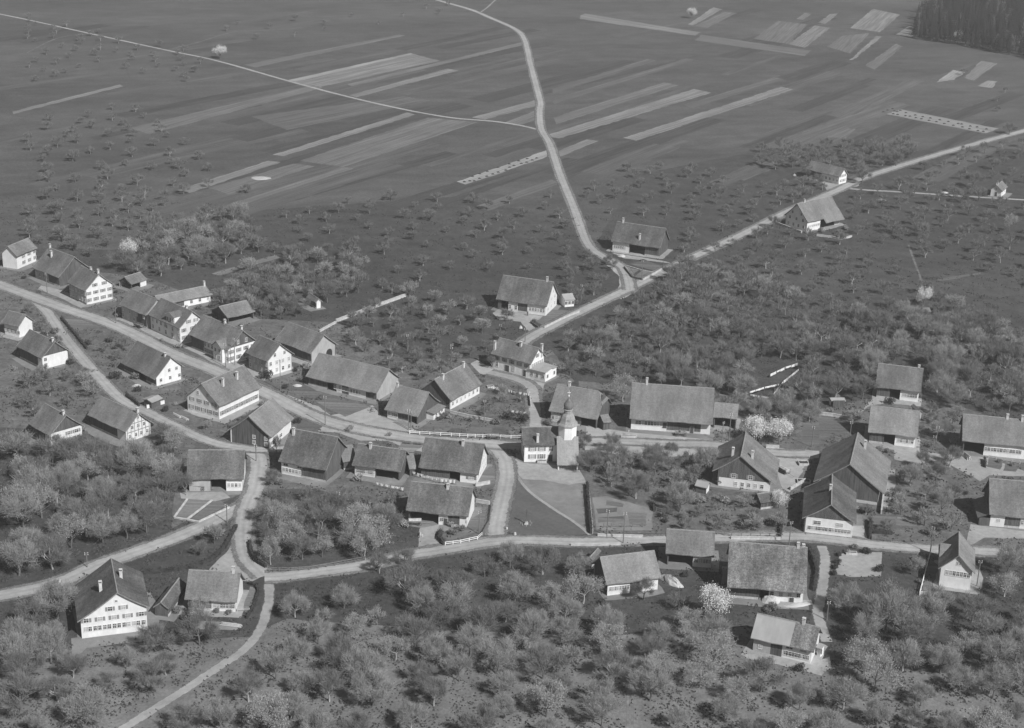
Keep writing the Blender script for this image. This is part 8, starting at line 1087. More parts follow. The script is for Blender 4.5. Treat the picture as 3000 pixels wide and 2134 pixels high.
HEAPS = [
 (-116.1,708.72,4.5,3.5,0.25,'stone','flat white patch of lime on the field strip','lime_heap','heap',0,None),
 (62.61,334.57,2.4,1.8,1.4,'hay','pale pointed heap before the lichen-spotted farmhouse','straw_heap','heap',0,None),
 (68.74,332.91,3.6,1.0,0.5,'wood_pale','long flat pale stack below the lichen-spotted farmhouse','plank_stack','stack',0.3,None),
 (39.86,342.15,4.0,1.5,1.6,'hay','long pale hay stack right of the patched-roof farmhouse','hay_stack','hay stack',-0.9,None),
 (130.88,747.83,1.0,0.9,1.0,'hay','small pale hay heap at the far crossroad farmhouse','hay_heap','heap',0,None),
 (41.56,607.22,1.6,1.2,0.9,'hay','pale heap before the fork farmhouse','straw_heap','heap',0,None),
 (49.68,602.31,1.8,1.4,0.6,'dung','dark dung heap before the fork farmhouse','dung_heap','heap',0,None),
 (-48.56,478.35,2.0,1.0,0.9,'stone','rubble heap behind the very long farmhouse','rubble_heap','heap',0,None),
 (-65.65,459.35,1.6,1.0,0.5,'wood_pale','scattered pale wood on the plaza lawn','wood_heap','heap',0,None),
 (163.88,708.0,2.2,1.2,0.5,'stone','pale stone heap beside the narrow track','stone_heap','heap',0,None),
 (196.78,725.26,1.8,1.2,0.5,'stone','pale stone heap on the verge of the narrow track','stone_heap','heap',0,None),
 (2.52,519.03,0.7,0.5,1.0,'stone','pale milestone-like heap by the upper farmhouse drive','stone_heap','heap',0,None),
 (-113.92,454.44,1.5,1.2,0.7,'wood_pale','pale wood heap before the blank white gable house','wood_heap','heap',0,None),
 (-18.06,730.22,0.9,0.7,0.5,'dung','small dark dung heap on the pale strip crossing the field road','dung_heap','heap',0,'dung heaps on the strip by the field road'),
 (-14.65,735.29,0.9,0.7,0.5,'dung','small dark dung heap on the pale strip crossing the field road','dung_heap','heap',0,'dung heaps on the strip by the field road'),
 (-9.78,743.41,0.9,0.7,0.5,'dung','small dark dung heap on the pale strip crossing the field road','dung_heap','heap',0,'dung heaps on the strip by the field road'),
 (-4.59,751.2,0.9,0.7,0.5,'dung','small dark dung heap on the pale strip crossing the field road','dung_heap','heap',0,'dung heaps on the strip by the field road'),
 (-0.16,757.92,0.9,0.7,0.5,'dung','small dark dung heap on the pale strip crossing the field road','dung_heap','heap',0,'dung heaps on the strip by the field road'),
 (3.92,762.87,0.9,0.7,0.5,'dung','small dark dung heap on the pale strip crossing the field road','dung_heap','heap',0,'dung heaps on the strip by the field road'),
 (8.48,764.81,0.9,0.7,0.5,'dung','small dark dung heap on the pale strip crossing the field road','dung_heap','heap',0,'dung heaps on the strip by the field road'),
 (-17.79,721.56,0.9,0.7,0.5,'dung','small dark dung heap on the pale strip crossing the field road','dung_heap','heap',0,'dung heaps on the strip by the field road'),
 (-14.61,725.99,0.9,0.7,0.5,'dung','small dark dung heap on the pale strip crossing the field road','dung_heap','heap',0,'dung heaps on the strip by the field road'),
 (-11.9,730.57,0.9,0.7,0.5,'dung','small dark dung heap on the pale strip crossing the field road','dung_heap','heap',0,'dung heaps on the strip by the field road'),
 (-9.47,734.48,0.9,0.7,0.5,'dung','small dark dung heap on the pale strip crossing the field road','dung_heap','heap',0,'dung heaps on the strip by the field road'),
 (-6.02,738.74,0.9,0.7,0.5,'dung','small dark dung heap on the pale strip crossing the field road','dung_heap','heap',0,'dung heaps on the strip by the field road'),
 (-4.29,744.72,0.9,0.7,0.5,'dung','small dark dung heap on the pale strip crossing the field road','dung_heap','heap',0,'dung heaps on the strip by the field road'),
 (-2.3,748.34,0.9,0.7,0.5,'dung','small dark dung heap on the pale strip crossing the field road','dung_heap','heap',0,'dung heaps on the strip by the field road'),
 (1.17,752.91,0.9,0.7,0.5,'dung','small dark dung heap on the pale strip crossing the field road','dung_heap','heap',0,'dung heaps on the strip by the field road'),
 (3.73,755.61,0.9,0.7,0.5,'dung','small dark dung heap on the pale strip crossing the field road','dung_heap','heap',0,'dung heaps on the strip by the field road'),
 (6.31,760.49,0.9,0.7,0.5,'dung','small dark dung heap on the pale strip crossing the field road','dung_heap','heap',0,'dung heaps on the strip by the field road'),
 (-21.2,724.74,0.9,0.7,0.5,'dung','small dark dung heap on the pale strip crossing the field road','dung_heap','heap',0,'dung heaps on the strip by the field road'),
 (-22.13,716.35,0.9,0.7,0.5,'dung','small dark dung heap on the pale strip crossing the field road','dung_heap','heap',0,'dung heaps on the strip by the field road'),
 (-24.51,714.39,0.9,0.7,0.5,'dung','small dark dung heap on the pale strip crossing the field road','dung_heap','heap',0,'dung heaps on the strip by the field road'),
 (-20.09,716.63,0.9,0.7,0.5,'dung','small dark dung heap on the pale strip crossing the field road','dung_heap','heap',0,'dung heaps on the strip by the field road'),
 (212.13,913.53,1.0,0.8,0.55,'dung','small dark dung heap on the long pale strip at the right','dung_heap','heap',0,'dung heaps on the right pale strip'),
 (208.33,908.75,1.0,0.8,0.55,'dung','small dark dung heap on the long pale strip at the right','dung_heap','heap',0,'dung heaps on the right pale strip'),
 (204.68,903.31,1.0,0.8,0.55,'dung','small dark dung heap on the long pale strip at the right','dung_heap','heap',0,'dung heaps on the right pale strip'),
 (215.57,909.21,1.0,0.8,0.55,'dung','small dark dung heap on the long pale strip at the right','dung_heap','heap',0,'dung heaps on the right pale strip'),
 (211.71,906.64,1.0,0.8,0.55,'dung','small dark dung heap on the long pale strip at the right','dung_heap','heap',0,'dung heaps on the right pale strip'),
 (213.08,905.9,1.0,0.8,0.55,'dung','small dark dung heap on the long pale strip at the right','dung_heap','heap',0,'dung heaps on the right pale strip'),
 (217.43,903.0,1.0,0.8,0.55,'dung','small dark dung heap on the long pale strip at the right','dung_heap','heap',0,'dung heaps on the right pale strip'),
 (209.36,899.05,1.0,0.8,0.55,'dung','small dark dung heap on the long pale strip at the right','dung_heap','heap',0,'dung heaps on the right pale strip'),
 (211.51,897.25,1.0,0.8,0.55,'dung','small dark dung heap on the long pale strip at the right','dung_heap','heap',0,'dung heaps on the right pale strip'),
 (221.53,897.7,1.0,0.8,0.55,'dung','small dark dung heap on the long pale strip at the right','dung_heap','heap',0,'dung heaps on the right pale strip'),
 (215.36,894.8,1.0,0.8,0.55,'dung','small dark dung heap on the long pale strip at the right','dung_heap','heap',0,'dung heaps on the right pale strip'),
 (217.7,894.0,1.0,0.8,0.55,'dung','small dark dung heap on the long pale strip at the right','dung_heap','heap',0,'dung heaps on the right pale strip'),
 (224.87,893.99,1.0,0.8,0.55,'dung','small dark dung heap on the long pale strip at the right','dung_heap','heap',0,'dung heaps on the right pale strip'),
 (220.22,890.42,1.0,0.8,0.55,'dung','small dark dung heap on the long pale strip at the right','dung_heap','heap',0,'dung heaps on the right pale strip'),
 (222.73,887.8,1.0,0.8,0.55,'dung','small dark dung heap on the long pale strip at the right','dung_heap','heap',0,'dung heaps on the right pale strip'),
 (228.46,891.05,1.0,0.8,0.55,'dung','small dark dung heap on the long pale strip at the right','dung_heap','heap',0,'dung heaps on the right pale strip'),
 (226.19,884.42,1.0,0.8,0.55,'dung','small dark dung heap on the long pale strip at the right','dung_heap','heap',0,'dung heaps on the right pale strip'),
 (232.79,887.09,1.0,0.8,0.55,'dung','small dark dung heap on the long pale strip at the right','dung_heap','heap',0,'dung heaps on the right pale strip'),
 (229.59,881.51,1.0,0.8,0.55,'dung','small dark dung heap on the long pale strip at the right','dung_heap','heap',0,'dung heaps on the right pale strip'),
 (236.56,883.09,1.0,0.8,0.55,'dung','small dark dung heap on the long pale strip at the right','dung_heap','heap',0,'dung heaps on the right pale strip'),
 (232.99,877.49,1.0,0.8,0.55,'dung','small dark dung heap on the long pale strip at the right','dung_heap','heap',0,'dung heaps on the right pale strip'),
 (240.95,878.76,1.0,0.8,0.55,'dung','small dark dung heap on the long pale strip at the right','dung_heap','heap',0,'dung heaps on the right pale strip'),
 (242.55,877.65,1.0,0.8,0.55,'dung','small dark dung heap on the long pale strip at the right','dung_heap','heap',0,'dung heaps on the right pale strip'),
 (236.98,873.61,1.0,0.8,0.55,'dung','small dark dung heap on the long pale strip at the right','dung_heap','heap',0,'dung heaps on the right pale strip'),
 (241.15,870.23,1.0,0.8,0.55,'dung','small dark dung heap on the long pale strip at the right','dung_heap','heap',0,'dung heaps on the right pale strip'),
 (246.23,873.27,1.0,0.8,0.55,'dung','small dark dung heap on the long pale strip at the right','dung_heap','heap',0,'dung heaps on the right pale strip'),
 (249.47,871.54,1.0,0.8,0.55,'dung','small dark dung heap on the long pale strip at the right','dung_heap','heap',0,'dung heaps on the right pale strip'),
 (243.96,866.23,1.0,0.8,0.55,'dung','small dark dung heap on the long pale strip at the right','dung_heap','heap',0,'dung heaps on the right pale strip'),
 (253.44,867.05,1.0,0.8,0.55,'dung','small dark dung heap on the long pale strip at the right','dung_heap','heap',0,'dung heaps on the right pale strip'),
 (247.48,861.93,1.0,0.8,0.55,'dung','small dark dung heap on the long pale strip at the right','dung_heap','heap',0,'dung heaps on the right pale strip'),
 (250.04,860.58,1.0,0.8,0.55,'dung','small dark dung heap on the long pale strip at the right','dung_heap','heap',0,'dung heaps on the right pale strip'),
]
LOGS = [
 (130.73,421.87,0.2,16,3.0,'heap of cut logs before the log pile farmhouse'),
 (-11.07,526.08,1.0,4,4.5,'few long logs lying left of the upper farmhouse'),
 (-60.59,314.5,1.4,6,4.5,'row of dark logs before the lower left fork farmhouse'),
 (-97.18,432.54,0.8,5,4.0,'left pale timber stack beside the many-windowed pale house'),
 (-94.58,430.64,0.8,5,3.6,'right pale timber stack beside the many-windowed pale house'),
 (-21.42,361.76,0.1,8,1.5,'firewood stack at the drive of the fenced-garden farmhouse'),
]
CARTS = [
 (-4.74,423.79,0.1,'farm cart on the road before the parish house',False),
 (76.32,407.4,-1.0,'farm cart by the balconied farmhouse',True),
 (-23.25,367.59,0.1,'hay cart in the barn mouth of the fenced-garden farmhouse',True),
 (-125.26,506.51,-0.6,'farm cart before the white dormered house',False),
 (49.72,430.78,0.1,'farm cart in the yard of the huge-roofed farmhouse',False),
 (-81.34,383.68,0,'cart before the framed-garden farmhouse',False),
]
TROUGHS = [
 (9.22,408.6,0.05,2.6,1.2,'stone fountain trough before the parish house','fountain_trough','fountain',True,'water',0.7),
 (80.92,401.61,-0.1,3.6,2.2,'pale walled dung pit beside the white-fronted gabled farmhouse','dung_pit','dung pit',False,'dung',0.6),
 (82.68,413.62,0.05,2.8,2.4,'pale walled trough in the yard behind the balconied farmhouse','watering_trough','trough',False,'water',0.7),
 (86.26,359.82,0,2.8,1.2,'pale trough at the gate opposite the white-fronted gabled farmhouse','watering_trough','trough',False,'water',0.6),
 (34.45,428.43,0.0,4.5,1.0,'long pale trough in the yard of the huge-roofed farmhouse','watering_trough','trough',True,'water',0.6),
 (-6.46,463.7,0.3,2.2,1.4,'pale framed box in the drying garden','cold_frame','cold frame',False,'water',0.5),
]
RAILINGS = [
 (-29.11,418.0,-0.1,'left one of two short black railings by the plaza'),
 (-25.97,417.65,-0.1,'right one of two short black railings by the plaza'),
]
STONES = [
 (0.11,366.98,0.8,'left white corner stone of the triangular lawn'),
 (2.22,363.98,1.0,'right white corner stone of the triangular lawn'),
 (-103.83,331.83,1.0,'dark-sided corner stone on the lower left road'),
]
PEOPLE = [
 (4.85,532.41,0.6,'person in dark clothes standing before the upper farmhouse'),
 (100.11,384.38,0.6,'person in dark clothes standing in the garden right of the boarded-gable barn'),
 (49.47,431.11,0.6,'person in dark clothes in the yard of the huge-roofed farmhouse'),
]
HAZE = 0.00016


# ---------------------------------------------------------------- the setting
def poly_sheet(name, pts, z, mat, rim=0.0, az=0.0):
    c, s = math.cos(az), math.sin(az); x0, y0 = (0, 0) if not rim else pts[0]; pts = [((x-x0)*c+(y-y0)*s, -(x-x0)*s+(y-y0)*c) for x, y in pts]
    ar = sum(pts[i][0]*pts[(i+1)%len(pts)][1]-pts[(i+1)%len(pts)][0]*pts[i][1] for i in range(len(pts)))
    if ar < 0: pts = pts[::-1]
    me = bpy.data.meshes.new(name)
    if rim:
        bm = bmesh.new(); lay = bm.verts.layers.float.new('rim'); f = bm.faces.new([bm.verts.new((x, y, z)) for x, y in pts])
        bmesh.ops.inset_region(bm, faces=[f], thickness=rim, use_boundary=True, use_even_offset=False)
        for v in bm.verts: v[lay] = 1.0 if v.is_boundary else 0.0
        bm.to_mesh(me); bm.free()
    else: me.from_pydata([(x, y, z) for x, y in pts], [], [tuple(range(len(pts)))])
    me.materials.append(M[mat]); return tag(link(name, me, None, (x0, y0, 0), az), kind='structure')
def soften(pts, step, amp):
    """resample the outline and let the edge wander a little"""
    q = []
    for i in range(len(pts)):
        a, b = Vector(pts[i]), Vector(pts[(i+1) % len(pts)]); d = b-a; n = max(1, int(d.length/step))
        nn = Vector((-d.y, d.x)).normalized() if d.length > 0 else Vector((0,0))
        for j in range(n):
            p = a+d*(j/n)+nn*rnd.uniform(-amp, amp); q.append((p.x, p.y))
    return q
poly_sheet('ground', [(-4000,-600),(4000,-600),(4000,7000),(-4000,7000)], 0.0, 'grass')
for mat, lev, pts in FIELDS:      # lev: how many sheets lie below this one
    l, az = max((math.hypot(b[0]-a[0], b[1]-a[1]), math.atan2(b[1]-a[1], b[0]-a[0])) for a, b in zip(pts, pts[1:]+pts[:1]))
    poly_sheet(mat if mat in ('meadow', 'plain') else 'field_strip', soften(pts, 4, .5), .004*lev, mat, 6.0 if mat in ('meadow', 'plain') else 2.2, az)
for name, mat, lev, pts in YARDS:
    poly_sheet(name, soften(pts, 2.2, .2), .004*lev, mat, .28 if name == 'garden_bed' else .9)
def catmull(P, n):
    q = []
    for i in range(len(P)-1):
        p0, p1, p2, p3 = P[max(i-1,0)], P[i], P[i+1], P[min(i+2,len(P)-1)]
        for j in range(n):
            t = j/n; q.append(tuple(.5*((2*p1[k])+(-p0[k]+p2[k])*t+(2*p0[k]-5*p1[k]+4*p2[k]-p3[k])*t*t+(-p0[k]+3*p1[k]-3*p2[k]+p3[k])*t**3) for k in (0,1)))
    q.append(tuple(P[-1][:2])); return q
def ribbon(name, mat, width, z, q):
    V = []; Fc = []; rim = []; acr = []; ex = min(.95, width*.22)
    for j, p in enumerate(q):
        a = Vector(q[max(j-1,0)]); c = Vector(q[min(j+1,len(q)-1)]); d = (c-a).normalized(); nn = Vector((-d.y, d.x)); P = Vector(p)
        wl, wr = rnd.uniform(-.15,.15)*min(1,width/3), rnd.uniform(-.15,.15)*min(1,width/3)
        for off, e in ((width/2+ex+wl, 1), (width/2-ex+wl, 0), (0, 0), (-width/2+ex-wr, 0), (-width/2-ex-wr, 1)):
            V.append((*(P+nn*off), z)); rim.append(float(e)); acr.append(min(1, abs(off)/(width/2)))
        if j:
            k = 5*j
            for s in range(4): Fc.append((k-5+s, k+s, k+s+1, k-5+s+1)[::-1])
    me = bpy.data.meshes.new(name); me.from_pydata(V, [], Fc)
    me.attributes.new('rim', 'FLOAT', 'POINT').data.foreach_set('value', rim); me.attributes.new('across', 'FLOAT', 'POINT').data.foreach_set('value', acr)
    me.materials.append(M[mat]); tag(link(name, me), kind='structure')
for name, mat, width, lev, pts in ROADS:
    q = catmull(pts, 8); ribbon(name, mat, width, .004*lev, q)
    if width > 2.5: ribbon('verge', 'verge', width+rnd.uniform(1.6, 2.8), .004*lev-.002, q)

# ---------------------------------------------------------------- houses
WCACHE = {}
def wmesh(kind, wd, ht):
    key = (kind, round(wd,2), round(ht,2))
    if key in WCACHE: return WCACHE[key]
    b = MB(); h = wd/2
    if kind.startswith('pane'): b.box(-h, h, -.03, .0, 0, ht, ('glass', 'glass', 'glass_pale', 'curtain')[int(kind[4])])
    elif kind == 'frame':
        t = .09
        for (x0,x1,z0,z1) in ((-h-t,-h,-t,ht+t),(h,h+t,-t,ht+t),(-h,h,ht,ht+t),(-h-.12,h+.12,-t-.04,-.001),(-.03,.03,0,ht),(-h,-.03,ht*.6,ht*.6+.05),(.03,h,ht*.6,ht*.6+.05)):
            b.box(x0, x1, -.10 if x1-x0 > .2 and z1 < .01 else -.08, -.002, z0, z1, 'frame')
    elif kind == 'shutter':
        s = wd*.5; b.box(-s/2, s/2, -.07, -.02, 0, ht, 'shutter')
        for k in range(4): b.box(-s/2+.05, s/2-.05, -.09, -.071, ht*(.08+.23*k), ht*(.08+.23*k)+ht*.15, 'shutter')
    elif kind == 'door':
        b.box(-h, h, -.05, 0, 0, ht, 'door')
        for k in range(4): b.box(-h+.06+k*(wd-.12)/4, -h+.06+(k+.9)*(wd-.12)/4, -.075, -.051, .08, ht-.08, 'door')
    elif kind == 'doorframe':
        for (x0,x1,z0,z1) in ((-h-.12,-h,0,ht+.14),(h,h+.12,0,ht+.14),(-h,h,ht,ht+.14)): b.box(x0, x1, -.09, 0, z0, z1, 'stone')
    elif kind == 'small':
        b.box(-h, h, -.03, .0, 0, ht, 'glass')
        for (x0,x1,z0,z1) in ((-h-.08,-h,-.08,ht+.08),(h,h+.08,-.08,ht+.08),(-h,h,ht,ht+.08),(-h,h,-.1,-.001),(-.03,.03,0,ht)): b.box(x0, x1, -.08, -.002, z0, z1, 'frame')
    WCACHE[key] = b.mesh(kind); return WCACHE[key]
WM = {'w': 'plaster', 'g': 'plaster_grey', 't': 'timber', 'o': 'timber'}

def boards(b, poly_top, a0, a1, z0, off0, off1, axis):
    """vertical boards, each a thin box of its own depth, from z0 up to poly_top(a)"""
    a = a0
    while a < a1-.05:
        wd = min(rnd.uniform(.26,.36), a1-a); e = off1*rnd.uniform(.6, 1.0)
        zt = min(poly_top(a), poly_top(a+wd))
        if zt > z0+.1:
            lo, hi = (min(off0, off0+e), max(off0, off0+e))
            if axis == 'y': b.box(a, a+wd-.02, lo, hi, z0, zt, 'timber')
            else: b.box(lo, hi, a, a+wd-.02, z0, zt, 'timber')
        a += wd
def shell(root, h, sub=False):
    """walls, roof, openings of one gabled building in the frame of root (x along the ridge, -y the near side)"""
    L, hn, hf, he, hef, hr = h['L'], h['hn'], h['hf'], h['he'], h['hef'], h['hr']
    og, on = h.get('og', .55), h.get('on', .8); nm = (lambda s: s)
    hn, hf = hn-on, hf-on; L2 = L/2-og; tn = (hr-he)/(hn+on); tf = (hr-hef)/(hf+on)
    def prof(y):            # top of the roof surface over the cross section, with the eaves slightly flared
        s = min(1.2, -y/(hn+on)) if y < 0 else min(1.2, y/(hf+on))
        z = hr - (tn*-y if y < 0 else tf*y)
        return z - .22*4*s*(1-s)*min(1,(hn+hf)/12) if 0 < s < 1 else z
    th = .2; T = lambda y: prof(y)-th-.04
    # long walls in sections
    x = -L2; tw = .3
    for sec in h['N'].split():
        k, fr = sec[0], float(sec[1:]); x1 = x+fr*2*L2; top = T(-hn+.02)
        if k != 'o':
            b = MB()
            if k == 't':
                b.box(x, x1, -hn+.06, -hn+tw, 0, top, 'timber'); boards(b, lambda a: top, x, x1, .02, -hn+.06, -.05, 'y')
                if x1-x > 3: b.box(x, x1, -hn-.03, -hn+.055, 0, .55, 'stone')
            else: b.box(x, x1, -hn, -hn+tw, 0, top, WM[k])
            b.build('front_wall', root)
        else:
            b = MB(); b.box(x, x+.22, -hn+.02, -hn+.24, 0, top, 'timber'); b.box(x+.22, x1, -hn+.03, -hn+.2, top-.3, top-.01, 'timber')
            b.box(x+.3, x1-.1, hf-3.0, hf-2.8, 0, 2.2, 'timber'); b.build('open_bay', root)
        x = x1
    b = MB(); b.box(-L2, L2, hf-tw, hf, 0, T(hf-.02), WM[h.get('F', h['N'].split()[-1][0])]); b.build('back_wall', root)
    # gable walls
    for f, sx in (('A', -1), ('B', 1)):
        k = h['g'+f]
        ys = [-hn+.31 if k != 'z' else -hn] + [-hn+.31+(hn+hf-.62)*i/14 for i in range(1,14)] + [hf-.31]
        if not any(abs(y) < .01 for y in ys): ys = sorted(ys+[0.0])
        b = MB(); x0, x1 = (L2-.3, L2) if sx > 0 else (-L2, -L2+.3)
        if k == 'o':
            b.box(x0, x1, -hn+.31, -hn+.55, 0, T(-hn+.31)-.02, 'timber'); b.box(x0, x1, hf-.55, hf-.31, 0, T(hf-.31)-.02, 'timber')
            zc = min(T(-hn), T(hf)); poly = [(y, T(y)) for y in ys if T(y) > zc+.05]
            if len(poly) > 2: b.prism([(poly[0][0], zc)] + poly + [(poly[-1][0], zc)], x0, x1, 'timber', 'x')
            b.build('gable_wall', root); continue
        base = 'w' if k in ('w', 'wt') else ('g' if k == 'g' else 't')
        ins = .05 if base == 't' else 0
        b.prism([(ys[0], 0)] + [(y, T(y)) for y in ys] + [(ys[-1], 0)], x0+(ins if sx < 0 else 0), x1-(ins if sx > 0 else 0), WM[base], 'x')
        b.build('gable_wall', root)
        if k in ('t', 'wt'):
            z0 = .5 if k == 't' else min(he, hef)+.25
            b = MB(); xo = (L2-.05 if k == 't' else L2+.001)*sx
            boards(b, lambda y: T(y)-.05, -hn+.32, hf-.32, z0, xo, .06*sx, 'x')
            if b.f: b.build('gable_boarding', root)
        if h.get('frame') and f == 'B':
            b = MB(); X0, X1 = L2+.002, L2+.05
            for i in range(7):
                y = -hn+.4+(hn+hf-.8)*i/6; b.box(X0, X1, y-.09, y+.09, .6, T(y)-.1, 'timber_pale')
            for z in (2.6, 4.9):
                yy = [y for y in ys if T(y) > z+.2]; b.box(X0, X1+.006, yy[0], yy[-1], z, z+.2, 'timber_pale')
            b.build('timber_frame', root)
    # roof: two wavy slabs, optional second covering, ridge cap
    def slab(x0, x1, mat, dn=0.0):
        b = MB(); nx = max(2, int((x1-x0)/1.4)); k = b.mi(mat)
        hx = h.get('hipB', 0)
        for side in (-1, 1):
            W = (hn+on) if side < 0 else (hf+on); ny = 6; i0 = len(b.v)
            for lay in (0, 1):
                for i in range(nx+1):
                    for j in range(ny+1):
                        y = side*W*j/ny*(1+ (dn/W if side < 0 else 0)*(j/ny)); xx = x0+(x1-x0)*i/nx
                        if hx and x1 > L/2-.01: xx = min(xx, L/2 - 2.4*max(0, 1-abs(y)/3.2))
                        z = prof(y) if abs(y) <= W else prof(side*W)-(abs(y)-W)*(tn if side < 0 else tf)
                        wv = .09*math.sin(xx*.45+h['hr']*7+side)+.05*math.sin(xx*1.3+y)+rnd.uniform(-.03,.03)
                        b.v.append((xx, y, z+(wv if j else 0)-(th if lay else 0)))
            n1 = (nx+1)*(ny+1); I = lambda l,i,j: i0+l*n1+i*(ny+1)+j
            for i in range(nx):
                for j in range(ny):
                    q = (I(0,i,j), I(0,i+1,j), I(0,i+1,j+1), I(0,i,j+1)); b.f.append(q if side > 0 else q[::-1]); b.m.append(k)
                    q = (I(1,i,j), I(1,i,j+1), I(1,i+1,j+1), I(1,i+1,j)); b.f.append(q if side > 0 else q[::-1]); b.m.append(k)
                b.f.append((I(0,i,ny), I(0,i+1,ny), I(1,i+1,ny), I(1,i,ny))); b.m.append(k)
            for j in range(ny):
                b.f.append((I(0,0,j), I(0,0,j+1), I(1,0,j+1), I(1,0,j))); b.m.append(k)
                b.f.append((I(0,nx,j), I(0,nx,j+1), I(1,nx,j+1), I(1,nx,j))); b.m.append(k)
        if hx and x1 > L/2-.01:
            zt = prof(0)+.02; ye = 3.2
            b.face([(L/2-2.42, 0, zt), (L/2+.02, -ye, prof(-ye)+.03), (L/2+.02, ye, prof(ye)+.03)], mat)
        return b
    if h.get('roof2'):
        cut = (-.05 if h.get('roof2side', 1) else .12)*L
        a, c = (h['roof'], h['roof2']) if h.get('roof2side', 1) else (h['roof2'], h['roof'])
        rf = slab(-L/2, cut-.01, 'roof_'+a, 0 if h.get('roof2side', 1) else 0).build('roof', root)
        slab(cut+.01, L/2, 'roof_'+c, 1.6 if h.get('roof2side', 1) else 0).build('roof_section', root)
    else: rf = slab(-L/2, L/2, 'roof_'+h['roof']).build('roof', root)
    if not sub:
        b = MB(); x = -L/2; xe = L/2-(2.4 if h.get('hipB') else 0)
        while x < xe-.1:
            l = min(.8, xe-x); z = hr+rnd.uniform(-.01,.02)
            b.prism([(-.17, z-.11), (-.1, z+.05), (.1, z+.05), (.17, z-.11)], x, x+l-.015, 'ridge', 'x'); x += l
        b.build('ridge_cap', rf)
        for sx in (-1, 1):
            if sx > 0 and h.get('hipB'): continue
            b = MB()
            for side, W in ((-1, hn+on), (1, hf+on)):
                n = 6
                for i in range(n):
                    ya, yb = side*W*i/n, side*W*(i+1)/n; X0 = sx*(L/2+.003); X1 = sx*(L/2+.045)
                    b.face([(X1, ya, prof(ya)+.03), (X1, yb, prof(yb)+.03), (X1, yb, prof(yb)-.26), (X1, ya, prof(ya)-.26)], 'timber_pale')
                    b.face([(X0, ya, prof(ya)+.03), (X0, yb, prof(yb)+.03), (X1, yb, prof(yb)+.03), (X1, ya, prof(ya)+.03)], 'timber_pale')
            VB = {}; vv = []; ff = []       # weld the two slopes into one board
            for f in b.f:
                g = []
                for q in f:
                    c = tuple(round(z, 3) for z in b.v[q])
                    if c not in VB: VB[c] = len(vv); vv.append(c)
                    g.append(VB[c])
                ff.append(tuple(g))
            b.v, b.f = vv, ff; b.build('verge_board', rf)
        for (u, v, ch) in h.get('chim', []):
            cx = -L/2+u*L; cx = max(-L/2+.5, min(L/2-.5, cx)); zr = prof(v); b = MB(); s = .33
            zt = max(zr+ch*.8+.3, min(hr+.4, zr+1.9)) if abs(v) > .6 else zr+ch*.8
            b.box(cx-s, cx+s, v-s, v+s, zr-.9-.6*(abs(v)>.3), zt, 'stack'); b.box(cx-s-.08, cx+s+.08, v-s-.08, v+s+.08, zt+.001, zt+.12, 'stack')
            for dx in (-.28, .28): b.box(cx+dx-.07, cx+dx+.07, v-.3, v+.3, zt+.121, zt+.36, 'soot')
            b.box(cx-s-.06, cx+s+.06, v-s-.06, v+s+.06, zt+.361, zt+.45, 'stack'); b.build('chimney', rf)
    # openings
    def place(f, u, z):
        if f == 'N': return Matrix.Translation((-L2+u*2*L2, -hn-.004, z))
        if f == 'F': return Matrix.Translation((L2-u*2*L2, hf+.004, z)) @ Matrix.Rotation(math.pi, 4, 'Z')
        if f == 'B': return Matrix.Translation((L2+.004, -hn+u*(hn+hf), z)) @ Matrix.Rotation(math.pi/2, 4, 'Z')
        return Matrix.Translation((-L2-.004, hf-u*(hn+hf), z)) @ Matrix.Rotation(-math.pi/2, 4, 'Z')
    for (f, u0, u1, n, z, wd, ht, sh) in h.get('win', []):
        for i in range(n):
            u = u0+(u1-u0)*i/(n-1) if n > 1 else (u0+u1)/2
            if f in 'AB':
                y = -hn+u*(hn+hf) if f == 'B' else hf-u*(hn+hf)
                if T(y-wd*.6) < z+ht+.1 or T(y+wd*.6) < z+ht+.1: continue
            mt = place(f, u, z)
            if sub: link('window', wmesh('small', wd, ht), root, matrix=mt); continue
            if sh == 9:
                d = link('door', wmesh('door', wd, ht), root, matrix=mt); link('door_frame', wmesh('doorframe', wd, ht), d); continue
            wo = link('window', wmesh('pane%d' % rnd.randrange(4), wd, ht), root, matrix=mt); link('frame', wmesh('frame', wd, ht), wo)
            if sh in (1, 2):
                for sgn in (-1, 1): link('shutter', wmesh('shutter', wd, ht), wo, loc=(sgn*(wd*.75+.12), 0, 0))
            elif sh == 3 and i % 2 == 0: link('shutter', wmesh('shutter', wd*.3, ht*.95), wo, loc=(wd*.5+.2, -.02, .02))
    for (u, wd, ht, n) in h.get('dorm', []):         # broad dormer on the near slope
        d = link('dormer', None, root, loc=(-L/2+u*L, 0, 0)); yf = -hn-.05; zb = T(-hn)-.6; zt = zb+ht+.6
        b = MB(); b.box(-wd/2, wd/2, yf, yf+.25, zb, zt, 'plaster'); yb = -(hr-zt)/tn
        for sx in (-1, 1): b.face([(sx*wd/2, yf+.25, zb), (sx*wd/2, yb+.3, zt), (sx*wd/2, yf+.25, zt)], 'plaster')
        b.build('dormer_wall', d); b = MB()
        zr = zt+1.1; yr = max(-.1, -(hr-zr)/tn) if zr < hr else 0
        yr = -(hr-zr)/tn if zr < hr else 0.05
        for sx in (-1, 1):
            b.face([(0, yf-.4, zr), (0, yr, zr), (sx*(wd/2+.3), yb+.6, zt-.1), (sx*(wd/2+.3), yf-.4, zt-.1)], 'roof_'+h['roof'])
            b.face([(0, yf-.4, zr-.15), (0, yf-.4, zr), (sx*(wd/2+.3), yf-.4, zt-.1), (sx*(wd/2+.3), yf-.4, zt-.25)], 'frame')
        b.face([(-wd/2, yf+.02, zt), (wd/2, yf+.02, zt), (0, yf+.02, zr-.05)], 'plaster'); b.build('dormer_roof', d)
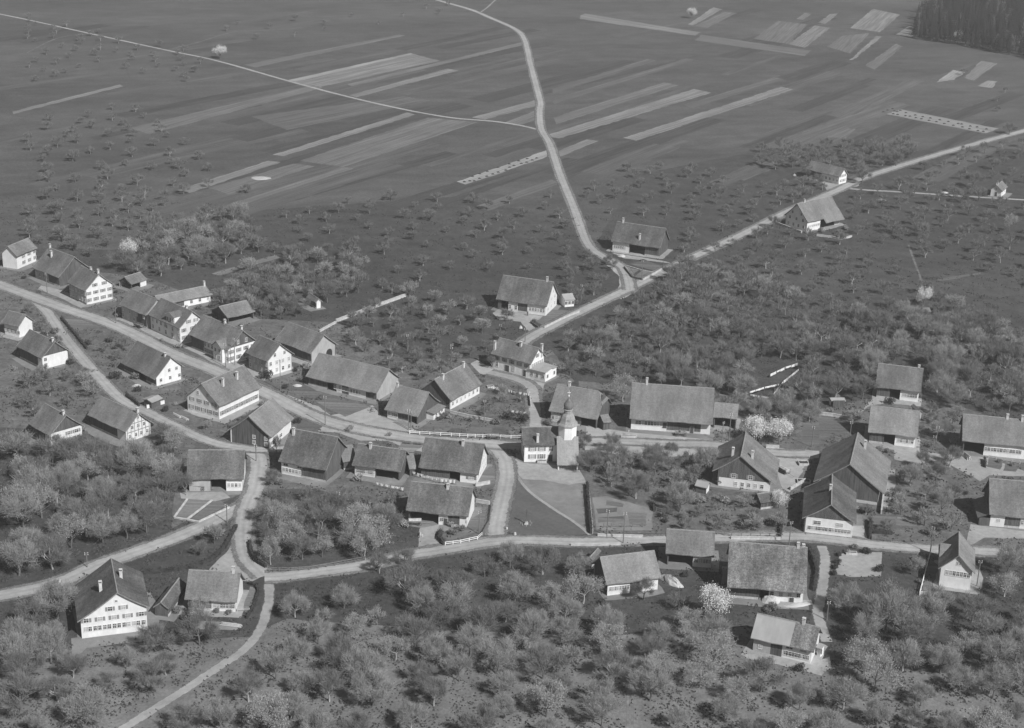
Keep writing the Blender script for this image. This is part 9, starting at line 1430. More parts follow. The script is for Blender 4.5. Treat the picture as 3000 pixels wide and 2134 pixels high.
        for i in range(n): link('window', wmesh('small', .8, 1.3), d, loc=(-wd/2+wd*(i+.5)/n, yf-.004, zb+1.0))
    for side, key in ((-1, 'cross'), (1, 'crossF')):
        for (u, wd, pr) in h.get(key, []):
            W = hn if side < 0 else hf; t = tn if side < 0 else tf
            d = link('cross_gable', None, root, loc=(-L/2+u*L, 0, 0)); yf = side*(W+pr+.1); zt = (he if side < 0 else hef)+.6; zr = zt+wd*.42
            b = MB(); y0, y1 = sorted((yf, side*(W-.5)))
            b.prism([(-wd/2, 0), (wd/2, 0), (wd/2, zt), (0, zr-.15), (-wd/2, zt)], y0, y1, 'plaster'); b.build('cross_wall', d)
            b = MB(); ye = yf+side*.5; yr = side*max(0.0, (hr-zr)/t); yb = side*max(0.0, (hr-zt+.2)/t)
            for sx in (-1, 1):
                for dz in (0, -.15): b.face([(0, ye, zr+dz), (0, yr, zr+dz), (sx*(wd/2+.4), yb, zt-.2+dz), (sx*(wd/2+.4), ye, zt-.2+dz)], 'roof_'+h['roof'])
                b.face([(0, ye, zr-.15), (0, ye, zr), (sx*(wd/2+.4), ye, zt-.2), (sx*(wd/2+.4), ye, zt-.35)], 'timber_pale')
            b.build('cross_roof', d)
            for (zq, nq) in ((1.0, 2), (3.2, 2)):
                for i in range(nq):
                    mt = Matrix.Translation(((i-.5)*wd*.45, yf+side*.004, zq)) @ Matrix.Rotation(0 if side < 0 else math.pi, 4, 'Z')
                    link('window', wmesh('small', .8, 1.2), d, matrix=mt)
    for (f, u0, u1, dep, hl, ht, k) in h.get('lean', []):      # lean-to against a gable
        sx = -1 if f == 'A' else 1; g = link('lean_to', None, root); ya, yb = -hn+u0*(hn+hf), -hn+u1*(hn+hf); X = sx*L2
        b = MB(); xa, xb = sorted((X+sx*.01, X+sx*dep))
        b.box(xa, xb, ya, ya+.2, 0, hl-.2, WM[k]); b.box(xa, xb, yb-.2, yb, 0, hl-.2, WM[k])
        xo0, xo1 = sorted((X+sx*dep, X+sx*(dep-.2))); b.box(xo0+.002*sx, xo1+.002*sx, ya+.201, yb-.201, 0, hl-.2, WM[k]); b.build('lean_to_wall', g)
        b = MB(); 
        for dz in (0, -.14): b.face([(X+sx*.07, ya-.3, ht+dz), (X+sx*.07, yb+.3, ht+dz), (X+sx*(dep+.5), yb+.3, hl-.15+dz), (X+sx*(dep+.5), ya-.3, hl-.15+dz)], 'roof_'+h['roof'])
        b.face([(X+sx*(dep+.5), ya-.3, hl-.15), (X+sx*(dep+.5), yb+.3, hl-.15), (X+sx*(dep+.5), yb+.3, hl-.29), (X+sx*(dep+.5), ya-.3, hl-.29)], 'timber'); b.build('lean_to_roof', g)
        if k == 'w':
            for i in range(3):
                mt = Matrix.Translation((X+sx*(dep+.008), ya+(yb-ya)*(.25+.25*i), .9)) @ Matrix.Rotation(math.pi/2*sx, 4, 'Z'); link('window', wmesh('small', .9, 1.0), g, matrix=mt)
    if h.get('arch'):
        b = MB(); n = 10; pts = [(2.5-1.3, .02)] + [(2.5-1.3*math.cos(math.pi*i/n), 1.6+1.3*math.sin(math.pi*i/n)) for i in range(n+1)] + [(2.5+1.3, .02)]
        b.prism(pts, L2+.004, L2+.05, 'soot', 'x'); b.build('arched_door', root)
    if h.get('bell'):
        b = MB(); x = -L/2+.5
        for dx, dy in ((-.3,-.3),(.3,-.3),(-.3,.3),(.3,.3)): b.box(x+dx-.07, x+dx+.07, dy-.07, dy+.07, hr-.6, hr+1.2, 'plaster')
        b.box(x-.4, x+.4, -.4, .4, hr+1.2, hr+1.3, 'stack'); b.tube([(x,0,hr+1.3),(x,0,hr+2.2)], [.5,.02], 8, 'copper'); b.box(x-.04,x+.04,-.04,.04,hr+2.2,hr+3.1,'iron'); b.box(x-.25,x+.25,-.03,.03,hr+2.7,hr+2.8,'iron')
        b.build('bell_turret', root)
for h in HOUSES:
    root = link(h['name'], None, None, loc=(h['x'], h['y'], 0), rz=h['az']); tag(root, h['label'], h['cat'], h.get('group'))
    shell(root, h)
    for g in h.get('wings', []):
        inv = (Matrix.Translation((h['x'], h['y'], 0)) @ Matrix.Rotation(h['az'], 4, 'Z')).inverted()
        wroot = link('wing', None, root, matrix=inv @ Matrix.Translation((g['x'], g['y'], 0)) @ Matrix.Rotation(g['az'], 4, 'Z'))
        shell(wroot, g, sub=True)

# ---------------------------------------------------------------- church tower with onion dome and lean-to
def church_tower(x, y, az):
    t = link('church_tower', None, None, loc=(x, y, 0), rz=az)
    tag(t, 'white church tower with grey onion dome and spire cross', 'church tower')
    def lathe(prof, mat, n=8, rot=0.3):
        b = MB(); k = b.mi(mat)
        for r, z in prof:
            for j in range(n):
                a = rot+2*math.pi*j/n; b.v.append((r*math.cos(a), r*math.sin(a), z))
        for i in range(len(prof)-1):
            for j in range(n): b.f.append((i*n+j, i*n+(j+1)%n, (i+1)*n+(j+1)%n, (i+1)*n+j)); b.m.append(k)
        b.f.append(tuple(range((len(prof)-1)*n, len(prof)*n))); b.m.append(k); return b
    lathe([(2.65, 0), (2.65, 11.0)], 'plaster', rot=.42).build('shaft', t)
    sk = lathe([(2.5, 10.7), (3.1, 10.75), (3.0, 10.95), (2.5, 11.4), (2.2, 12.0), (2.05, 12.7), (1.75, 13.4), (1.35, 13.9), (1.2, 14.0)], 'slate', rot=.42).build('skirt_roof', t)
    b = MB()
    for k in range(8):
        a = .42+2*math.pi*(k+.5)/8; Mx = Matrix.Rotation(a, 4, 'Z') @ Matrix.Translation((1.95, 0, 12.0)); b.box(-.1, .12, -.3, .3, 0, .7, 'shutter', Mx) if k in (5,) else None
    b.build('louvre', sk)
    lathe([(1.2, 13.7), (1.15, 15), (1.4, 15.1), (1.3, 15.25)], 'slate', 12).build('neck', t)
    on = lathe([(.95, 15.2), (1.15, 15.5), (1.28, 16), (1.26, 16.5), (1.05, 17), (.7, 17.45), (.38, 17.85), (.17, 18.3), (.07, 18.7)], 'copper', 16).build('onion_dome', t)
    b = MB()
    for k in range(16):
        a = .3+2*math.pi*k/16; pr = [(.96,15.2),(1.16,15.5),(1.29,16),(1.27,16.5),(1.06,17),(.71,17.45),(.39,17.85)]
        b.tube([(r*math.cos(a), r*math.sin(a), z) for r, z in pr], [.035]*7, 4, 'copper')
    b.build('dome_rib', on)
    b = MB(); b.tube([(0,0,18.6),(0,0,20.7)], [.06,.04], 5, 'porcelain'); b.tube([(0,0,18.85),(0,0,19),(0,0,19.15),(0,0,19.3)], [.05,.2,.2,.05], 8, 'porcelain')
    b.box(-.45, .45, -.04, .04, 20, 20.1, 'porcelain'); b.build('cross', t)
    # lean-to in front of the shaft: roof falls towards the square
    b = MB(); W = 2.75
    for sx in (-1, 1):
        b.prism([(-7.3, 0), (-2.4, 0), (-2.4, 6.7), (-7.3, 1.95)], *sorted((sx*W, sx*(W-.3))), 'plaster', 'x')
    b.box(-W+.301, W-.301, -7.0, -6.8, 1.5, 1.9, 'timber'); b.build('lean_to_wall', t)
    b = MB(); b.box(-W+.301, W-.301, -6.75, -6.6, 0, 1.1, 'timber_pale')
    for k in range(9): b.box(-W+.35+k*.56, -W+.80+k*.56, -6.79, -6.751, .05, 1.05, 'timber_pale')
    b.build('board_front', t)
    b = MB(); n = 8
    for dz in (0, -.18): 
        for i in range(n):
            y0, y1 = -1.6+(-7.75+1.6)*i/n, -1.6+(-7.75+1.6)*(i+1)/n; f = lambda y: 2.05+(y+7.3)*.985+.001
            b.face([(-W-.25, y0, f(y0)+dz), (-W-.25, y1, f(y1)+dz), (W+.25, y1, f(y1)+dz), (W+.25, y0, f(y0)+dz)], 'slate')
    for sx in (-1, 1): b.face([(sx*(W+.25), -1.6, f(-1.6)), (sx*(W+.25), -7.75, f(-7.75)), (sx*(W+.25), -7.75, f(-7.75)-.18), (sx*(W+.25), -1.6, f(-1.6)-.18)], 'frame')
    b.face([(-W-.25, -7.75, f(-7.75)), (W+.25, -7.75, f(-7.75)), (W+.25, -7.75, f(-7.75)-.18), (-W-.25, -7.75, f(-7.75)-.18)], 'timber'); b.build('lean_to_roof', t)
church_tower(*TOWER)

# ---------------------------------------------------------------- trees
def tree_mesh(seed, H, Rc, kind, lod=0):
    """limbs (bark) and crown (fine twigs, buds or blossom) of a fruit tree of height H and crown radius Rc"""
    r = random.Random(seed); T = MB(); C = MB(); tips = []
    bark = 'bark_pale' if r.random() < .4 else 'bark'
    def rdir(d, sp):
        v = Vector((r.gauss(0,1), r.gauss(0,1), r.gauss(0,1))).normalized()
        return (d+v*sp).normalized()
    def seg(p, d, l, ra, lev):
        m = p+d*l*.5+Vector((r.uniform(-1,1), r.uniform(-1,1), r.uniform(-.5,.5)))*l*.08; e = p+d*l
        if lev < 4-lod: T.tube([p, m, e], [ra, ra*.8, ra*.6], (6,5,4,3)[min(lev,3)] if not lod else 3, bark, False)
        return e
    th = H*r.uniform(.24, .30); lean = Vector((r.uniform(-.1,.1), r.uniform(-.1,.1), 1)).normalized()
    top = seg(Vector((0,0,-.1)), lean, th, .05*H*.5, 0)
    n1 = r.randint(5, 7)
    cz = H*.62
    for i in range(n1):
        a = 2*math.pi*(i+r.uniform(-.3,.3))/n1; up = r.uniform(.5, 1.3) if i else 3
        d = Vector((math.cos(a), math.sin(a), up)).normalized(); l = H*.30*r.uniform(.8,1.15)
        e = seg(top-Vector((0,0,r.uniform(0,.5))), d, l, .018*H*.6, 1)
        for j in range(4 if not lod else 3):
            d2 = rdir(d+Vector((0,0,.15)), .75); e2 = seg(e-d*l*r.uniform(0,.45), d2, H*.20*r.uniform(.7,1.2), .009*H*.6, 2)
            if lod: tips.append((e2, d2)); continue
            for k in range(4):
                d3 = rdir(d2+Vector((0,0,.1)), .8); e3 = seg(e2-d2*r.uniform(0,.1)*H, d3, H*.11*r.uniform(.7,1.3), .004*H*.6, 3); tips.append((e3, d3))
    # squash tips into a rounded crown outline
    def fit(p):
        q = Vector((p.x/Rc, p.y/Rc, (p.z-cz)/(H*.42))); l = q.length
        if l > 1: q *= 1/l**.8; return Vector((q.x*Rc, q.y*Rc, cz+q.z*H*.42))
        return p
    mat = {'bare': 'twig', 'bud': 'bud', 'leaf': 'leaf', 'blossom': 'blossom'}[kind]
    def strip(p, d, l, wd, m):
        s = d.cross(Vector((r.uniform(-1,1), r.uniform(-1,1), r.uniform(-1,1)))).normalized()*wd*.5
        i = len(C.v); e = p+d*l; C.v += [tuple(p-s), tuple(p+s), tuple(e+s*.5), tuple(e-s*.5)]; C.f.append((i,i+1,i+2,i+3)); C.m.append(C.mi(m))
    def fleck(p, sz, m):
        u = Vector((r.gauss(0,1), r.gauss(0,1), r.gauss(0,1))).normalized(); v = u.cross(Vector((r.gauss(0,1), r.gauss(0,1), r.gauss(0,1)))).normalized()
        i = len(C.v); C.v += [tuple(p-u*sz), tuple(p+v*sz*.7), tuple(p+u*sz), tuple(p-v*sz*.7)]; C.f.append((i,i+1,i+2,i+3)); C.m.append(C.mi(m))
    nt_ = {'bare': 44, 'bud': 42, 'leaf': 20, 'blossom': 8}[kind] if not lod else 36
    nf_ = {'bare': 3, 'bud': 10, 'leaf': 30, 'blossom': 44}[kind] if not lod else {'bare': 4, 'bud': 12, 'leaf': 18, 'blossom': 22}[kind]
    k = H/7.0; wf = 1.0 if not lod else 2.4
    for (e, d) in tips:
        e = fit(e)
        for _ in range(nt_):
            dd = rdir(d+Vector((0,0,.35)), .9); p = e-d*r.uniform(-.1,.7)*k+Vector((r.gauss(0,.3), r.gauss(0,.3), r.gauss(0,.25)))*k
            strip(p, dd, r.uniform(.35,.95)*k*(1.25 if lod else 1), .038*wf, 'twig' if kind == 'bare' else 'leaf' if kind == 'blossom' else mat)
        for _ in range(nf_):
            p = e+Vector((r.gauss(0,.5), r.gauss(0,.5), r.gauss(0,.42)))*k
            fleck(p, r.uniform(.05,.12)*wf*(1.15 if kind == 'blossom' else 1.0 if kind == 'leaf' else .6), mat)
    return T, C
VAR = {}
def variant(kind, i):
    if (kind, i) not in VAR:
        sh = ((7, 3.4), (7, 2.9), (7, 3.8), (7, 2.5))[i % 4]
        T, C = tree_mesh(hash_(kind)+i*17, sh[0], sh[1], kind); VAR[(kind, i)] = (T.mesh('trunk', True), C.mesh('crown'))
    return VAR[(kind, i)]
def hash_(s): return sum(ord(c)*(i+3) for i, c in enumerate(s))
for (x, y, hgt, wid, rot, kind, vi, label) in TREES:
    tm, cm = variant(kind, vi); t = link('fruit_tree', None, None, loc=(x, y, 0), rz=rot); t.scale = (hgt/7*wid, hgt/7*wid, hgt/7)
    tag(t, label, 'tree', 'orchard fruit trees around the village')
    link('trunk', tm, t); link('crown', cm, t)
# the many smaller trees of the far orchards, past the three hundred nearest: one mass
far = MB(); LOD = {}
for rec in FAR_TREES.split():
    x, y, hgt = (float(q) for q in rec[:-2].split(',')); kind = rec[-2]; vi = int(rec[-1]); rot = (x*3.7+y*1.9) % 6.283
    kind = {'b': 'bare', 'u': 'bud', 'l': 'leaf', 'o': 'blossom'}[kind]
    if (kind, vi) not in LOD: LOD[(kind, vi)] = tree_mesh(hash_(kind)*3+vi*29, 7, (3.2, 2.7, 3.6, 3.0, 2.4, 3.4)[vi % 6], kind, 1)
    c, s = math.cos(rot)*hgt/7, math.sin(rot)*hgt/7
    for b in LOD[(kind, vi)]:
        i = len(far.v); far.v += [(x+c*p[0]-s*p[1], y+s*p[0]+c*p[1], p[2]*hgt/7) for p in b.v]
        mi = [far.mi(m) for m in b.mats]
        far.f += [tuple(i+j for j in f) for f in b.f]; far.m += [mi[m] for m in b.m]
tag(far.build('distant_orchard_trees'), 'scattered small bare fruit trees dotted over the far meadows', 'trees', kind='stuff')

# conifer wood in the far corner
def inside(q, P):
    c = False
    for i in range(len(P)):
        a, b = P[i], P[i-1]
        if (a[1] > q[1]) != (b[1] > q[1]) and q[0] < (b[0]-a[0])*(q[1]-a[1])/(b[1]-a[1])+a[0]: c = not c
    return c
wood = MB(); r = random.Random(3); WOOD = []
xs, ys = [p[0] for p in WOOD_EDGE], [p[1] for p in WOOD_EDGE]
for _ in range(6000):
    q = (r.uniform(min(xs), max(xs)), r.uniform(min(ys), max(ys)))
    if inside(q, WOOD_EDGE) and all((q[0]-p[0])**2+(q[1]-p[1])**2 > 19 for p in WOOD): WOOD.append((q[0], q[1], r.uniform(10, 22)))
for (x, y, hgt) in WOOD:
    wood.tube([(x,y,0),(x,y,hgt)], [.25,.03], 4, 'bark')
    if r.random() < .07:      # a pale leafless beech among the spruces
        for k in range(90):
            a = r.uniform(0,6.283); z = hgt*r.uniform(.3,.92); q = r.uniform(.3,2.4); e = Vector((x+q*math.cos(a), y+q*math.sin(a), z)); d = Vector((math.cos(a)*.5, math.sin(a)*.5, 1)).normalized()
            s = Vector((-math.sin(a), math.cos(a), 0))*.09; wood.face([e-s, e+s, e+d*1.6+s*.4, e+d*1.6-s*.4], 'twig')
        continue
    nl = 13
    for i in range(nl):
        z = hgt*(.16+.84*i/nl); q = (1-i/nl)**.85*hgt*.15+.15
        for j in range(7):
            a = j*.898+i*1.3+r.uniform(-.3,.3); ca, sa = math.cos(a), math.sin(a); q2 = q*r.uniform(.75,1.15); hw = q2*.42
            wood.face([(x, y, z+.5), (x+ca*q2*.6-sa*hw, y+sa*q2*.6+ca*hw, z-.1), (x+ca*q2, y+sa*q2, z-q2*.35), (x+ca*q2*.6+sa*hw, y+sa*q2*.6-ca*hw, z-.1)], 'needle')
tag(wood.build('spruce_wood'), 'dark dense conifer wood at the top right corner', 'wood', kind='stuff')

# rough grass and weeds between the houses and under the trees
tuft = MB(); r = random.Random(21); k = tuft.mi('weed'); k2 = tuft.mi('weed_dark')
SEG = [(p[i], p[i+1], wd/2+1.2) for _, _, wd, _, p in ROADS for i in range(len(p)-1)]; YB = [(min(p[0] for p in P)-1, max(p[0] for p in P)+1, min(p[1] for p in P)-1, max(p[1] for p in P)+1, P) for _, m, _, P in YARDS if m != 'common']
def clear(x, y):
    for a, b, wd in SEG:
        dx, dy = b[0]-a[0], b[1]-a[1]; t = ((x-a[0])*dx+(y-a[1])*dy)/(dx*dx+dy*dy+1e-9); t = 0 if t < 0 else 1 if t > 1 else t
        ex, ey = x-a[0]-dx*t, y-a[1]-dy*t
        if ex*ex+ey*ey < wd*wd: return False
    return not any(u[0] < x < u[1] and u[2] < y < u[3] and inside((x, y), u[4]) for u in YB)
for _ in range(8500):
    cy = 265+400*r.random()**1.5; cx = r.uniform(-.38, .40)*cy; n = r.randint(4, 16); sp = r.uniform(.8, 2.6)
    if not clear(cx, cy): continue
    for _ in range(n):
        x, y = cx+r.uniform(-sp, sp), cy+r.uniform(-sp, sp); h = r.uniform(.15, .5); wd = r.uniform(.12, .4); a = r.uniform(0, 3.14); i = len(tuft.v); ca, sa = math.cos(a)*wd, math.sin(a)*wd
        tuft.v += [(x-ca, y-sa, .0), (x+ca, y+sa, .0), (x+ca*.4+r.uniform(-.1,.1), y+sa*.4, h), (x+sa, y-ca, 0), (x-sa, y+ca, 0), (x-sa*.3, y+ca*.3+r.uniform(-.1,.1), h*.8)]
        tuft.f += [(i, i+1, i+2), (i+3, i+4, i+5)]; q = k if r.random() < .6 else k2; tuft.m += [q, q]
tag(tuft.build('rough_grass'), 'rough grass and low weeds between the houses and trees', 'grass', kind='stuff')

# ---------------------------------------------------------------- poles, fences, walls, hedges
for i, (x, y, h, rz, label) in enumerate(POLES):
    p = link('telephone_pole', None, None, loc=(x, y, 0), rz=rz); tag(p, label, 'pole', 'wooden telephone and power poles')
    b = MB(); b.tube([(0,0,-.3),(0,0,h*.5),(0,0,h)], [.14,.12,.10], 7, 'pole'); b.build('post', p)
    for k, z in enumerate((h-.3, h-.75)):
        b = MB(); b.box(-.42, .42, -.16, -.10, z, z+.06, 'pole'); arm = b.build('crossarm', p)
        for dx in (-.36, .36):
            b = MB(); b.tube([(dx,-.13,z+.1),(dx,-.13,z+.2),(dx,-.13,z+.34)], [.04,.08,.05], 6, 'porcelain'); b.build('insulator', arm)
def along(pts, step):
    q = []
    for i in range(len(pts)-1):
        a, b = Vector(pts[i]), Vector(pts[i+1]); n = max(1, round((b-a).length/step))
        q += [a+(b-a)*j/n for j in range(n)]
    q.append(Vector(pts[-1])); return q
CACHE = {}
def fence(pts, h, mat, step, label, rails=2, pickets=False):
    q = along(pts, step); o = q[0]; f = link('fence', None, None, loc=(o.x, o.y, 0)); tag(f, label, 'fence')
    key = ('post', h, mat)
    if key not in CACHE: b = MB(); b.box(-.08, .08, -.08, .08, -.1, h, mat); CACHE[key] = b.mesh('post')
    for p in q: link('post', CACHE[key], f, loc=(p.x-o.x, p.y-o.y, 0))
    for a, c in zip(q[:-1], q[1:]):
        d = c-a; l = d.length; ang = math.atan2(d.y, d.x)
        for k in range(rails):
            z = h*(.9-.45*k); b = MB(); b.box(.085, l-.085, -.035, .035, z-.06, z+.06, mat); b.build('rail', f, loc=(a.x-o.x, a.y-o.y, 0), rz=ang)
        if pickets:
            n = int(l/.22); b = MB()
            for i in range(n):
                x = .12+(l-.24)*i/n; b.box(x, x+.09, -.07, -.036, .08, h*rnd.uniform(.97,1.03), mat)
            b.build('picket_panel', f, loc=(a.x-o.x, a.y-o.y, 0), rz=ang)['kind'] = 'stuff'
def low_wall(pts, h, t, mat, label, name='garden_wall', cat='wall'):
    q = along(pts, 3.0); o = q[0]; f = link(name, None, None, loc=(o.x, o.y, 0)); tag(f, label, cat)
    for a, c in zip(q[:-1], q[1:]):
        d = c-a; l = d.length; b = MB(); hh = h*rnd.uniform(.96, 1.03); b.box(-.02, l-.05, -t/2, t/2, -.05, hh, mat); b.box(-.03, l-.04, -t/2-.05, t/2+.05, hh+.001, hh+.07, mat)
        b.build('wall_segment', f, loc=(a.x-o.x, a.y-o.y, 0), rz=math.atan2(d.y, d.x))
def leafy(b, p, rad, n, sz, mat, r):
    for _ in range(n):
        v = Vector((r.gauss(0,1), r.gauss(0,1), r.gauss(0,1))).normalized()*rad*r.uniform(.6,1.05); v.z = abs(v.z) if p.z < rad else v.z
        c = p+v; u = Vector((r.gauss(0,1), r.gauss(0,1), r.gauss(0,1))).normalized(); w2 = u.cross(v).normalized() if u.cross(v).length > 0 else Vector((1,0,0))
        b.face([c-u*sz, c+w2*sz*.8, c+u*sz, c-w2*sz*.8], mat)
def hedge(pts, h, wd, label, mat='hedge_leaf'):
    q = along(pts, .8); o = q[0]; b = MB(); r = random.Random(len(pts)*31+int(h*10)+int(abs(o.x)))
    for a, c in zip(q[:-1], q[1:]):
        d = c-a; Mx = Matrix.Translation((a.x-o.x, a.y-o.y, 0)) @ Matrix.Rotation(math.atan2(d.y, d.x), 4, 'Z'); hh = h*r.uniform(.75,.9)
        b.box(0, d.length, -wd*.35, wd*.35, 0, hh, mat, Mx)
        for k in range(3): leafy(b, Vector((a.x-o.x+r.uniform(-.3,.3), a.y-o.y+r.uniform(-.3,.3), h*(.25+.3*k))), wd*.6, 14, .14, mat, r)
    hd = link('hedge', None, None, loc=(o.x, o.y, 0)); tag(hd, label, 'hedge'); link('foliage', b.mesh('foliage'), hd)
for a in FENCES: fence(*a)
for a in WALLS: low_wall(*a)
for a in HEDGES: hedge(*a)
BUSHM = []
for k in range(5):
    b = MB(); r = random.Random(90+k)
    for _ in range(6): leafy(b, Vector((r.uniform(-.5,.5), r.uniform(-.5,.5), r.uniform(.4,.9))), .55, 60, .12, ('hedge_leaf','twig','bud','leaf','hedge_leaf')[k], r)
    for _ in range(40):
        a = r.uniform(0,6.28); d = Vector((math.cos(a)*.5, math.sin(a)*.5, 1)); s = Vector((.03,0,0)); b.face([s*0-s, s, d*r.uniform(.8,1.5)+s*.3, d*r.uniform(.8,1.5)-s*.3], 'twig')
    BUSHM.append(b.mesh('foliage'))
for (x, y, s, k, label) in BUSHES:
    t = link('garden_bush', None, None, loc=(x, y, 0), rz=x*7 % 6.28); t.scale = (s, s, s*.9); tag(t, label, 'bush', 'bushes in the gardens and yards'); link('foliage', BUSHM[k % 5], t)

# ---------------------------------------------------------------- small things of yards and gardens
for (pts, h, label, n) in LAUNDRY:
    q = [Vector(p) for p in pts]; o = q[0]; t = link('washing_line', None, None, loc=(o.x, o.y, 0)); tag(t, label, 'washing line'); r = random.Random(int(o.x*10) % 997)
    for p in q: b = MB(); b.tube([(0,0,-.1),(0,0,h+.2)], [.05,.04], 5, 'pole'); b.build('post', t, loc=(p.x-o.x, p.y-o.y, 0))
    for a, c in zip(q[:-1], q[1:]):
        d = c-a; l = d.length; ang = math.atan2(d.y, d.x)
        b = MB(); b.tube([(0,0,h),(l*.5,0,h-.12),(l,0,h)], [.012]*3, 3, 'pole'); b.build('rope', t, loc=(a.x-o.x, a.y-o.y, 0), rz=ang)
        x = .3
        while x < l-.5:
            wd = min(r.uniform(.5,1.5)*n, l-.2-x); hh = r.uniform(.45, .85)*min(n,1.15); b = MB(); m = 5
            for i in range(m):
                xa, xb = wd*i/m, wd*(i+1)/m; y0, y1 = .05*math.sin(i*2.1), .05*math.sin((i+1)*2.1); za, zb = -.02-.04*math.sin(3.14*i/m), -.02-.04*math.sin(3.14*(i+1)/m)
                b.face([(xa,0,za),(xb,0,zb),(xb,y1*2,zb-hh),(xa,y0*2,za-hh)], 'cloth'); b.face([(xa,.015,za),(xa,y0*2+.015,za-hh),(xb,y1*2+.015,zb-hh),(xb,.015,zb)], 'cloth')
            dd = d.normalized()*x; b.build('cloth', t, loc=(a.x-o.x+dd.x, a.y-o.y+dd.y, h-.06), rz=ang); x += wd+r.uniform(.1,.5)
def heap(x, y, rx, ry, h, mat, label, name, cat, rz=0, group=None, key=None):
    key = (mat, round(rx/ry, 1), round(h/ry, 1), name)
    if key not in CACHE:
        b = MB(); r = random.Random(hash_(name)); k = b.mi(mat); nr, ns = 5, 14
        for i in range(nr+1):
            for j in range(ns):
                q = i/nr; a = 2*math.pi*j/ns; f = q*r.uniform(.9,1.1); z = (1-q*q)*r.uniform(.85,1.1)
                b.v.append((f*math.cos(a), f*math.sin(a), max(-.02, z) if i < nr else -.03))
        for i in range(nr):
            for j in range(ns): b.f.append((i*ns+j, (i+1)*ns+j, (i+1)*ns+(j+1)%ns, i*ns+(j+1)%ns)); b.m.append(k)
        CACHE[key] = b.mesh(name)
    o = link(name, CACHE[key], None, loc=(x, y, 0), rz=rz); o.scale = (rx, ry, h); tag(o, label, cat, group); return o
for a in HEAPS: heap(*a)
def logs(x, y, rz, n, l, label, mat='wood_pale', name='log_pile'):
    t = link(name, None, None, loc=(x, y, 0), rz=rz); tag(t, label, 'log pile'); r = random.Random(int(x*7+y) % 991); row = 0; k = 0; m = max(3, int((2*n)**.5))
    lm = []
    for q in range(4):
        b = MB(); ll = l*r.uniform(.85,1.1); b.tube([(0,-ll/2,0),(0,0,.02),(0,ll/2,0)], [.15,.14,.12], 7, mat); b.face([(.15*math.cos(a*.9), -ll/2-.001, .15*math.sin(a*.9)) for a in range(7)], mat); lm.append(b.mesh('log'))
    while k < n and m > 0:
        for i in range(m):
            link('log', lm[k % 4], t, loc=((i-(m-1)/2)*.29, r.uniform(-.15,.15), .14+row*.25), rz=r.uniform(-.05,.05)); k += 1
            if k >= n: break
        m -= 1; row += 1
for a in LOGS: logs(*a)
def cart(x, y, rz, label, loaded):
    t = link('farm_cart', None, None, loc=(x, y, 0), rz=rz); tag(t, label, 'cart', 'farm carts left in the yards')
    b = MB(); b.box(-1.7, 1.7, -.6, .6, .75, .85, 'timber_pale'); b.build('bed', t)
    for sy in (-1, 1):
        b = MB()
        for k in range(3): b.box(-1.7, 1.7, sy*(.64+.1*k)-.03, sy*(.64+.1*k)+.03, .9+.2*k, 1.04+.2*k, 'timber_pale')
        b.build('side_rack', t)
    wk = 'wheel'
    if wk not in CACHE:
        b = MB(); n = 14
        for i in range(n):
            a, c = 2*math.pi*i/n, 2*math.pi*(i+1)/n
            b.tube([(.5*math.cos(a),0,.5*math.sin(a)),(.5*math.cos(c),0,.5*math.sin(c))], [.05,.05], 4, 'timber')
            if i % 2 == 0: b.tube([(0,0,0),(.5*math.cos(a),0,.5*math.sin(a))], [.03,.03], 3, 'timber')
        b.tube([(0,-.12,0),(0,.12,0)], [.1,.1], 6, 'timber'); CACHE[wk] = b.mesh('wheel')
    for sx in (-1, 1):
        for sy in (-1, 1): link('wheel', CACHE[wk], t, loc=(sx*1.15, sy*.78, .55))
    b = MB(); b.tube([(1.7,0,.7),(4.2,0,.45)], [.06,.05], 5, 'timber_pale'); b.build('shaft', t)
    if loaded: b = MB(); b.prism([(-.6,.86),(.6,.86),(.8,1.4),(.3,1.75),(-.3,1.75),(-.8,1.4)], -1.6, 1.6, 'hay', 'x'); b.build('load', t)
for a in CARTS: cart(*a)
def trough(x, y, rz, l, wd, label, name='fountain_trough', cat='fountain', post=True, fill='water', hh=.6):
    t = link(name, None, None, loc=(x, y, 0), rz=rz); tag(t, label, cat); b = MB(); a, c = l/2, wd/2
    b.box(-a,a,-c,-c+.18,0,hh,'stone'); b.box(-a,a,c-.18,c,0,hh,'stone'); b.box(-a,-a+.18,-c+.181,c-.181,0,hh-.002,'stone'); b.box(a-.18,a,-c+.181,c-.181,0,hh-.002,'stone'); b.build('basin', t)
    b = MB(); b.box(-a+.181, a-.181, -c+.181, c-.181, .05, hh*.75, fill); b.build('water' if fill == 'water' else 'dung', t)
    if post: b = MB(); b.box(-.16,.16,c+.02,c+.34,0,1.7,'stone'); b.box(-.22,.22,c-.04,c+.4,1.7,1.85,'stone'); b.tube([(0,c+.05,1.2),(0,c-.45,1.15)], [.03,.03], 5, 'iron'); b.build('spout_post', t)
for a in TROUGHS: trough(*a)
def wayside_cross(x, y):
    t = link('wayside_cross', None, None, loc=(x, y, 0)); tag(t, 'dark wooden cross with tiny fenced bed on the triangular lawn', 'cross')
    b = MB(); b.box(-.1,.1,-.1,.1,0,4.2,'timber'); b.box(-.8,.8,-.07,.07,3.1,3.3,'timber'); b.build('cross_beams', t)
    b = MB(); b.box(-.5,.5,-.5,.5,0,.3,'stone'); b.box(-.3,.3,-.3,.3,.301,.7,'stone'); b.build('plinth', t)
    for k in range(8): 
        a = math.pi*2*k/8; b = MB(); b.box(-.04,.04,-.04,.04,0,.6,'wood_pale'); b.build('stake', t, loc=(1.4*math.cos(a), 1.4*math.sin(a), 0))
wayside_cross(*CROSS)
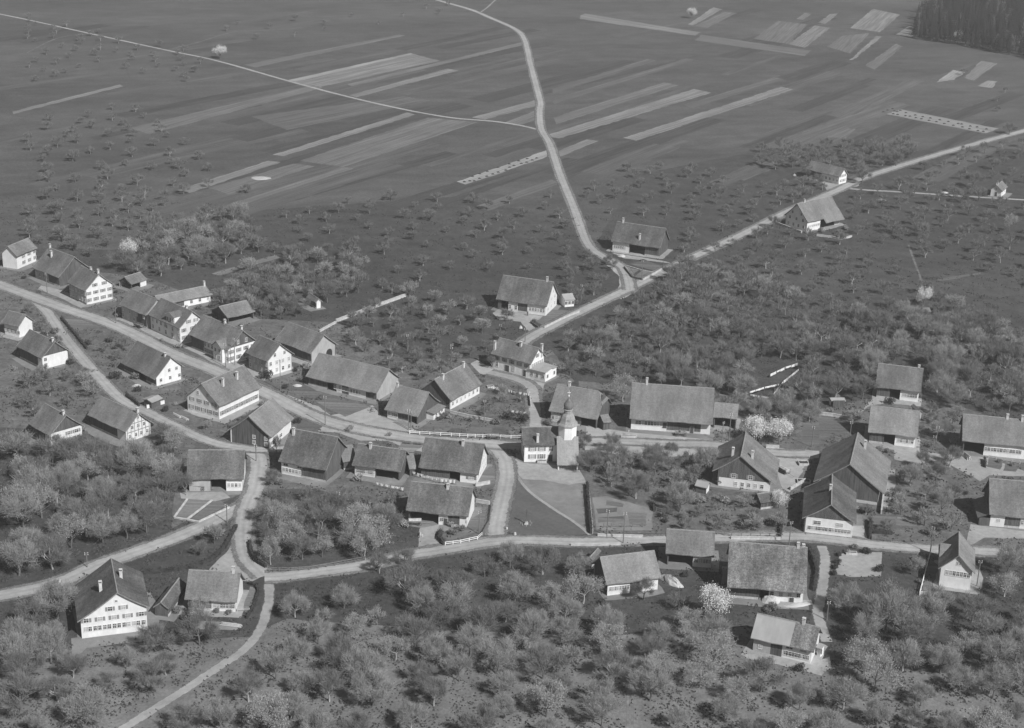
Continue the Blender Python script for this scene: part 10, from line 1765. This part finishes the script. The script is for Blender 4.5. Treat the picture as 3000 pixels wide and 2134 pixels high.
def grave_stakes(x, y, rz, label):
    t = link('iron_railing', None, None, loc=(x, y, 0), rz=rz); tag(t, label, 'railing', 'short iron railings by the plaza')
    for k in range(6): b = MB(); b.tube([(0,0,0),(0,0,.9),(0,0,1.1)], [.06,.06,.01], 5, 'iron'); b.build('bar', t, loc=((k-2.5)*.4,0,0))
    b = MB(); b.box(-1.1,1.1,-.03,.03,.3,.38,'iron'); b.build('rail', t)
for a in RAILINGS: grave_stakes(*a)
def corner_stone(x, y, s, label):
    b = MB(); b.tube([(0,0,-.1),(0,0,.3),(.03,0,.6),(.05,0,.75)], [.4,.38,.3,.12], 8, 'stone'); o = link('corner_stone', b.mesh('corner_stone'), None, loc=(x, y, 0)); o.scale = (s,s,s); tag(o, label, 'stone')
for a in STONES: corner_stone(*a)
def person(x, y, rz, label):
    t = link('person', None, None, loc=(x, y, 0), rz=rz); tag(t, label, 'person'); b = MB()
    b.tube([(.1,.0,.0),(.1,0,.45),(.09,0,.85)], [.07,.08,.11], 8, 'iron'); b.tube([(-.1,.12,.0),(-.1,.05,.45),(-.09,0,.85)], [.07,.08,.11], 8, 'iron')
    b.tube([(0,0,.8),(0,0,1.1),(0,0,1.4),(0,0,1.5),(0,0,1.55)], [.19,.17,.22,.1,.06], 10, 'timber')
    for s in (-1,1): b.tube([(s*.22,0,1.42),(s*.28,.03,1.1),(s*.26,.12,.85)], [.065,.055,.04], 6, 'timber')
    b.tube([(0,0,1.54),(0,.01,1.62),(0,.01,1.70),(0,0,1.78),(0,0,1.82)], [.06,.1,.115,.09,.03], 8, 'plaster_grey'); link('body', b.mesh('body', True), t)
for a in PEOPLE: person(*a)

# ---------------------------------------------------------------- the air
b = MB(); b.box(-4100, 4100, -700, 7100, -1.0, 188.0, 'grass'); b.mats = []; me = bpy.data.meshes.new('haze'); me.from_pydata(b.v, [], b.f)
hm = bpy.data.materials.new('haze_air'); hm.use_nodes = True; n = hm.node_tree; n.nodes.clear(); ho = n.nodes.new('ShaderNodeOutputMaterial'); pv = n.nodes.new('ShaderNodeVolumePrincipled')
pv.inputs['Color'].default_value = (.9, .9, .9, 1); pv.inputs['Density'].default_value = HAZE; pv.inputs['Anisotropy'].default_value = 0.2
n.links.new(pv.outputs[0], ho.inputs['Volume']); me.materials.append(hm); o = link('haze', me); tag(o, 'thin pale spring haze over the whole valley', 'haze', kind='stuff')
